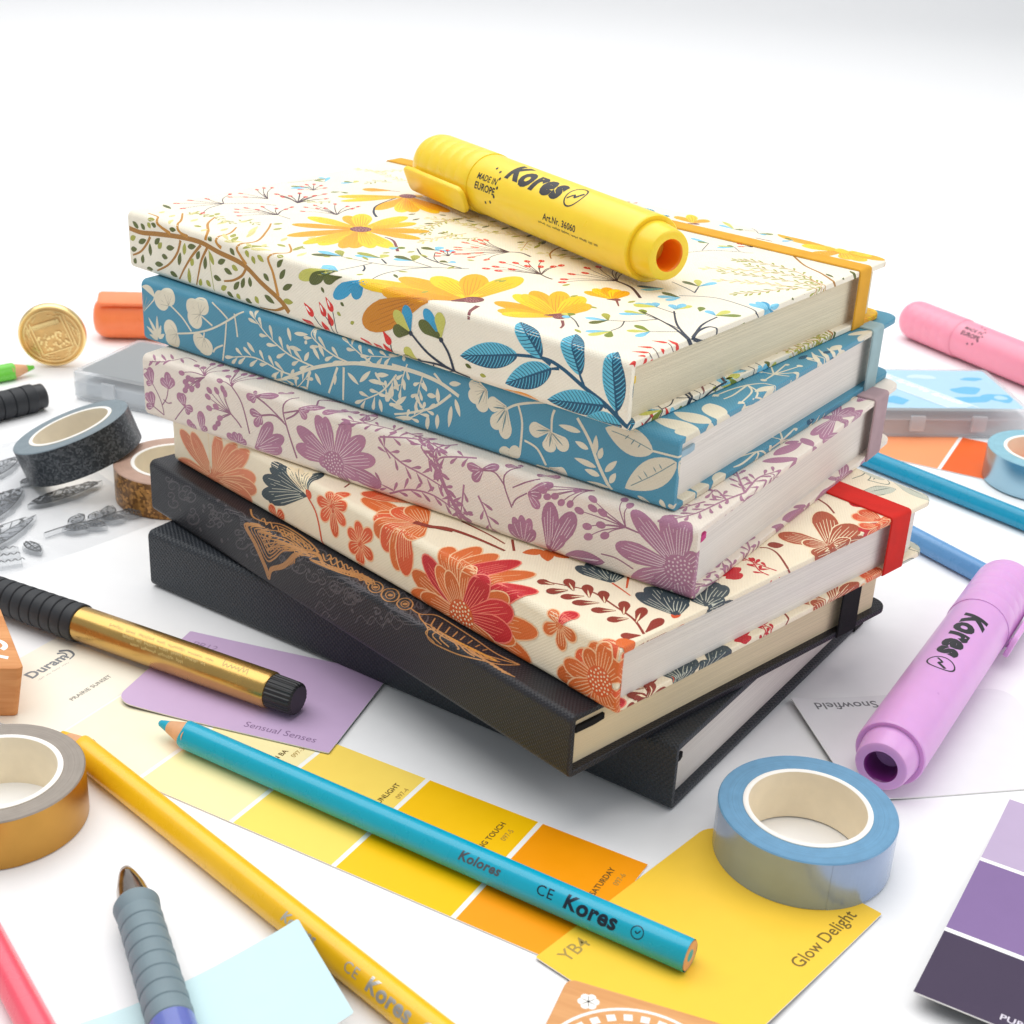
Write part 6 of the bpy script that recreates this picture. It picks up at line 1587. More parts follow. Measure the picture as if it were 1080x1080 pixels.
# ------------------------------------------------------------------ printed book covers
def art_pieces(txt, rng):
    """parse motif rows -> list of (colour, convex pieces)"""
    out = []
    def jit(c, a=.06):
        k = 1 + rng.uniform(-a, a); return tuple(min(1, x * k) for x in c[:3]) + (1,)
    for row in txt.strip().split('\n'):
        h, p = row.split('|'); h = h.split(); k = h[0]
        P = [tuple(float(t) for t in q.split(',')) for q in p.split()]
        if k == 'S': out.append((PAL[h[1]], ribbon(P, float(h[2]), float(h[3]))))
        elif k == 'L':
            out.append((jit(PAL[h[1]]), blade(P[0], P[1], float(h[2]), F_LEAF)))
        elif k == 'E':
            w = float(h[2]); l = math.dist(*P)
            out.append((jit(PAL[h[1]]), blade(P[0], P[1], w, F_BUD if w / max(l, .1) < .9 else F_ELL)))
            if l > 4 and w > 2.4 and h[1] in ('b', 'b2', 'ol', 'gd', 'cr', 'am2'):
                c2 = tuple(x * .62 for x in PAL[h[1]][:3]) + (1,)
                for a in (-.25, 0, .25):
                    d = (P[1][0] - P[0][0], P[1][1] - P[0][1])
                    e = (P[0][0] + d[0] * .55 - d[1] * a * w / l, P[0][1] + d[1] * .55 + d[0] * a * w / l)
                    out.append((c2, ribbon([P[0], e], .28, .12)))
        elif k == 'P':
            c = PAL[h[1]]; w = float(h[2]); ln = PAL[h[3]]; p0, q = P
            d = Vector((q[0] - p0[0], q[1] - p0[1])); l = d.length
            if l < .5: continue
            d /= l; n = Vector((-d.y, d.x)); w = min(w * (.74 if h[3] == 'ml' else .9), l * .7)
            if h[3] in ('ln', 'rl', 'cm'):
                q2 = (q[0] + d.x * .45, q[1] + d.y * .45)
                out.append((ln, blade(p0, q2, w + .9, F_PETAL)))
            out.append((jit(c, .09), blade(p0, q, w, F_PETAL)))
            nl = max(2, min(6, int(w / 1.15)))
            for i in range(nl):
                f = (i + .5) / nl * 2 - 1
                r0, r1 = rng.uniform(.1, .25), rng.uniform(.72, .92) - abs(f) * .12
                pts = []
                for u in (r0, (r0 + r1) / 2, r1):
                    hw = F_PETAL(u) * w * .5 * .86 * f
                    pts.append((p0[0] + d.x * l * u + n.x * hw, p0[1] + d.y * l * u + n.y * hw))
                out.append((ln, ribbon(pts, .30, .16, 4)))
        elif k == 'H':
            w = float(h[2]); flip = int(h[3]); p0, q = P
            d = Vector((q[0] - p0[0], q[1] - p0[1])); l = d.length; d /= l; n = Vector((-d.y, d.x))
            dark = -1 if flip else 1
            out.append((PAL['te'], blade(p0, q, w, F_LEAF, 14, dark)))
            out.append((PAL['tl'], blade(p0, q, w, F_LEAF, 14, -dark)))
            nh = int(l / 1.15)
            for i in range(1, nh):
                u = i / nh
                for sd in (1, -1):
                    u2 = min(1, u + .12); hw = F_LEAF(u2) * w * .5 * .93 * sd
                    a = (p0[0] + d.x * l * u, p0[1] + d.y * l * u); b = (p0[0] + d.x * l * u2 + n.x * hw, p0[1] + d.y * l * u2 + n.y * hw)
                    m = ((a[0] + b[0]) / 2 - d.x * .25, (a[1] + b[1]) / 2 - d.y * .25)
                    out.append((PAL['tl'] if sd == dark else PAL['te'], ribbon([a, m, b], .28, .2, 3)))
            out.append((PAL['te'], ribbon([p0, q], .7, .25)))
        elif k == 'B':
            w = float(h[2]); lc = PAL[h[3]]; ll = float(h[4]); lw = float(h[5])
            out.append((PAL[h[1]], ribbon(P, w, w * .6)))
            S = smooth(P, 8); acc = 0; nx = ll * .35; sd = 1
            for a, b in zip(S, S[1:]):
                acc += math.dist(a, b)
                if acc > nx:
                    nx += ll * .52; sd = -sd; th = math.atan2(b[1] - a[1], b[0] - a[0]) + sd * rng.uniform(.5, .85)
                    o = (b[0] + math.cos(th) * .5, b[1] + math.sin(th) * .5); L_ = ll * rng.uniform(.75, 1.05)
                    out.append((jit(lc), blade(o, (o[0] + math.cos(th) * L_, o[1] + math.sin(th) * L_), lw, F_BUD, 8)))
            th = math.atan2(S[-1][1] - S[-3][1], S[-1][0] - S[-3][0]); e = S[-1]
            out.append((lc, blade(e, (e[0] + math.cos(th) * ll, e[1] + math.sin(th) * ll), lw, F_BUD, 8)))
        elif k == 'U':
            bw, bl = float(h[3]), float(h[4]); nd = P[0]
            mx = sum(q[0] for q in P[1:]) / (len(P) - 1) - nd[0]; my = sum(q[1] for q in P[1:]) / (len(P) - 1) - nd[1]
            ml_ = math.hypot(mx, my) or 1; mx /= ml_; my /= ml_
            for q in P[1:]:
                d = Vector((q[0] - nd[0], q[1] - nd[1])); l = d.length or 1; d /= l
                m = (nd[0] + d.x * l * .5 + mx * l * .10, nd[1] + d.y * l * .5 + my * l * .10)
                out.append((PAL[h[1]], ribbon([nd, m, q], .42, .22, 4)))
            for q in P[1:]:
                d = Vector((q[0] - nd[0], q[1] - nd[1])); d.normalize()
                a = (q[0] - d.x * bl * .5, q[1] - d.y * bl * .5); b = (q[0] + d.x * bl * .5, q[1] + d.y * bl * .5)
                out.append((jit(PAL[h[2]]), blade(a, b, bw, F_ELL, 8)))
                if h[2] in ('rd', 'rd2'):
                    out.append((PAL['wt'], blade((q[0] - .2, q[1] + .2), (q[0] + d.x * bl * .2 - .2, q[1] + d.y * bl * .2 + .2), .3, F_ELL, 4)))
        elif k == 'D':
            r = float(h[3]); c = P[0]; out.append((PAL[h[1]], disc(c, r, 18)))
            if h[1] != h[2]:
                nd = int(10 + r * 6)
                for i in range(nd):
                    rr = r * .9 * math.sqrt((i + .5) / nd); a = i * 2.39996
                    out.append((PAL[h[2]], disc((c[0] + rr * math.cos(a), c[1] + rr * math.sin(a)), r * .075, 7)))
    return out

BT, BR, BE = 2.0, 2.3, .45          # board thickness, spine corner radius, edge radius (mm)
def cover_fn(T, W, L, R):
    """cover surface: s along the spine, t across it (t>0 front board, t<0 spine and back board)"""
    q1 = math.pi * BE / 2; q2 = q1 + BT - 2 * BE; q3 = q2 + q1
    def panel(t):
        if t >= BR: return (t, T), (0, 1)
        if t > -BR:
            a = (BR - t) / (2 * BR) * math.pi / 2; d = (-math.sin(a), math.cos(a)); return (BR + BR * d[0], T - BR + BR * d[1]), d
        if t >= -T + BR: return (0, T + t), (-1, 0)
        q = t + T
        if q > -BR:
            a = (BR - q) / (2 * BR) * math.pi / 2; d = (-math.cos(a), -math.sin(a)); return (BR + BR * d[0], BR + BR * d[1]), d
        return (-q, 0), (0, -1)
    def fn(s, t, h=0.0):
        (x, z), (nx, nz) = panel(t)
        yl = 0.0
        if x > W - R:
            yl = R - math.sqrt(max(0, R * R - (x - W + R) ** 2))
        far = s > L / 2
        ss = L - s if far else s
        if ss >= BE: y, dep, ny, nn = ss, 0.0, 0.0, 1.0
        else:
            a = BE - ss
            if a < q1: g = a / BE; y = BE - BE * math.sin(g); dep = BE - BE * math.cos(g); ny = -math.sin(g); nn = math.cos(g)
            elif a < q2: y = 0; dep = BE + a - q1; ny = -1; nn = 0
            elif a < q3: g = (a - q2) / BE; y = BE - BE * math.cos(g); dep = BT - BE + BE * math.sin(g); ny = -math.cos(g); nn = -math.sin(g)
            else: y = BE + a - q3; dep = BT; ny = 0; nn = -1
        y = yl + y * (L / 2 - yl) / (L / 2)
        if far: y = L - y; ny = -ny
        n = (nx * nn, ny, nz * nn)
        return (x - nx * dep + n[0] * h, y + n[1] * h, z - nz * dep + n[2] * h), n
    return fn
Q3 = math.pi * BE + BT - 2 * BE
WRAP_BREAKS = [BE] + [BE - math.pi * BE / 2 * k / 3 for k in (1, 2, 3)] + [BE - math.pi * BE / 2 - (BT - 2 * BE)] + [BE - math.pi * BE / 2 - (BT - 2 * BE) - math.pi * BE / 2 * k / 3 for k in (1, 2, 3)]
WRAP_BREAKS.sort()

def book(loc, yaw, T, L, W, base, cmat, pmat, label, art=None, elastic=None, el_x=127.0, el_w=8.0, ribbon_c=None, rib=(2.0, 6.0, .55), seed=1, R=5.0, wrap_back=True):
    root = empty('notebook', loc, yaw, label, 'notebook')
    fn = cover_fn(T, W, L, R)
    mb = MB()
    corner = [math.sin(-math.pi / 2 + math.pi / 8 * k) * BR for k in range(9)]
    rc = [W - R + R * math.sin(math.pi / 2 * k / 7) for k in range(8)]
    ts = [-T - x for x in reversed(rc)] + [-T - 90, -T - 50, -T - 20, -T - 6] + [-T + c for c in (-BR, -BR * .75, -BR * .5, -BR * .25, 0, BR * .25, BR * .5, BR * .75, BR)] \
        + [-T * .5] + [-BR, -BR * .75, -BR * .5, -BR * .25, 0, BR * .25, BR * .5, BR * .75, BR] + [6, 20, 50, 90] + rc
    s_in = BE - Q3
    ss = [s_in - 40, s_in - 12, s_in - 1] + WRAP_BREAKS + [1.5, 10, 40, 80, 104.99]
    ss = ss[:-1] + [L / 2 - .01]
    ss2 = ss + [L - x for x in reversed(ss)]
    grid = []
    for s_ in ss2:
        row = []
        for t in ts:
            p, n = fn(s_, t); row.append(mb.vert(p, n, (s_, t)))
        grid.append(row)
    for a, b in zip(grid, grid[1:]):
        for j in range(len(ts) - 1): mb.face((a[j], a[j + 1], b[j + 1], b[j]), 0, base)
    # fore edges of both boards
    for j, zz in ((0, 0), (len(ts) - 1, T)):
        pos = [mb.v[r[j]] for r in grid]
        out = [p for p in pos]
        n = len(out)
        for i in range(n // 2 - 1):
            pass
    for z0, z1 in ((0.0, BT), (T - BT, T)):
        o = [mb.vert((W + .001, y, z), (1, 0, 0)) for y, z in ((R, z0 + .02), (L - R, z0 + .02), (L - R, z1 - .02), (R, z1 - .02))]
        mb.face(o, 0, base)
    # the print
    if art:
        pieces = art_pieces(art, random.Random(seed))
        h0, dh = .014, .0011
        occ = {}
        def level(ps):
            cells = set()
            for p in ps:
                xs = [q[0] for q in p]; ys = [q[1] for q in p]
                for a in range(int(min(xs) // 1.5), int(max(xs) // 1.5) + 1):
                    for b in range(int(min(ys) // 1.5), int(max(ys) // 1.5) + 1): cells.add((a, b))
            lv = 1 + max((occ.get(c, 0) for c in cells), default=0)
            for c in cells: occ[c] = lv
            return lv
        vb = [c for c in corner] + [-T + c for c in corner] + rc[:-1]
        vb.sort()
        vbb = [-T - x for x in rc[:-1]]; vbb.sort()
        for i, (c, ps) in enumerate(pieces):
            h = h0 + dh * level(ps)
            f = lambda u, v, h=h: fn(u, v, h)
            lay(mb, clip_rect(ps, 0.0, L, -T, W - .3), f, WRAP_BREAKS, vb, 0, c)
            lo = min(q[0] for p in ps for q in p)
            if lo < 7:
                mir = [[(-x, y) for x, y in p] for p in ps]
                lay(mb, clip_rect(mir, -7.0, 0.0, -T, W - .3), f, WRAP_BREAKS, vb, 0, c)
            for sh in ((4, 17, 30) if wrap_back else ()):
                if sh - 12 < lo < sh + 9:
                    bk = [[(sh - x, -T - y) for x, y in p] for p in ps]
                    lay(mb, clip_rect(bk, -8.0, 0.6, -T - W + .4, -T), f, WRAP_BREAKS, vbb, 0, c)
    mb.build('cover', cmat, root, base=base)
    # page block
    pb = MB(); x0, x1, y0, y1 = BT + .6, W - 3.6, 2.6, L - 2.6
    out = [(x0, y0), (x1 - 4, y0)] + [(x1 - 4 + 4 * math.sin(a * math.pi / 12), y0 + 4 - 4 * math.cos(a * math.pi / 12)) for a in range(1, 7)] \
        + [(x1 - 4 + 4 * math.cos(a * math.pi / 12), y1 - 4 + 4 * math.sin(a * math.pi / 12)) for a in range(0, 7)] + [(x0, y1)]
    pb.prism(out, BT - .02, T - BT + .02, 0)
    pb.build('page_block', pmat, root)
    if elastic:
        eb = MB(); t_ = .45; r = .8
        path = []
        for cy, cz, a0 in ((L + .15 - r, T + .15 - r, 0), (-.15 + r, T + .15 - r, 90), (-.15 + r, -.05 + r, 180), (L + .15 - r, -.05 + r, 270)):
            for k in range(5):
                a = math.radians(a0 + 22.5 * k); path.append((cy + r * math.cos(a), cz + r * math.sin(a), math.cos(a), math.sin(a)))
        ringo = []
        for y, z, ny, nz in path:
            zi = z if z > T / 2 else max(z, 0.02)
            ringo.append([eb.vert((xx, y + ny * hh, max(zi + nz * hh, .02))) for xx, hh in ((el_x, 0), (el_x + .25, t_), (el_x + el_w - .25, t_), (el_x + el_w, 0))])
        for i in range(len(ringo)):
            a, b = ringo[i], ringo[(i + 1) % len(ringo)]
            for k in range(3): eb.face((a[k], b[k], b[k + 1], a[k + 1])[::-1], 0)
            eb.face((a[3], b[3], b[0], a[0])[::-1], 0)
        eb.build('elastic_band', elastic, root)
    if ribbon_c:
        rb = MB(); x, w, zf = rib; z = T * zf
        rb.prism([(BT + x, 1.7), (BT + x + w * .6, 1.5), (BT + x + w, 1.9), (BT + x + w, 2.75), (BT + x, 2.75)], z, z + 2.0, 0, bev=.3)
        rb.build('ribbon_bookmark', ribbon_c, root)
    return root

# ------------------------------------------------------------------ materials in use
M_cover = mat('printed_linen_cover', rough=.42, ink=True, bump=.5, weave=(.8, 40), vary=.03, spec=.4)
M_black = mat('black_linen_cover', rough=.48, ink=True, bump=1.0, weave=(1.25, 52), vary=.14, spec=.5)
M_black2 = mat('black_printed_cover', rough=.42, ink=True, bump=.55, weave=(.95, 40), vary=.12, spec=.4)
M_page = page_mat('white_page_edges', rgb(247, 240, 231)); M_pagec = page_mat('cream_page_edges', rgb(244, 226, 190)); M_page1 = page_mat('warm_page_edges', rgb(240, 228, 200))
def fabric(n, c): return mat(n, c, .75, bump=.5, bscale=2500, vary=.1, spec=.2)
M_card = mat('card_stock', rough=.42, ink=True, vary=.015, spec=.35, bump=.03, bscale=1500)
M_core = mat('cardboard_core', rgb(244, 232, 208), .8, vary=.05, bump=.15, bscale=700, spec=.2)
M_corew = mat('white_core_edge', rgb(250, 246, 240), .7, vary=.03)
M_wood = mat('pencil_wood', rgb(226, 172, 128), .6, vary=.18, bump=.2, bscale=1200)
M_blackp = mat('black_plastic', rgb(34, 35, 38), .38, vary=.1, spec=.5)
M_rubber = mat('black_rubber', rgb(38, 41, 46), .55, vary=.12)

def plastic(n, c, rough=.3, sss=.25): return mat(n, c, rough, vary=.025, spec=.45, sss=sss, sss_r=.003)

# ------------------------------------------------------------------ builders
def rot_yaw(dx, dy): return math.atan2(dy, dx)

def rrect(w, h, r=(0, 0, 0, 0), n=6):
    """rounded rectangle CCW from the origin corner, radii for corners (0,0) (w,0) (w,h) (0,h)"""
    out = []
    for (cx, cy, a0), rr in zip(((0, 0, 180), (w, 0, 270), (w, h, 0), (0, h, 90)), r):
        rr = max(rr, .05); sx = 1 if cx == 0 else -1; sy = 1 if cy == 0 else -1
        for k in range(n + 1):
            a = math.radians(a0 + 90 * k / n); out.append((cx + sx * rr + rr * math.cos(a), cy + sy * rr + rr * math.sin(a)))
    return out

def card(name, O, u, w, h, col, label, cat, radii=(4, 4, 4, 4), z=.15, th=.35, zf=None, cells=(), texts=(), back=None, group=None, material=None):
    """flat printed card; local x along u, y to its left. zf(x, y) lifts it. cells: (polys, colour)"""
    zf = zf or (lambda x, y: 0.0)
    mb = MB(); material = material or M_card
    def top(x, y, k=0.0):
        e = .5; zx = (zf(x + e, y) - zf(x - e, y)) / (2 * e); zy = (zf(x, y + e) - zf(x, y - e)) / (2 * e)
        n = Vector((-zx, -zy, 1)).normalized(); return (x, y, th + k + zf(x, y)), n
    def bot(x, y): p, n = top(x, y); return (p[0], p[1], p[2] - th), -n
    ol = rrect(w, h, radii)
    ub = frange(0, w, max(2, int(w / 5)))[1:-1]; vb = frange(0, h, max(2, int(h / 5)))[1:-1]
    T = tris_of(ol)
    lay(mb, T, top, ub, vb, 0, col)
    n0 = len(mb.f); lay(mb, T, bot, ub, vb, 0, back or rgb(244, 242, 238))
    for i in range(n0, len(mb.f)): mb.f[i] = mb.f[i][::-1]
    dense = []
    for i, p in enumerate(ol):
        q = ol[(i + 1) % len(ol)]; m = max(1, int(math.dist(p, q) / 5))
        dense += [(p[0] + (q[0] - p[0]) * k / m, p[1] + (q[1] - p[1]) * k / m) for k in range(m)]
    for i, p in enumerate(dense):
        q = dense[(i + 1) % len(dense)]; d = Vector((q[0] - p[0], q[1] - p[1]))
        if d.length < 1e-6: continue
        d.normalize(); n = (d.y, -d.x, 0)
        mb.face([mb.vert(bot(*p)[0], n), mb.vert(bot(*q)[0], n), mb.vert(top(*q)[0], n), mb.vert(top(*p)[0], n)], 0, back or rgb(244, 242, 238))
    lay_i = 0
    for ps, c in cells:
        lay_i += 1; lay(mb, ps, lambda x, y, k=.006 * lay_i: top(x, y, k), ub, vb, 0, c)
    for s, x, y, size, c, bold in texts:
        lay(mb, xf(text_polys(s, size, bold), x, y), lambda a, b: top(a, b, .03 + .006 * len(cells)), ub, vb, 0, c)
    o = mb.build(name, material, None, tuple(c * MM for c in (O[0], O[1], z)), base=col)
    o.rotation_euler = (0, 0, rot_yaw(*u))
    return tag(o, label, cat, group)

def rect(x0, x1, y0, y1): return [[(x0, y0), (x1, y0), (x1, y1), (x0, y1)]]

def tape(c, side, outer, label, R=24.0, H=15.0, core=17.3, hole=15.8, z=0.0, group=None):
    root = empty('washi_tape_roll', (c[0], c[1], z), 0, label, 'tape roll', group)
    b = .35
    mb = MB()
    mb.closed_lathe([(0.1, core), (0.1, R - b), (b + .1, R), (H - b, R), (H, R - b), (H - .15, core)], 96)
    n = 96
    for i in range(len(mb.f)):
        k = i // n
        mb.m[i] = 1 if k in (1, 2) else 0
    e0 = math.radians(-58)
    for k in range(8):
        a0 = e0 - math.radians(3.2) * k; a1 = a0 - math.radians(3.2); r_ = R + .07
        q = [mb.vert((r_ * math.cos(a), r_ * math.sin(a), zz)) for a, zz in ((a1, b), (a0, b), (a0, H - b), (a1, H - b))]; mb.face(q, 1)
        if k == 0:
            q = [mb.vert((rr * math.cos(a0), rr * math.sin(a0), zz)) for rr, zz in ((r_, b), (R - .02, b), (R - .02, H - b), (r_, H - b))]; mb.face(q, 0)
    mb.build('tape', [side, outer], root)
    cb = MB(); cb.closed_lathe([(0, hole), (0, core), (H + .05, core), (H + .25, core - .3), (H + .25, hole + .3), (H + .05, hole)], 96)
    for i in range(len(cb.f)): cb.m[i] = 1 if i // n in (2, 3, 4) else 0
    cb.build('core', [M_core, M_corew], root)
    return root

def cyl_fn(R, h, mod=None):
    """u along +x, v arc length round the axis from +y towards +z"""
    def f(u, v):
        a = v / R; n = (0, math.cos(a), math.sin(a)); r = R * (mod(a) if mod else 1) + h; return (u, r * n[1], r * n[2]), n
    return f
def cyl_text(mb, s, size, R, x, phi, mati=1, bold=0.0, shear=0.0, col=None, h=.03, flip=True, dy=0.0, mod=None):
    """text that reads along -x (flip) or +x, its middle line at angle phi (deg)"""
    ps = text_polys(s, size, bold, shear); ps = [[(px, py - size * .33 + dy) for px, py in p] for p in ps]
    v0 = math.radians(phi) * R
    if flip: q = [[(x - px, v0 + py) for px, py in p] for p in ps]
    else: q = [[(x + px, v0 - py) for px, py in p] for p in ps]
    br = frange(v0 - size * 2, v0 + size * 2, max(6, int(size * 4 / (R * .12))))
    f = cyl_fn(R, h, mod)
    idx0 = len(mb.f)
    lay(mb, q, f, (), br, mati, col, normals=False)
    # face outwards
    for i in range(idx0, len(mb.f)):
        p = [Vector(mb.v[j]) for j in mb.f[i][:3]]; nn = (p[1] - p[0]).cross(p[2] - p[0]); c = sum(p, Vector()) / 3
        if nn.y * c.y + nn.z * c.z < 0: mb.f[i] = mb.f[i][::-1]
def cyl_ring(mb, R, x, phi, rx, rv, w, mati=1, h=.03, mod=None):
    v0 = math.radians(phi) * R
    pts = [(x + rx * math.cos(2 * math.pi * k / 28), v0 + rv * math.sin(2 * math.pi * k / 28)) for k in range(29)]
    idx0 = len(mb.f); lay(mb, ribbon(pts, w, w, 1), cyl_fn(R, h, mod), (), (), mati, None, normals=False)
    for i in range(idx0, len(mb.f)):
        p = [Vector(mb.v[j]) for j in mb.f[i][:3]]; nn = (p[1] - p[0]).cross(p[2] - p[0]); c = sum(p, Vector()) / 3
        if nn.y * c.y + nn.z * c.z < 0: mb.f[i] = mb.f[i][::-1]
def cyl_poly(mb, polys, R, mati=1, h=.03, mod=None):
    idx0 = len(mb.f); lay(mb, polys, cyl_fn(R, h, mod), (), (), mati, None, normals=False)
    for i in range(idx0, len(mb.f)):
        p = [Vector(mb.v[j]) for j in mb.f[i][:3]]; nn = (p[1] - p[0]).cross(p[2] - p[0]); c = sum(p, Vector()) / 3
        if nn.y * c.y + nn.z * c.z < 0: mb.f[i] = mb.f[i][::-1]

M_ink = mat('black_print', rgb(38, 38, 42), .5, vary=.05)
def logo(mb, R, x, phi, size, mati=1, mark=True):
    """brand lettering with its oval mark behind it, reading towards -x"""
    cyl_text(mb, 'K', size * .86, R, x, phi, mati, bold=.055, shear=.12, dy=size * .01)
    cyl_text(mb, 'ores', size, R, x - size * .62, phi, mati, bold=.055, shear=.12)
    if mark:
        xm = x - size * 3.1; v0 = math.radians(phi) * R
        cyl_ring(mb, R, xm, phi - 4, size * .30, size * .36, size * .045, mati)
        cyl_poly(mb, ribbon([(xm + size * .2, v0 - size * .22), (xm + size * .04, v0 - size * .05), (xm - size * .05, v0 - size * .12), (xm - size * .2, v0 + size * .1)], size * .05, size * .09, 3), R, mati)

def made_in(mb, R, x, phi, size, mati=1):
    cyl_text(mb, 'MADE IN', size, R, x, phi + math.degrees(size * .55 / R), mati, bold=.02)
    cyl_text(mb, 'EUROPE', size * 1.12, R, x, phi - math.degrees(size * .55 / R), mati, bold=.03)
    v0 = math.radians(phi) * R; r = size * 2.1
    for k in range(12):
        a = math.radians(30 * k)
        if 60 < (30 * k) % 360 < 0: continue
        if math.cos(a) > .45: continue
        cyl_poly(mb, disc((x - size * 2.4 + r * math.cos(a), v0 + r * math.sin(a)), size * .2, 6), R, mati)

def highlighter(plug_end, direction, z, c_body, c_deep, label, clip_phi, logo_phi=None, logo_x=88, made_phi=None, art_phi=None, Lt=141.0, R=10.4, seam=99.0):
    root = empty('highlighter_pen', (plug_end[0], plug_end[1], z + R + .4), rot_yaw(*direction), label, 'highlighter', 'highlighters')
    mb_ = plastic('highlighter_body', c_body); md = plastic('highlighter_lit_bore', c_deep, .32)  # bore walls coloured deeper: light through the translucent plastic put into the colour
    b = MB()
    b.lathe([(8.4, R - 1.8), (8.0, R - .35), (8.3, R - .05), (8.8, R), (10.5, R - .1), (11.5, R), (seam + 6, R), (seam + 6, R - 1)], 80)
    if logo_phi is not None: logo(b, R, logo_x, logo_phi, 12.2)
    if made_phi is not None: made_in(b, R, seam - 5, made_phi, 3.0)
    if art_phi is not None:
        cyl_text(b, 'Art.Nr. 36060', 3.0, R, 52, art_phi, 1, bold=.02)
        cyl_poly(b, [[(x_, math.radians(art_phi - 15) * R + y_) for x_, y_ in p_] for p_ in scribble(22, 0, 32, 1.0, 3)], R)
    b.build('barrel', [mb_, M_ink], root, sharp=40)
    p = MB()
    p.closed_lathe([(0.0, 5.0), (0.0, 6.9), (.3, 7.5), (.9, 7.8), (10, 8.9), (13, 9.0), (13, 4.3), (12.8, 4.2), (1.0, 4.5), (.3, 4.7)], 64, 0, 'x')
    for i in range(len(p.f)): p.m[i] = 1 if i // 64 in (6, 7, 8, 9) else 0
    ring = [p.vert((12.7, 4.4 * math.cos(2 * math.pi * k / 32), 4.4 * math.sin(2 * math.pi * k / 32))) for k in range(32)]
    p.face(ring, 1)
    p.build('end_plug', [mb_, md], root)
    c = MB(); Rc = R + .4
    prof = [(seam, R - .2), (seam, Rc - .15), (seam + .3, Rc)]
    for k in range(5):
        x = seam + 8 + k * 6.2; prof += [(x - .4, Rc), (x, Rc - .09), (x + .4, Rc)]
    prof += [(Lt - 8, Rc)] + [(Lt - 8 + 8 * math.sin(a), Rc - 5.8 + 5.8 * math.cos(a)) for a in (.3, .6, .9, 1.2, 1.5)] + [(Lt, 2.0)]
    c.lathe(prof, 80, cap0=False)
    c.build('cap', mb_, root, sharp=50)
    k = MB()
    ol = rrect(40.5, 9.6, (3.2, 2.2, 2.2, 3.2)); k.prism([(x, y - 4.8) for x, y in ol], Rc + .7, Rc + 2.6, bev=.8)
    k.prism([(x + 33, y - 3.4) for x, y in rrect(6.5, 6.8, (1, 1, 1, 1))], Rc - 1.6, Rc + 1.2, bev=.2)
    k.prism([(x + 2, y - 1.8) for x, y in rrect(3.4, 3.6, (1.6,) * 4)], Rc + .1, Rc + 1.0, bev=.3)
    cl = k.build('clip', mb_, root); cl.location = ((Lt - 43.5) * MM, 0, 0); cl.rotation_euler = (math.radians(clip_phi - 90), 0, 0)
    return root

def tri_mod(a): return 1 + .045 * math.cos(3 * a) - .045 * .2 * math.cos(6 * a)
def pencil(tip, direction, R, col, label, length=176.0, z=0.0, tip_shown=True, words=None, foil=None, foil2=None, word_phi=70, roll=-90, rough=.28):
    root = empty('coloured_pencil', (tip[0], tip[1], z + R * .96), rot_yaw(*direction), label, 'pencil', 'coloured pencils')
    pm = mat('pencil_lacquer', col, rough, vary=.03, spec=.5, coat=.15)
    n = 60; b = MB(); cone = 13.0 * R / 5.0
    rows = []
    xs = [(cone, 0), (cone + .3, 1)] + [(x, 1) for x in frange(cone + 3, length - .5, 6)] + [(length, 2)]
    for x, kind in xs:
        row = []
        for k in range(n):
            a = 2 * math.pi * k / n; rr = R * tri_mod(a + math.radians(roll)) * (.985 if kind == 2 else 1) * (.985 if kind == 0 else 1)
            dx = .45 * math.cos(3 * a) * (R / 5) if kind in (0, 1) else 0
            row.append(b.vert((x + dx, rr * math.cos(a), rr * math.sin(a))))
        rows.append(row)
    for p, q in zip(rows, rows[1:]):
        for k in range(n): b.face((p[k], p[(k + 1) % n], q[(k + 1) % n], q[k])[::-1], 0)
    mats = [pm, foil or M_ink, foil2 or foil or M_ink]
    if words: words(b, R * 1.0)
    b.build('lacquered_body', mats, root, sharp=50)
    w = MB(); lr = R * .46; lx = cone * .36
    w.lathe([(lx, lr * .98), (cone + 1.6 * R / 5, R * .985)], n, cap0=False, cap1=False)
    w.build('sharpened_tip', M_wood, root)
    w = MB(); w.lathe([(length - .4, R * .93), (length + .02, R * .93)], n, cap0=False)
    w.build('end_face', M_wood, root)
    lm = mat('pencil_lead', col, .5, vary=.08)
    ld = MB(); ld.lathe([(0.0, lr * .35), (.35, lr * .5), (lx + .3, lr)], 28); ld.build('lead', lm, root)
    ld = MB(); ld.lathe([(length - .2, R * .38), (length + .05, R * .38)], 28); ld.build('lead', lm, root)
    return root

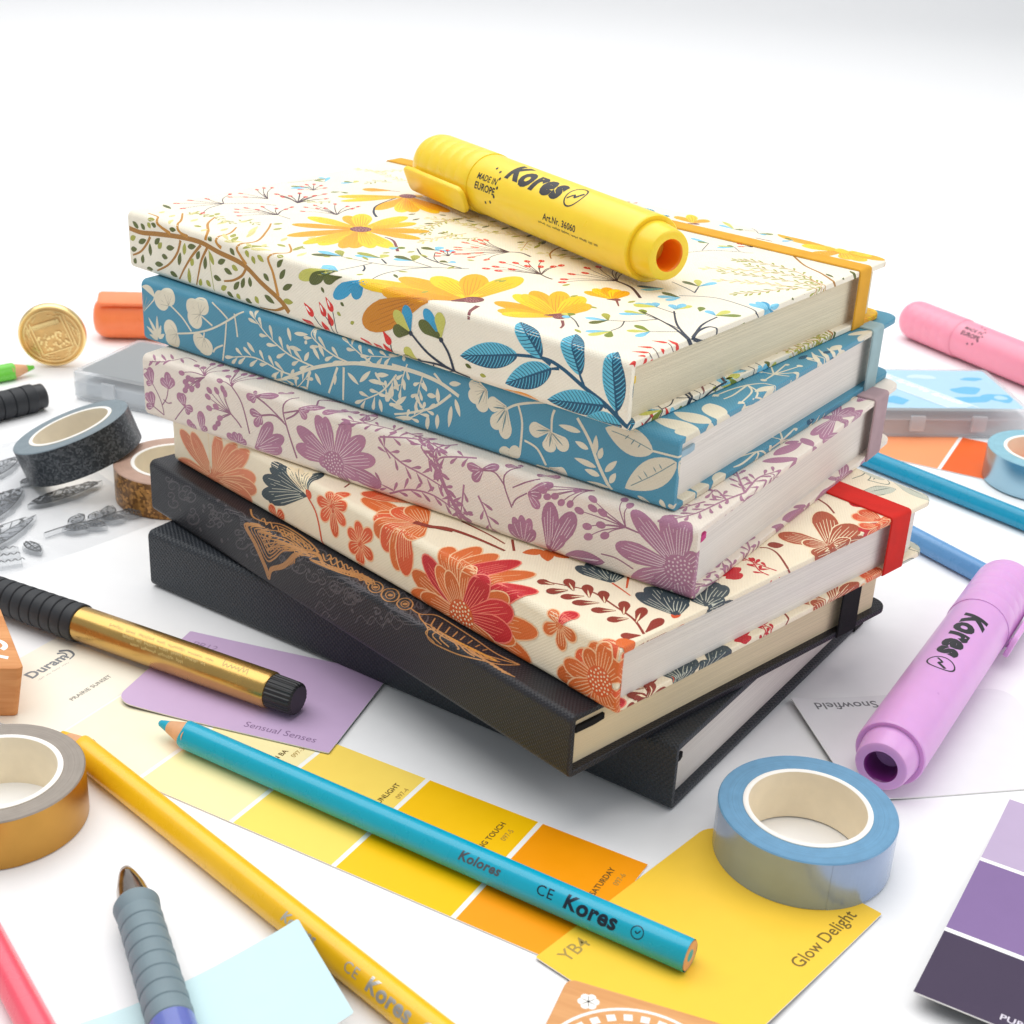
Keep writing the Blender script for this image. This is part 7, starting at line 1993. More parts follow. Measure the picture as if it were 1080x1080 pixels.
def fineliner(end, direction, R, c_barrel, metal, label, grip_from=86.0, Lt=140.0, z=0.0, ribs=11, plain_end=False, words=True):
    root = empty('drawing_pen', (end[0], end[1], z + R), rot_yaw(*direction), label, 'pen')
    b = MB(); mb_ = mat('pen_barrel', c_barrel, .26 if metal else .4, metal=.85 if metal else 0, vary=.06, bump=.05 if metal else 0, bscale=3000, coat=.3 if metal else 0)
    b.lathe([(9.5 if not plain_end else .3, R - .9), (9.7 if not plain_end else .3, R - .35), (10.4, R), (grip_from, R), (grip_from, R - .8)], 56)
    if words and metal:
        Mf = mat('pale_print', rgb(212, 186, 120), .5)
        for ph, x0, w_, h_, sd in ((58, 30, 36, 1.5, 1), (40, 32, 34, 1.3, 2), (24, 40, 20, 1.3, 4), (56, 17, 5, 2.6, 5)):
            cyl_poly(b, [[(x_, math.radians(ph) * R + y_) for x_, y_ in p_] for p_ in scribble(x0, 0, w_, h_, sd)], R)
        b.build('barrel', [mb_, Mf], root)
    else: b.build('barrel', mb_, root)
    if not plain_end:
        k = MB()
        for x0, x1 in ((0, 9.4),):
            k.lathe([(0, R - 1.6), (.5, R - 1.0), (1.2, R - .72), (x1, R - .55), (x1 + 1, R - .7)], 96, mod=lambda a: 1 + .022 * math.copysign(1, math.sin(24 * a)))
        k.build('end_plug', M_blackp, root, sharp=25)
    g = MB(); prof = [(grip_from, R - .6), (grip_from, R + .35)]
    st = (Lt - grip_from - 6) / ribs
    for i in range(ribs):
        x = grip_from + i * st
        prof += [(x + .3, R + .55 - i * .05), (x + st * .5, R + .62 - i * .05), (x + st - .55, R + .5 - i * .05), (x + st - .3, R + .05 - i * .05), (x + st - .05, R + .05 - i * .05)]
    prof += [(Lt - 5, R - .2), (Lt, R - .8)]
    g.lathe(prof, 56, cap0=False); g.build('ribbed_cap', M_rubber, root, sharp=30)
    return root

# ================================================================== the surface
def sweep():
    mb = MB(); prof = [(-.6, 0)]
    y1, R = 2.35, .9
    prof += [(y, 0) for y in (0, .5, 1.0, 1.6, y1)]
    prof += [(y1 + R * math.sin(a), R - R * math.cos(a)) for a in frange(0, math.pi / 2, 16)[1:]] + [(y1 + R, 2.6)]
    rows = [[mb.vert((x * 1000, y * 1000, z * 1000)) for x in (-3, -1, 0, 1, 3)] for y, z in prof]
    for a, b in zip(rows, rows[1:]):
        for k in range(4): mb.face((a[k], a[k + 1], b[k + 1], b[k]))
    m = mat('white_tabletop', rgb(247, 247, 248), .5, vary=.012, spec=.25, bump=.04, bscale=500)
    o = mb.build('tabletop', m); tag(o, kind='structure')
sweep()

# ================================================================== the stack of notebooks
Z0 = .45
BK = [  # x, y, yaw of the near spine corner; z; thickness
    (48.8, 337.6, 2.555266, 0.0, 20.95), (18.15, 319.7, 2.343328, 21.47, 19.1), (29.1, 321.8, 2.355869, 41.07, 19.35),
    (49.7, 349.2, 2.568233, 60.92, 21.38), (43.3, 358.1, 2.53652, 82.8, 21.04), (29.15, 360.7, 2.476135, 104.35, 19.46)]
def bpos(i): return (BK[i][0], BK[i][1], BK[i][3] + Z0), BK[i][2] - math.pi / 2
def nb(i, base, cm, pm, label, T=None, **k):
    loc, yaw = bpos(i)
    return book(loc, yaw, BK[i][4] + .45, 210.0, 149.6, base, cm, pm, label, **k)
nb(0, rgb(44, 49, 56), M_black, M_page, 'plain black linen notebook at the very bottom of the stack, lying on the table', elastic=fabric('black_elastic', rgb(26, 26, 28)),
   ribbon_c=fabric('black_ribbon', rgb(24, 24, 26)), rib=(1, 5, .62), el_x=130)
nb(1, rgb(34, 34, 40), M_black2, M_pagec, 'black notebook with copper ornament on its spine, second from the bottom of the stack', art=ART[1],
   elastic=fabric('black_elastic', rgb(26, 26, 28)), ribbon_c=fabric('black_ribbon', rgb(24, 24, 26)), rib=(2, 11, .62), el_x=120, el_w=10, seed=2, wrap_back=False)
nb(2, rgb(249, 235, 207), M_cover, M_page, 'cream notebook with orange and red flowers and a red elastic band', art=ART[2], elastic=fabric('red_elastic', rgb(212, 44, 36)), seed=3, el_x=124, el_w=11)
nb(3, rgb(240, 228, 214), M_cover, M_page, 'off-white notebook with mauve flowers under the blue one', art=ART[3], elastic=fabric('mauve_elastic', rgb(176, 150, 154)),
   ribbon_c=fabric('pink_ribbon', rgb(200, 70, 130)), rib=(1, 6, .7), seed=4, el_x=125, el_w=12)
nb(4, rgb(76, 146, 173), M_cover, M_page, 'teal blue notebook with cream leaves, second from the top of the stack', art=ART[4], elastic=fabric('grey_blue_elastic', rgb(158, 184, 188)),
   ribbon_c=fabric('pale_blue_ribbon', rgb(160, 186, 200)), rib=(2.5, 8, .66), seed=5, el_x=126, el_w=9)
nb(5, rgb(248, 239, 219), M_cover, M_page1, 'white notebook with yellow flowers, teal leaves and a yellow elastic, topmost of the stack', art=ART[5], elastic=fabric('yellow_elastic', rgb(226, 166, 54)),
   ribbon_c=fabric('yellow_ribbon', rgb(240, 200, 20)), rib=(.3, 3, .62), seed=6, el_x=127, el_w=8)
TOP = BK[5][3] + BK[5][4] + .45 + Z0

# ================================================================== highlighters
highlighter((42.7, 426.0), (-.5617, .8273), TOP + .5, rgb(255, 218, 56), rgb(255, 138, 20), 'yellow highlighter lying on top of the stack of notebooks', -22, logo_phi=64, logo_x=80, made_phi=20, art_phi=4)
highlighter((108.8, 349.0), (.5074, .8617), .5, rgb(224, 168, 224), rgb(120, 40, 120), 'lilac highlighter lying on the pale grey colour card', 196, logo_phi=98, logo_x=88)
highlighter((215.9 + 141 * .515, 792.5 - 141 * .857), (-.515, .857), 0, rgb(252, 158, 180), rgb(240, 90, 120), 'pink highlighter behind the blue-lidded ink pad box', 205, made_phi=48)
highlighter((-219.3 + 140.3, 717.8 + 14.7), (-.9946, -.104), 0, rgb(255, 138, 84), rgb(240, 90, 40), 'orange highlighter mostly hidden behind the stack of notebooks', 66)

# ================================================================== rolls of tape
def foil(n, c, rough=.2, **k): return mat(n, c, rough, metal=.9, vary=.05, bump=.04, bscale=300, **k)
tape((83.2, 322.4), ringed('blue_tape_edge', rgb(104, 154, 190)), mat('blue_foil', rgb(150, 170, 202), .22, metal=.4, vary=.05, bump=.04, bscale=300, coat=.3),
     'metallic blue tape roll standing flat on the corner of the yellow card', z=.55)
tape((-133.7, 320.1), ringed('grey_tape_edge', rgb(150, 140, 130)), foil('gold_foil', rgb(192, 144, 70), .3), 'metallic gold tape roll beside the wooden block', R=23.0)
def glitter(n, c1, c2, sc=900):
    m = mat(n, c1, .3, metal=.25, vary=.1, bump=.5, bscale=sc)
    nt = m.node_tree; N = nt.nodes; L = nt.links; b = N['Principled BSDF']
    tc = N.new('ShaderNodeTexCoord'); v = N.new('ShaderNodeTexVoronoi'); v.inputs['Scale'].default_value = sc
    L.new(tc.outputs['Object'], v.inputs['Vector'])
    rp = N.new('ShaderNodeValToRGB'); rp.color_ramp.elements[0].color = c1; rp.color_ramp.elements[1].color = c2; rp.color_ramp.elements[0].position = .35; rp.color_ramp.elements[1].position = .95
    sp = N.new('ShaderNodeSeparateColor'); L.new(v.outputs['Color'], sp.inputs[0]); L.new(sp.outputs[0], rp.inputs['Fac']); L.new(rp.outputs['Color'], b.inputs['Base Color'])
    return m
tape((-134.5, 531), ringed('brown_tape_edge', rgb(186, 152, 134)), glitter('brown_glitter', rgb(112, 72, 28), rgb(196, 140, 70)), 'brown glitter tape roll standing flat behind the black notebooks')
t = tape((0, 0), ringed('slate_tape_edge', rgb(128, 142, 150)), glitter('dark_glitter', rgb(44, 50, 56), rgb(92, 96, 100), 1300), 'dark grey glitter tape roll leaning on the brown one')
tau = math.radians(20)
P0 = Vector((-196, 541, .9)); d = Vector((math.cos(tau), 0, math.sin(tau)))
t.location = (P0 + d * 24.0) * MM; t.rotation_euler = (0, -tau, 0)
tape((229, 589), ringed('pale_blue_tape_edge', rgb(138, 186, 202)), foil('pale_blue_foil', rgb(158, 190, 206), .25), 'pale blue tape roll on the orange swatch strip at the edge of the photo', z=.5)

# ================================================================== colour cards
GR = rgb(96, 92, 86); GR2 = rgb(150, 146, 140)
def ring_polys(cx, cy, r, w, n=28, a0=0, a1=360): return ribbon([(cx + r * math.cos(math.radians(a0 + (a1 - a0) * k / n)), cy + r * math.sin(math.radians(a0 + (a1 - a0) * k / n))) for k in range(n + 1)], w, w, 1)
# yellow swatch strip: x across it, y along it towards the pale end
ys = [-6, 32.7, 69.6, 103.8, 138.0, 172.0, 214]
cols = [rgb(255, 160, 0), rgb(255, 200, 0), rgb(255, 222, 102), rgb(253, 238, 178), rgb(254, 245, 214), rgb(250, 244, 228)]
cells = [(rect(0.0, 46.0, a + (.75 if i else 0), b - .75 + (.75 if i > 3 else 0)), c) for i, (a, b, c) in enumerate(zip(ys, ys[1:], cols))]
cells = [(clip_rect(ps, .05, 45.95, .05, 213.9), c) for ps, c in cells]
tx = []
for s, code, x, y in (('SATURDAY', '097-6', 26.8, 6.4), ('NG TOUCH', '097-5', 27.1, 40.4), ('SUNLIGHT', '097-4', 27.6, 74.6), ('N BA', '097-3', 29.5, 111.2)):
    tx += [(s, x, y, 2.45, rgb(110, 86, 40), .012), (code, 33.5, y - 3.4, 2.3, rgb(186, 150, 70), 0)]
tx += [('PRAIRIE SUNSET', 20.2, 182.2, 2.35, rgb(140, 136, 128), .012), ('Duram', 22.4, 201.6, 5.5, rgb(134, 138, 142), .03)]
cells += [(scribble(23, 199, 11, 1.0, 7), rgb(190, 188, 180)), (ribbon([(37.5, 200.6), (40.4, 201.6), (41.2, 204.8), (39.2, 207)], .4, 1.3), rgb(120, 124, 130)), (ribbon([(37, 202.4), (38.9, 203.2), (39.2, 205), (37.8, 206.4)], .3, .9), rgb(120, 124, 130))]
card('colour_swatch_strip', (19.3, 273.3), (.475, .88), 46, 214, rgb(252, 250, 244), 'long swatch strip of cream to orange squares under the blue pencil', 'colour swatch', radii=(3, 3, 3, 3), cells=cells, texts=tx, z=.1)
# single cards
card('colour_card', (-118.5, 377), (.958, -.288), 71.6, 47, rgb(206, 178, 214), 'lilac colour card under the gold drawing pen', 'colour card', radii=(6, .6, .6, .6),
     z=.75, zf=lambda x, y: 1.0 * max(0, 1 - x / 30.0) ** 2 * max(0, 1 - y / 60), texts=[('Sensual Senses', 42, 3.2, 4.0, rgb(140, 112, 150), 0), ('PB12', 4.6, 38.6, 4.4, rgb(170, 142, 178), 0)])
card('colour_card', (51.6, 241.4), (.65, .76), 75, 53, rgb(252, 207, 64), 'yellow colour card partly under the metallic blue tape roll', 'colour card', radii=(.6, .6, 6, .6), z=.52, zf=lambda x, y: 1.3 * max(0, 1 - y / 26) ** 2 * max(0, 1 - x / 56),
     texts=[('Glow Delight', 42.2, 4.2, 5.0, rgb(120, 98, 40), .008), ('YB4', 4.2, 46.2, 5.4, rgb(176, 150, 80), .008)])
card('colour_card', (165.3, 414.4), (-.978, -.205), 75, 53.6, rgb(236, 236, 238), 'pale grey colour card under the lilac highlighter', 'colour card', radii=(7, .6, .6, 7), z=.1, th=.4,
     zf=lambda x, y: 1.4 * max(0, (x - 50) / 25.0) ** 2, texts=[('Snowfield', 47.2, 3.0, 5.4, rgb(120, 120, 124), .01)])
card('colour_card', (-29.0, 244.0), (-.5, .866), 34, 62, rgb(206, 234, 238), 'pale blue colour card propped on the yellow pencil', 'colour card', radii=(.6, .6, 6, 6), z=.1,
     zf=lambda x, y: 10.6 * max(0, 1 - y / 46.0) ** 1.6)
# purple strip, lifted at its near end
u = Vector((148.8 - 100.6, 352.4 - 266.8)).normalized()
L1 = [0, 28.4, 64.5, 98.2]
card('colour_swatch_strip', (100.4, 266.4), (u.y, -u.x), 48, 98.2, rgb(250, 249, 250), 'purple swatch strip with dark plum and lilac squares', 'colour swatch', radii=(1.5, 1.5, 1.5, 1.5), z=.15,
     zf=lambda x, y: 4.4 * max(0, 1 - y / 85.0) ** 1.2,
     cells=[(rect(.05, 47.9, .05, 27.6), rgb(68, 56, 80)), (rect(.05, 47.9, 29.3, 63.6), rgb(136, 110, 160)), (rect(.05, 47.9, 65.3, 98.1), rgb(192, 174, 204))], texts=[('PUR', 19.5, 2.6, 3.0, rgb(220, 214, 226), .02)])
# orange strip behind
card('colour_swatch_strip', (140.5, 621.5), (.895, -.446), 120, 45, rgb(250, 248, 246), 'orange swatch strip under the turquoise pencil', 'colour swatch', radii=(2, 2, 2, 2), z=.1,
     cells=[(rect(.05, 52, .05, 44.9), rgb(252, 160, 108)), (rect(53.6, 86, .05, 44.9), rgb(240, 104, 36)), (rect(87.6, 119.9, .05, 44.9), rgb(236, 84, 34))])

# ================================================================== pencils
def foil_words(n, c, metal): return mat(n, c, .3, metal=metal, vary=.05)
F_dark = foil_words('dark_foil', rgb(36, 50, 66), .5); F_steel = foil_words('steel_foil', rgb(92, 98, 106), .35); F_silver = foil_words('silver_foil', rgb(216, 214, 208), .55)
def words_for(phi, reading):
    def w(b, R):
        md = lambda a: tri_mod(a + math.radians(-90))
        def T(s, x, size, bold=0.0, shear=0.0, mi=1): cyl_text(b, s, size, R, x, phi, mi, bold=bold, shear=shear, flip=False, h=.04, mod=md)
        T('Kolores', 107.5, 3.7, .03, .25, 2); T('C', 131, 3.9, .0); T('E', 134, 3.9, .0); T('K', 139, 5.0, .04, .1); T('ores', 142.6, 5.9, .035, .1)
        cyl_ring(b, R, 159.5, phi, 1.6, 1.6, .25, 1, .04, md); v0 = math.radians(phi) * R
        cyl_poly(b, ribbon([(160.2, v0 - .7), (159.5, v0 + .2), (158.9, v0 - .2)], .25, .4, 3), R, 1, .04, md)
    return w
pencil((-100.5, 361.7), (.863, -.505), 4.15, rgb(0, 172, 204), 'turquoise blue pencil lying across the yellow swatch strip', z=1.0, length=172.6, words=words_for(138, 1), foil=F_dark, foil2=F_steel)
pencil((-127.5, 354.8), (.7325, -.681), 4.25, rgb(252, 196, 30), 'yellow pencil running from behind the gold tape roll', z=.1, words=words_for(138, 1), foil=F_silver)
pencil((-132, 287), (.592, -.806), 3.8, rgb(248, 92, 112), 'coral pink pencil in the bottom left corner', z=.1)
pencil((-232, 657.5), (-.75, -.66), 4.0, rgb(110, 206, 64), 'green pencil pointing at the brass seal', z=.1)
pencil((110, 648.3), (.667, -.745), 3.9, rgb(0, 148, 184), 'turquoise pencil lying on the orange swatch strip', z=.5)
pencil((80, 634), (.56, -.829), 4.0, rgb(98, 154, 206), 'cornflower blue pencil ending at the lilac highlighter cap', z=.1)

# ================================================================== pens
fineliner((-61.5, 374.8), (-.893, .449), 5.8, rgb(202, 164, 92), True, 'gold drawing pen with black ribbed cap, across the lilac card', z=1.2)
fineliner((-214.5, 616), (-.68, -.73), 6.0, rgb(36, 38, 42), False, 'black ribbed pen end beside the green pencil', grip_from=5, Lt=130, ribs=21, plain_end=True, words=False)
root = empty('mechanical_pencil', (-92.6, 293.2, 6.6), rot_yaw(.419, -.908), 'grey ribbed mechanical pencil with a steel tip', 'mechanical pencil')
b = MB(); b.lathe([(0, 1.2), (.3, 1.55), (3, 2.5), (8, 3.7), (14, 4.4), (17, 4.5)], 40)
b.build('metal_tip', mat('steel', rgb(176, 166, 158), .16, metal=1, vary=.05), root)
b = MB(); prof = [(13.6, 4.3), (13.8, 5.1), (14.8, 5.7), (17.6, 5.4), (18.2, 5.05)]
x = 18.5
for i in range(8):
    prof += [(x, 5.0), (x + .2, 5.25), (x + 2, 5.42), (x + 4.2, 5.3), (x + 4.5, 5.0)]; x += 4.75
prof += [(x + .3, 4.9)]
b.lathe(prof, 56); b.build('rubber_grip', mat('grey_rubber', rgb(122, 140, 148), .55, vary=.05, bump=.05, bscale=1500), root, sharp=28)
b = MB(); b.lathe([(x - .4, 5.0), (x, 5.3), (x + 70, 5.3), (x + 71, 4.5)], 56); b.build('barrel', plastic('violet_blue_barrel', rgb(108, 120, 190), .2, .4), root)

# ================================================================== wooden stamps
def wood_mat(n, c1, c2, rot=0.0):
    m = mat(n, c1, .55, vary=.05, bump=.15, bscale=600, spec=.3)
    nt = m.node_tree; N = nt.nodes; L = nt.links; b_ = N['Principled BSDF']
    tc = N.new('ShaderNodeTexCoord'); mp = N.new('ShaderNodeMapping'); mp.inputs['Scale'].default_value = (40, 420, 420); mp.inputs['Rotation'].default_value = (0, 0, rot)
    nz = N.new('ShaderNodeTexNoise'); nz.inputs['Scale'].default_value = 1; nz.inputs['Detail'].default_value = 5; nz.inputs['Distortion'].default_value = .6
    L.new(tc.outputs['Object'], mp.inputs['Vector']); L.new(mp.outputs['Vector'], nz.inputs['Vector'])
    rp = N.new('ShaderNodeValToRGB'); rp.color_ramp.elements[0].color = c2; rp.color_ramp.elements[1].color = c1; rp.color_ramp.elements[0].position = .3; rp.color_ramp.elements[1].position = .62
    at = N.new('ShaderNodeAttribute'); at.attribute_name = 'ink'
    mx = N.new('ShaderNodeMix'); mx.data_type = 'RGBA'; sp = N.new('ShaderNodeSeparateColor'); L.new(at.outputs['Color'], sp.inputs[0])
    L.new(nz.outputs['Fac'], rp.inputs['Fac']); L.new(sp.outputs[2], mx.inputs['Factor']); L.new(rp.outputs['Color'], mx.inputs['A']); mx.inputs['B'].default_value = rgb(250, 246, 240)
    L.new(mx.outputs['Result'], b_.inputs['Base Color']); return m
NOI = (0, 0, 0, 1); WHT = (1, 1, 1, 1)
def stamp(name, O, u, w, h, H, m, label, deco, z=.6, taper=1.0, shear=0.0):
    mb = MB(); mb.prism(rrect(w, h, (2.4, 2.4, 2.4, 2.4)), 0, H, 0, NOI, bev=.7)
    if taper < 1:
        mb.v = [(w / 2 + (x - w / 2) * (taper + (1 - taper) * min(1, zz / H)), h / 2 + (y - h / 2) * (taper + (1 - taper) * min(1, zz / H)), zz) for x, y, zz in mb.v]
    for ps in deco: lay(mb, clip_rect(ps, .8, w - .8, .8, h - .8), lambda x, y: ((x, y, H + .02), (0, 0, 1)), (), (), 0, WHT, normals=False)
    if shear: mb.v = [(x + shear * y, y, zz) for x, y, zz in mb.v]
    o = mb.build(name, m, None, (O[0] * MM, O[1] * MM, z * MM)); o.rotation_euler = (0, 0, rot_yaw(*u))
    return tag(o, label, 'rubber stamp', 'wooden stamps')
def flower(cx, cy, r): return [q for k in range(6) for q in blade((cx, cy), (cx + r * math.cos(k * math.pi / 3 + .3), cy + r * math.sin(k * math.pi / 3 + .3)), r * .8, F_BUD, 8)]
W1 = wood_mat('pale_stamp_wood', rgb(226, 168, 112), rgb(210, 148, 92)); W2 = wood_mat('orange_stamp_wood', rgb(224, 160, 104), rgb(206, 136, 80))
uu = Vector((.945, -.327)); vv = Vector((.327, .945)); S_ = 52
TLc = Vector((18.2, 257.6)); O_ = TLc - vv * S_
deco = [flower(6.8, S_ - 5.6, 2.5), ring_polys(22, S_ - 24, 20.6, .8, 60), ring_polys(22, S_ - 24, 15.6, .8, 60)]
for k in range(30):
    a = 2 * math.pi * k / 30; c, s = math.cos(a), math.sin(a)
    deco.append([[(22 + (18.1 + dr) * c - dt * s, S_ - 24 + (18.1 + dr) * s + dt * c) for dr, dt in ((-.95, -1.0), (.95, -1.0), (.95, 1.0), (-.95, 1.0))]])
deco += [flower(22, S_ - 24, 9), flower(45, S_ - 6, 2.6)]
stamp('wooden_stamp', O_, uu, S_, S_, 11.0, W1, 'pale wooden stamp with white ring and flower print, overlapping the yellow card', deco, z=1.0)
# orange block: near right corner K
uu = Vector((.995, .10)); K = Vector((-140.6, 366.0)); w_, h_ = 46, 38
O_ = K - uu * w_
deco = [ring_polys(w_ - 6, 13.5, 3.0, 1.6, 20, -60, 250), ribbon([(w_ - 13, 4), (w_ - 9, 7.6), (w_ - 3.5, 6.0)], 1.2, 1.7), ribbon([(w_ - 6, 17), (w_ - 4, 20), (w_ - 7, 24), (w_ - 5, 29)], 1.2, .9), flower(w_ - 14, 26, 4), ring_polys(w_ - 24, 16, 7, 1.0)]
stamp('wooden_stamp', O_, uu, w_, h_, 18.0, W2, 'orange wooden stamp block with white scroll print beside the gold tape roll', deco, z=.6, taper=.88, shear=-.417)

# ================================================================== brass seal
root = empty('wax_seal_head', (-225.5, 668.0, 16.6), math.radians(12), 'round brass wax seal with engraved face standing on its edge', 'wax seal')
b = MB(); R = 15.8
b.lathe([(0, R - 1.6), (.1, R - 1.4), (-.5, R - 1.1), (-.6, R - .5), (0, R), (2.2, R + .1), (3.4, R - .6), (6.5, R - 5), (9.5, 5.2), (16, 4.8), (16.4, 3.5)], 80, cap0=False)
ring = [b.vert((0.05, (R - 1.5) * math.cos(2 * math.pi * k / 80), (R - 1.5) * math.sin(2 * math.pi * k / 80))) for k in range(80)]; b.face(ring, 1)
def relief(p, h=.45):
    for q in p:
        lo = [b.vert((0.0, x, y)) for x, y in q]; up = [b.vert((-h, x, y)) for x, y in q]
        n_ = len(q)
        b.face(up, 0); 
        for i in range(n_): b.face((lo[i], lo[(i + 1) % n_], up[(i + 1) % n_], up[i]), 1)
relief(ring_polys(0, 0, 13.0, .5, 48)); ca = math.radians(-18)
def R2(pts): return [(x * math.cos(ca) - y * math.sin(ca), x * math.sin(ca) + y * math.cos(ca)) for x, y in pts]
relief(ribbon(R2([(-7.6, -8), (-7.6, 9)]), .6, .6)); relief(ribbon(R2([(7.6, -8), (7.6, 9)]), .6, .6)); relief(ribbon(R2([(-7.6, -8), (7.6, -8)]), .6, .6)); relief(ribbon(R2([(-9.2, -9), (-9.2, 9)]), .5, .5)); relief(ribbon(R2([(9.2, -9), (9.2, 9)]), .5, .5))
rg = random.Random(5)
for k in range(60):
    x, y = rg.uniform(-6.6, 6.6), rg.uniform(-7, 1.5); relief([q for q in xf(disc((0, 0), rg.uniform(.35, .8), 7), *R2([(x, y)])[0])], rg.uniform(.2, .6))
for k in range(12):
    x = -6 + k * 1.08; relief(ribbon(R2([(x, 5), (x + .4, 7.8), (x + .9, 4.8), (x + 1.0, 7.4)]), .5, .4, 3), .6)
for k in range(40):
    a = rg.uniform(0, 6.28); rr = rg.uniform(9.8, 12.3); relief(ribbon([(rr * math.cos(a), rr * math.sin(a)), (rr * math.cos(a + .1), rr * math.sin(a + .1)), ((rr + .5) * math.cos(a + .2), (rr + .5) * math.sin(a + .2))], .5, .3, 2), .4)
M_brass = mat('brass', rgb(255, 224, 158), .3, metal=1, vary=.06, bump=.1, bscale=500)
# the face looks along -x of the seal: turn it towards the viewer
o = b.build('engraved_disc', [M_brass, mat('brass_recess', rgb(240, 196, 130), .45, metal=.75, vary=.15, bump=.3, bscale=900)], root, sharp=40); o.rotation_euler = (0, math.radians(-4), math.radians(90 - 3))

# ================================================================== ink pad boxes
M_clear = clear_mat('clear_plastic', milk=.34); M_clear2 = clear_mat('clear_polymer', tint=(.95, .955, .96, 1), milk=.05, rough=.12)
def inkbox(FL, u, w, dpt, H, label, lid_col, lid_art, name='ink_pad_box', pad=None):
    root = empty(name, (FL[0], FL[1], .6), rot_yaw(*u), label, 'ink pad')
    b = MB(); t_ = 1.2
    b.prism(rrect(w, dpt, (2.5,) * 4), 0, t_, bev=.2)
    for x0, x1, y0, y1 in ((.3, w - .3, .3, t_ + .3), (.3, w - .3, dpt - t_ - .3, dpt - .3), (.3, t_ + .3, t_ + .31, dpt - t_ - .31), (w - t_ - .3, w - .3, t_ + .31, dpt - t_ - .31)):
        b.box(x0, x1, y0, y1, t_ + .01, H * .62)
    b.build('case', M_clear, root)
    l = MB(); l.prism(rrect(w + .6, dpt + .6, (2.8,) * 4), H * .63, H, bev=.6)
    lo = l.build('lid', M_clear, root); lo.location = (-.3 * MM, -.3 * MM, 0)
    if pad:
        p = MB(); p.prism(rrect(w - 7, dpt - 7, (2,) * 4), t_ + .1, H * .6, 0, pad, bev=.5)
        po = p.build('ink_pad', M_card, root, base=pad); po.location = (3.5 * MM, 3.5 * MM, 0)
    s = MB(); ps = tris_of(rrect(w - 5, dpt - 5, (2,) * 4)); fl = lambda k: (lambda x, y: ((x, y, H + .05 + k), (0, 0, 1)))
    lay(s, ps, fl(0), (), (), 0, lid_col, normals=False)
    for i, (q, c) in enumerate(lid_art): lay(s, clip_rect(q, .5, w - 5.5, .5, dpt - 5.5), fl(.01 * (i + 1)), (), (), 0, c, normals=False)
    so = s.build('lid_label', M_card, root, base=lid_col); so.location = (2.5 * MM, 2.5 * MM, 0)
    for cx in (w * .30, w * .68):
        c = MB(); c.prism(rrect(7, 1.6, (.4,) * 4), H * .25, H * .8, bev=.3); co = c.build('clasp', M_clear, root); co.location = ((cx - 3.5) * MM, -1.4 * MM, 0)
    return root
def blob(cx, cy, rx, ry, seed):
    r = random.Random(seed); k = [r.uniform(.65, 1.2) for _ in range(9)]
    pts = [(cx + rx * k[i] * math.cos(2 * math.pi * i / 9), cy + ry * k[i] * math.sin(2 * math.pi * i / 9)) for i in range(9)]
    return tris_of(smooth(pts + [pts[0]], 5)[:-1])
B1, B2, B3 = rgb(176, 212, 232), rgb(112, 186, 224), rgb(204, 226, 240)
lid = [(blob(54, 24, 9, 5, 1), B2), (blob(52, 12, 8, 5, 2), B2), (blob(66, 14, 9, 6, 3), B2), (blob(67, 15, 4, 3, 4), B1), (blob(38, 42, 7, 3, 5), B3), (blob(62, 40, 6, 2.5, 6), B2), (blob(14, 10, 8, 6, 7), B2), (blob(12, 36, 6, 7, 8), B2),
       (ribbon([(8, 56), (44, 0)], 13, 13), B3), (ribbon([(15.5, 56), (51.5, 0)], .7, .7), rgb(240, 246, 250)), (ribbon([(0.5, 56), (36.5, 0)], .7, .7), rgb(240, 246, 250)), (xf(scribble(0, 0, 44, 4.2, 12, .3), 13.5, 50, math.atan2(-56, 36)), rgb(250, 252, 252))]
inkbox((162, 632), (.993, .118), 78, 57, 13.4, 'blue printed ink pad box with clear sides behind the orange strip', B1, lid)
inkbox((-204.5, 628.8), (.935, -.354), 66, 52, 13.2, 'clear ink pad box with a grey lid, behind the dark tape roll', rgb(150, 154, 156), [(blob(30, 30, 14, 4, 9), rgb(166, 170, 172))], pad=rgb(226, 234, 240))

# ================================================================== clear stamps on their sheet
mb = MB(); mb.prism([(-250, 372), (-179.2, 453.5), (-155.4, 480.4), (-136.4, 504.2), (-146, 519), (-161.7, 537.7), (-205, 585), (-275, 520)], 0, .25)
tag(mb.build('acetate_sheet', clear_mat('acetate', tint=(.99, .992, .995, 1), milk=.0, rough=.1), None, (0, 0, .1 * MM)), 'clear plastic sheet holding the transparent leaf stamps', 'plastic sheet')
M_shade = clear_mat('stamp_grey_tone', tint=(.74, .75, .77, 1), milk=.02, rough=.2)
M_dark = mat('stamp_shading', rgb(92, 94, 96), .4, vary=.35)
def leaf_outline(p, q, w, n=18, f=F_LEAF):
    d = Vector((q[0] - p[0], q[1] - p[1])); l = d.length; d /= l; nx = Vector((-d.y, d.x)); up, dn = [], []
    for i in range(n + 1):
        u_ = i / n; hw = max(.25, f(u_) * w / 2) * (1 + .05 * math.sin(i * 2.1)); c = Vector(p) + d * l * u_; up.append(c + nx * hw); dn.append(c - nx * hw)
    return [tuple(x) for x in dn] + [tuple(x) for x in reversed(up)]
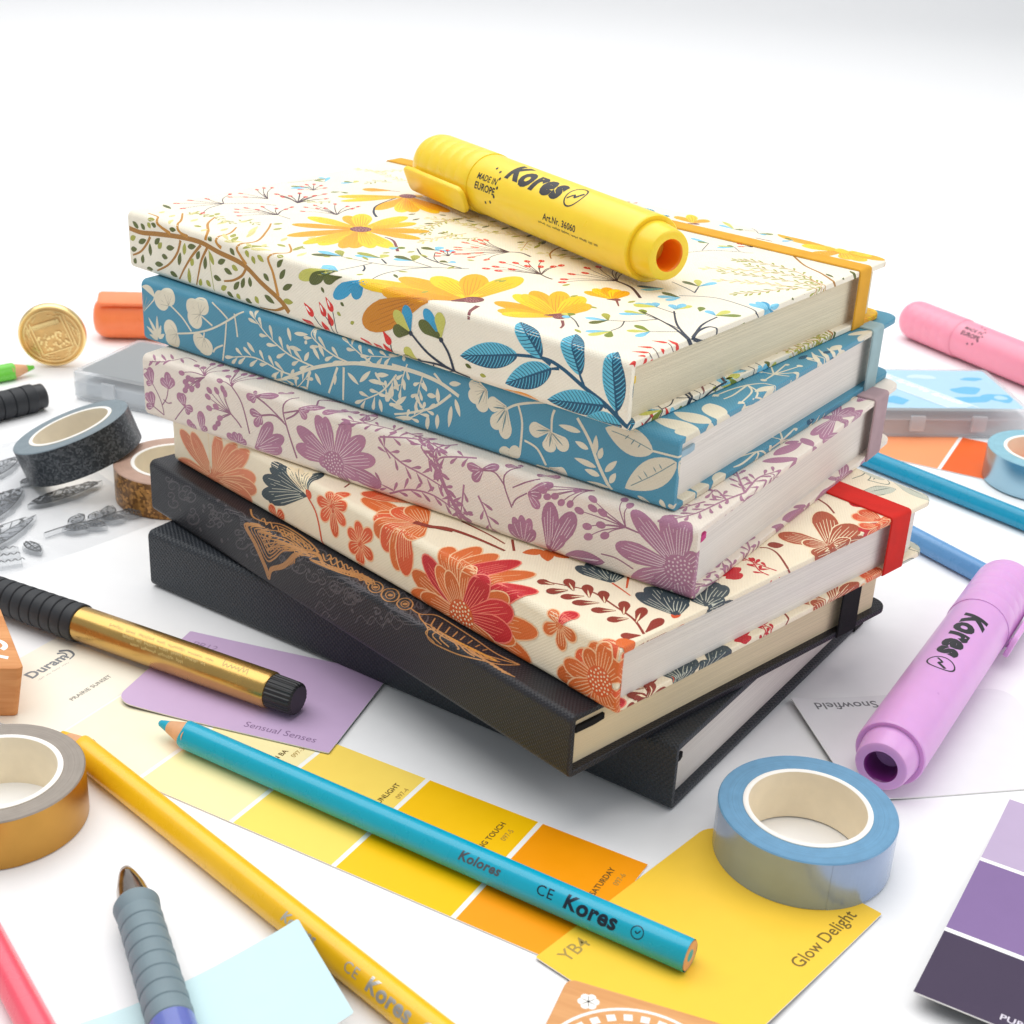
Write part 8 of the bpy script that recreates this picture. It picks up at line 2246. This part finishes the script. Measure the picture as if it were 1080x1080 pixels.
def clear_stamp(outlines, lines, dots, label, z=.4, H=1.7, shades=()):
    cx = sum(p[0] for p in outlines[0]) / len(outlines[0]); cy = sum(p[1] for p in outlines[0]) / len(outlines[0])
    mb = MB(); sh = lambda ps: [[(x - cx, y - cy) for x, y in p] for p in ps]
    for i, o in enumerate(outlines):
        mb.prism([(x - cx, y - cy) for x, y in o], 0, H + .03 * i, 0, bev=.5)
    for i, ps in enumerate(shades): lay(mb, sh(ps), lambda x, y, k=.04 + .03 * len(outlines) + .002 * i: ((x, y, H + k), (0, 0, 1)), (), (), 2, None, normals=False)
    for i, (ps) in enumerate(lines + dots):
        lay(mb, sh(ps), lambda x, y, k=.06 + .03 * len(outlines) + .002 * i: ((x, y, H + k), (0, 0, 1)), (), (), 1, None, normals=False)
    o = mb.build('clear_stamp', [M_clear2, M_dark, M_shade], None, (cx * MM, cy * MM, z * MM), sharp=50)
    return tag(o, label, 'clear stamp', 'clear leaf stamps on the sheet')
def leaf_stamp(p, q, w, label, veins=9, density=40, sd=1, tone=0):
    r = random.Random(sd); d = Vector((q[0] - p[0], q[1] - p[1])); l = d.length; d /= l; n_ = Vector((-d.y, d.x))
    lines = [ribbon([p, q], .7, .3)]
    for i in range(1, veins):
        u_ = i / veins
        for s_ in (1, -1):
            a = Vector(p) + d * l * u_; b_ = Vector(p) + d * l * min(1, u_ + .12) + n_ * s_ * F_LEAF(min(1, u_ + .12)) * w * .42; lines.append(ribbon([tuple(a), tuple(b_)], .45, .25))
    dots = []
    for i in range(density):
        u_ = r.uniform(.08, .92); hw = F_LEAF(u_) * w * .44; c = Vector(p) + d * l * u_ + n_ * r.uniform(-hw, hw)
        dots.append(disc(tuple(c), r.uniform(.25, 1.0) if density > 60 else r.uniform(.2, .8), 7))
    for s_ in (1, -1):
        lines.append(ribbon([tuple(Vector(p) + d * l * k / 12 + n_ * s_ * F_LEAF(k / 12) * w * .43) for k in range(1, 12)], .7, .5, 2))
    return clear_stamp([leaf_outline(p, q, w + 1.6)], lines, dots, label, shades=[blade(p, q, w * .8, F_LEAF, 14, tone)])
leaf_stamp((-187.6, 509.8), (-165.9, 536.2), 9, 'dark speckled leaf stamp just below the leaning tape roll', density=110, sd=1)
leaf_stamp((-216, 528), (-205.5, 556.5), 11, 'striped leaf stamp left of the leaning tape roll', veins=14, sd=2, tone=1)
leaf_stamp((-206, 484), (-194.7, 526.9), 16, 'broad leaf stamp with a speckled top edge', density=130, sd=3)
leaf_stamp((-199, 462), (-181.8, 501.9), 13, 'long pale leaf stamp with a pointed tip', density=40, sd=4, tone=-1)
leaf_stamp((-178.5, 479.3), (-170.4, 471.3), 5, 'smallest leaf stamp, near the edge of the plastic sheet', veins=5, density=10, sd=5)
leaf_stamp((-196.5, 529), (-193, 538), 4, 'tiny dark leaf stamp tucked at the foot of the leaning tape roll', veins=4, density=14, sd=6)
# the sprig
stem = [(-173.7, 486.3), (-166.2, 494.5), (-158.6, 499.6), (-153.2, 506.2), (-142.2, 516.3)]
SP = smooth(stem, 6); lv = []
for k, i in enumerate((4, 6, 9, 11, 14, 16, 19, 21)):
    a_, b_ = SP[i], SP[i + 1]; th = math.atan2(b_[1] - a_[1], b_[0] - a_[0]) + (1 if k % 2 else -1) * .75; ln_ = 10.5 - k * .3
    lv.append((a_, (a_[0] + ln_ * math.cos(th), a_[1] + ln_ * math.sin(th)), 6.4))
a_ = SP[-1]; lv.append((a_, (a_[0] + 6, a_[1] + 6.5), 5))
outs = [leaf_outline(p, q, w) for p, q, w in lv]
ol = ribbon(stem, 1.8, 1.3); stem_ol = [q[0] for q in ol] + [ol[-1][1]] + [ol[-1][2]] + [q[3] for q in reversed(ol)]
lines = [ribbon(stem, .8, .6)]; r_ = random.Random(8); dots = []; shades = []
for p, q, w in lv:
    d_ = Vector((q[0] - p[0], q[1] - p[1])); l_ = d_.length; d_ /= l_; n_ = Vector((-d_.y, d_.x))
    shades.append(blade(p, q, w * .78, F_LEAF, 10))
    for s_ in (1, -1):
        lines.append(ribbon([tuple(Vector(p) + d_ * l_ * k / 8 + n_ * s_ * F_LEAF(k / 8) * w * .42) for k in range(1, 8)], .5, .4, 2))
        for k in range(1, 7):
            a = Vector(p) + d_ * l_ * k / 7; lines.append(ribbon([tuple(a), tuple(a + d_ * 1.1 + n_ * s_ * F_LEAF(k / 7) * w * .34)], .35, .2))
    for k in range(9): dots.append(disc(tuple(Vector(p) + d_ * l_ * r_.uniform(.15, .9) + n_ * r_.uniform(-1.5, 1.5)), r_.uniform(.2, .6), 6))
clear_stamp([stem_ol] + outs, lines, dots, 'leafy sprig stamp beside the black notebooks', shades=shades)
wd = []
for k in range(3):
    o_ = Vector((-188.5 + k * 3.1, 470.5 - k * 4.4)); e_ = Vector((.91, .41)); f_ = Vector((-.41, .91))
    wd.append(ribbon([tuple(o_ + e_ * i * .8 + f_ * (1.1 * math.sin(i * 2.1) + .3 * (i % 3))) for i in range(12)], .55, .4, 4))
clear_stamp([[(-196, 464), (-183.5, 456.5), (-174, 462), (-180, 475.5), (-190, 474)]], wd, [], 'small clear stamp with three scribbled lines, nearest the black ribbed pen cap')

# ================================================================== camera, light, world
cam = bpy.data.cameras.new('camera'); co = bpy.data.objects.new('camera', cam); COL.objects.link(co); scene.camera = co
p_, r_c, hc = .438984, .052045, .248923
Rv = Vector((1, 0, 0)); Fv = Vector((0, math.cos(p_), -math.sin(p_))); Uv = Vector((0, math.sin(p_), math.cos(p_)))
R2v = Rv * math.cos(r_c) + Uv * math.sin(r_c); U2v = -Rv * math.sin(r_c) + Uv * math.cos(r_c)
Mx = Matrix((R2v, U2v, -Fv)).transposed().to_4x4(); Mx.translation = Vector((0, 0, hc + Z0 * MM)); co.matrix_world = Mx
cam.sensor_width = 36; cam.lens = 1541.81 / 1080 * 36; cam.clip_start = .01; cam.clip_end = 50
cam.dof.use_dof = True; cam.dof.focus_distance = .44; cam.dof.aperture_fstop = 34

def area(name, loc, target, size, power, col=(1, 1, 1), size_y=None):
    l = bpy.data.lights.new(name, 'AREA'); l.energy = power; l.color = col; l.shape = 'RECTANGLE'; l.size = size; l.size_y = size_y or size
    o = bpy.data.objects.new(name, l); COL.objects.link(o); o.location = loc
    o.rotation_euler = (Vector(target) - Vector(loc)).to_track_quat('-Z', 'Y').to_euler(); return o
area('softbox', (-.32, .9, 1.65), (-.02, .55, 0), 2.4, 42, (1, .985, .96))
area('side_fill', (1.35, .12, .85), (.1, .45, 0), 1.0, 6.5, (1, .985, .97))  # added fill lamp from the right, brightens page ends and table there
w = bpy.data.worlds.new('World'); scene.world = w; w.use_nodes = True
bg = w.node_tree.nodes['Background']; bg.inputs['Color'].default_value = (.91, .955, 1, 1); bg.inputs['Strength'].default_value = .46
vs = scene.view_settings; vs.view_transform = 'Standard'; vs.look = 'None'; vs.exposure = 0; vs.gamma = 1; vs.use_curve_mapping = False
scene.cycles.max_bounces = 10; scene.cycles.transparent_max_bounces = 24; scene.cycles.use_denoising = True
scene.cycles.sample_clamp_indirect = 6
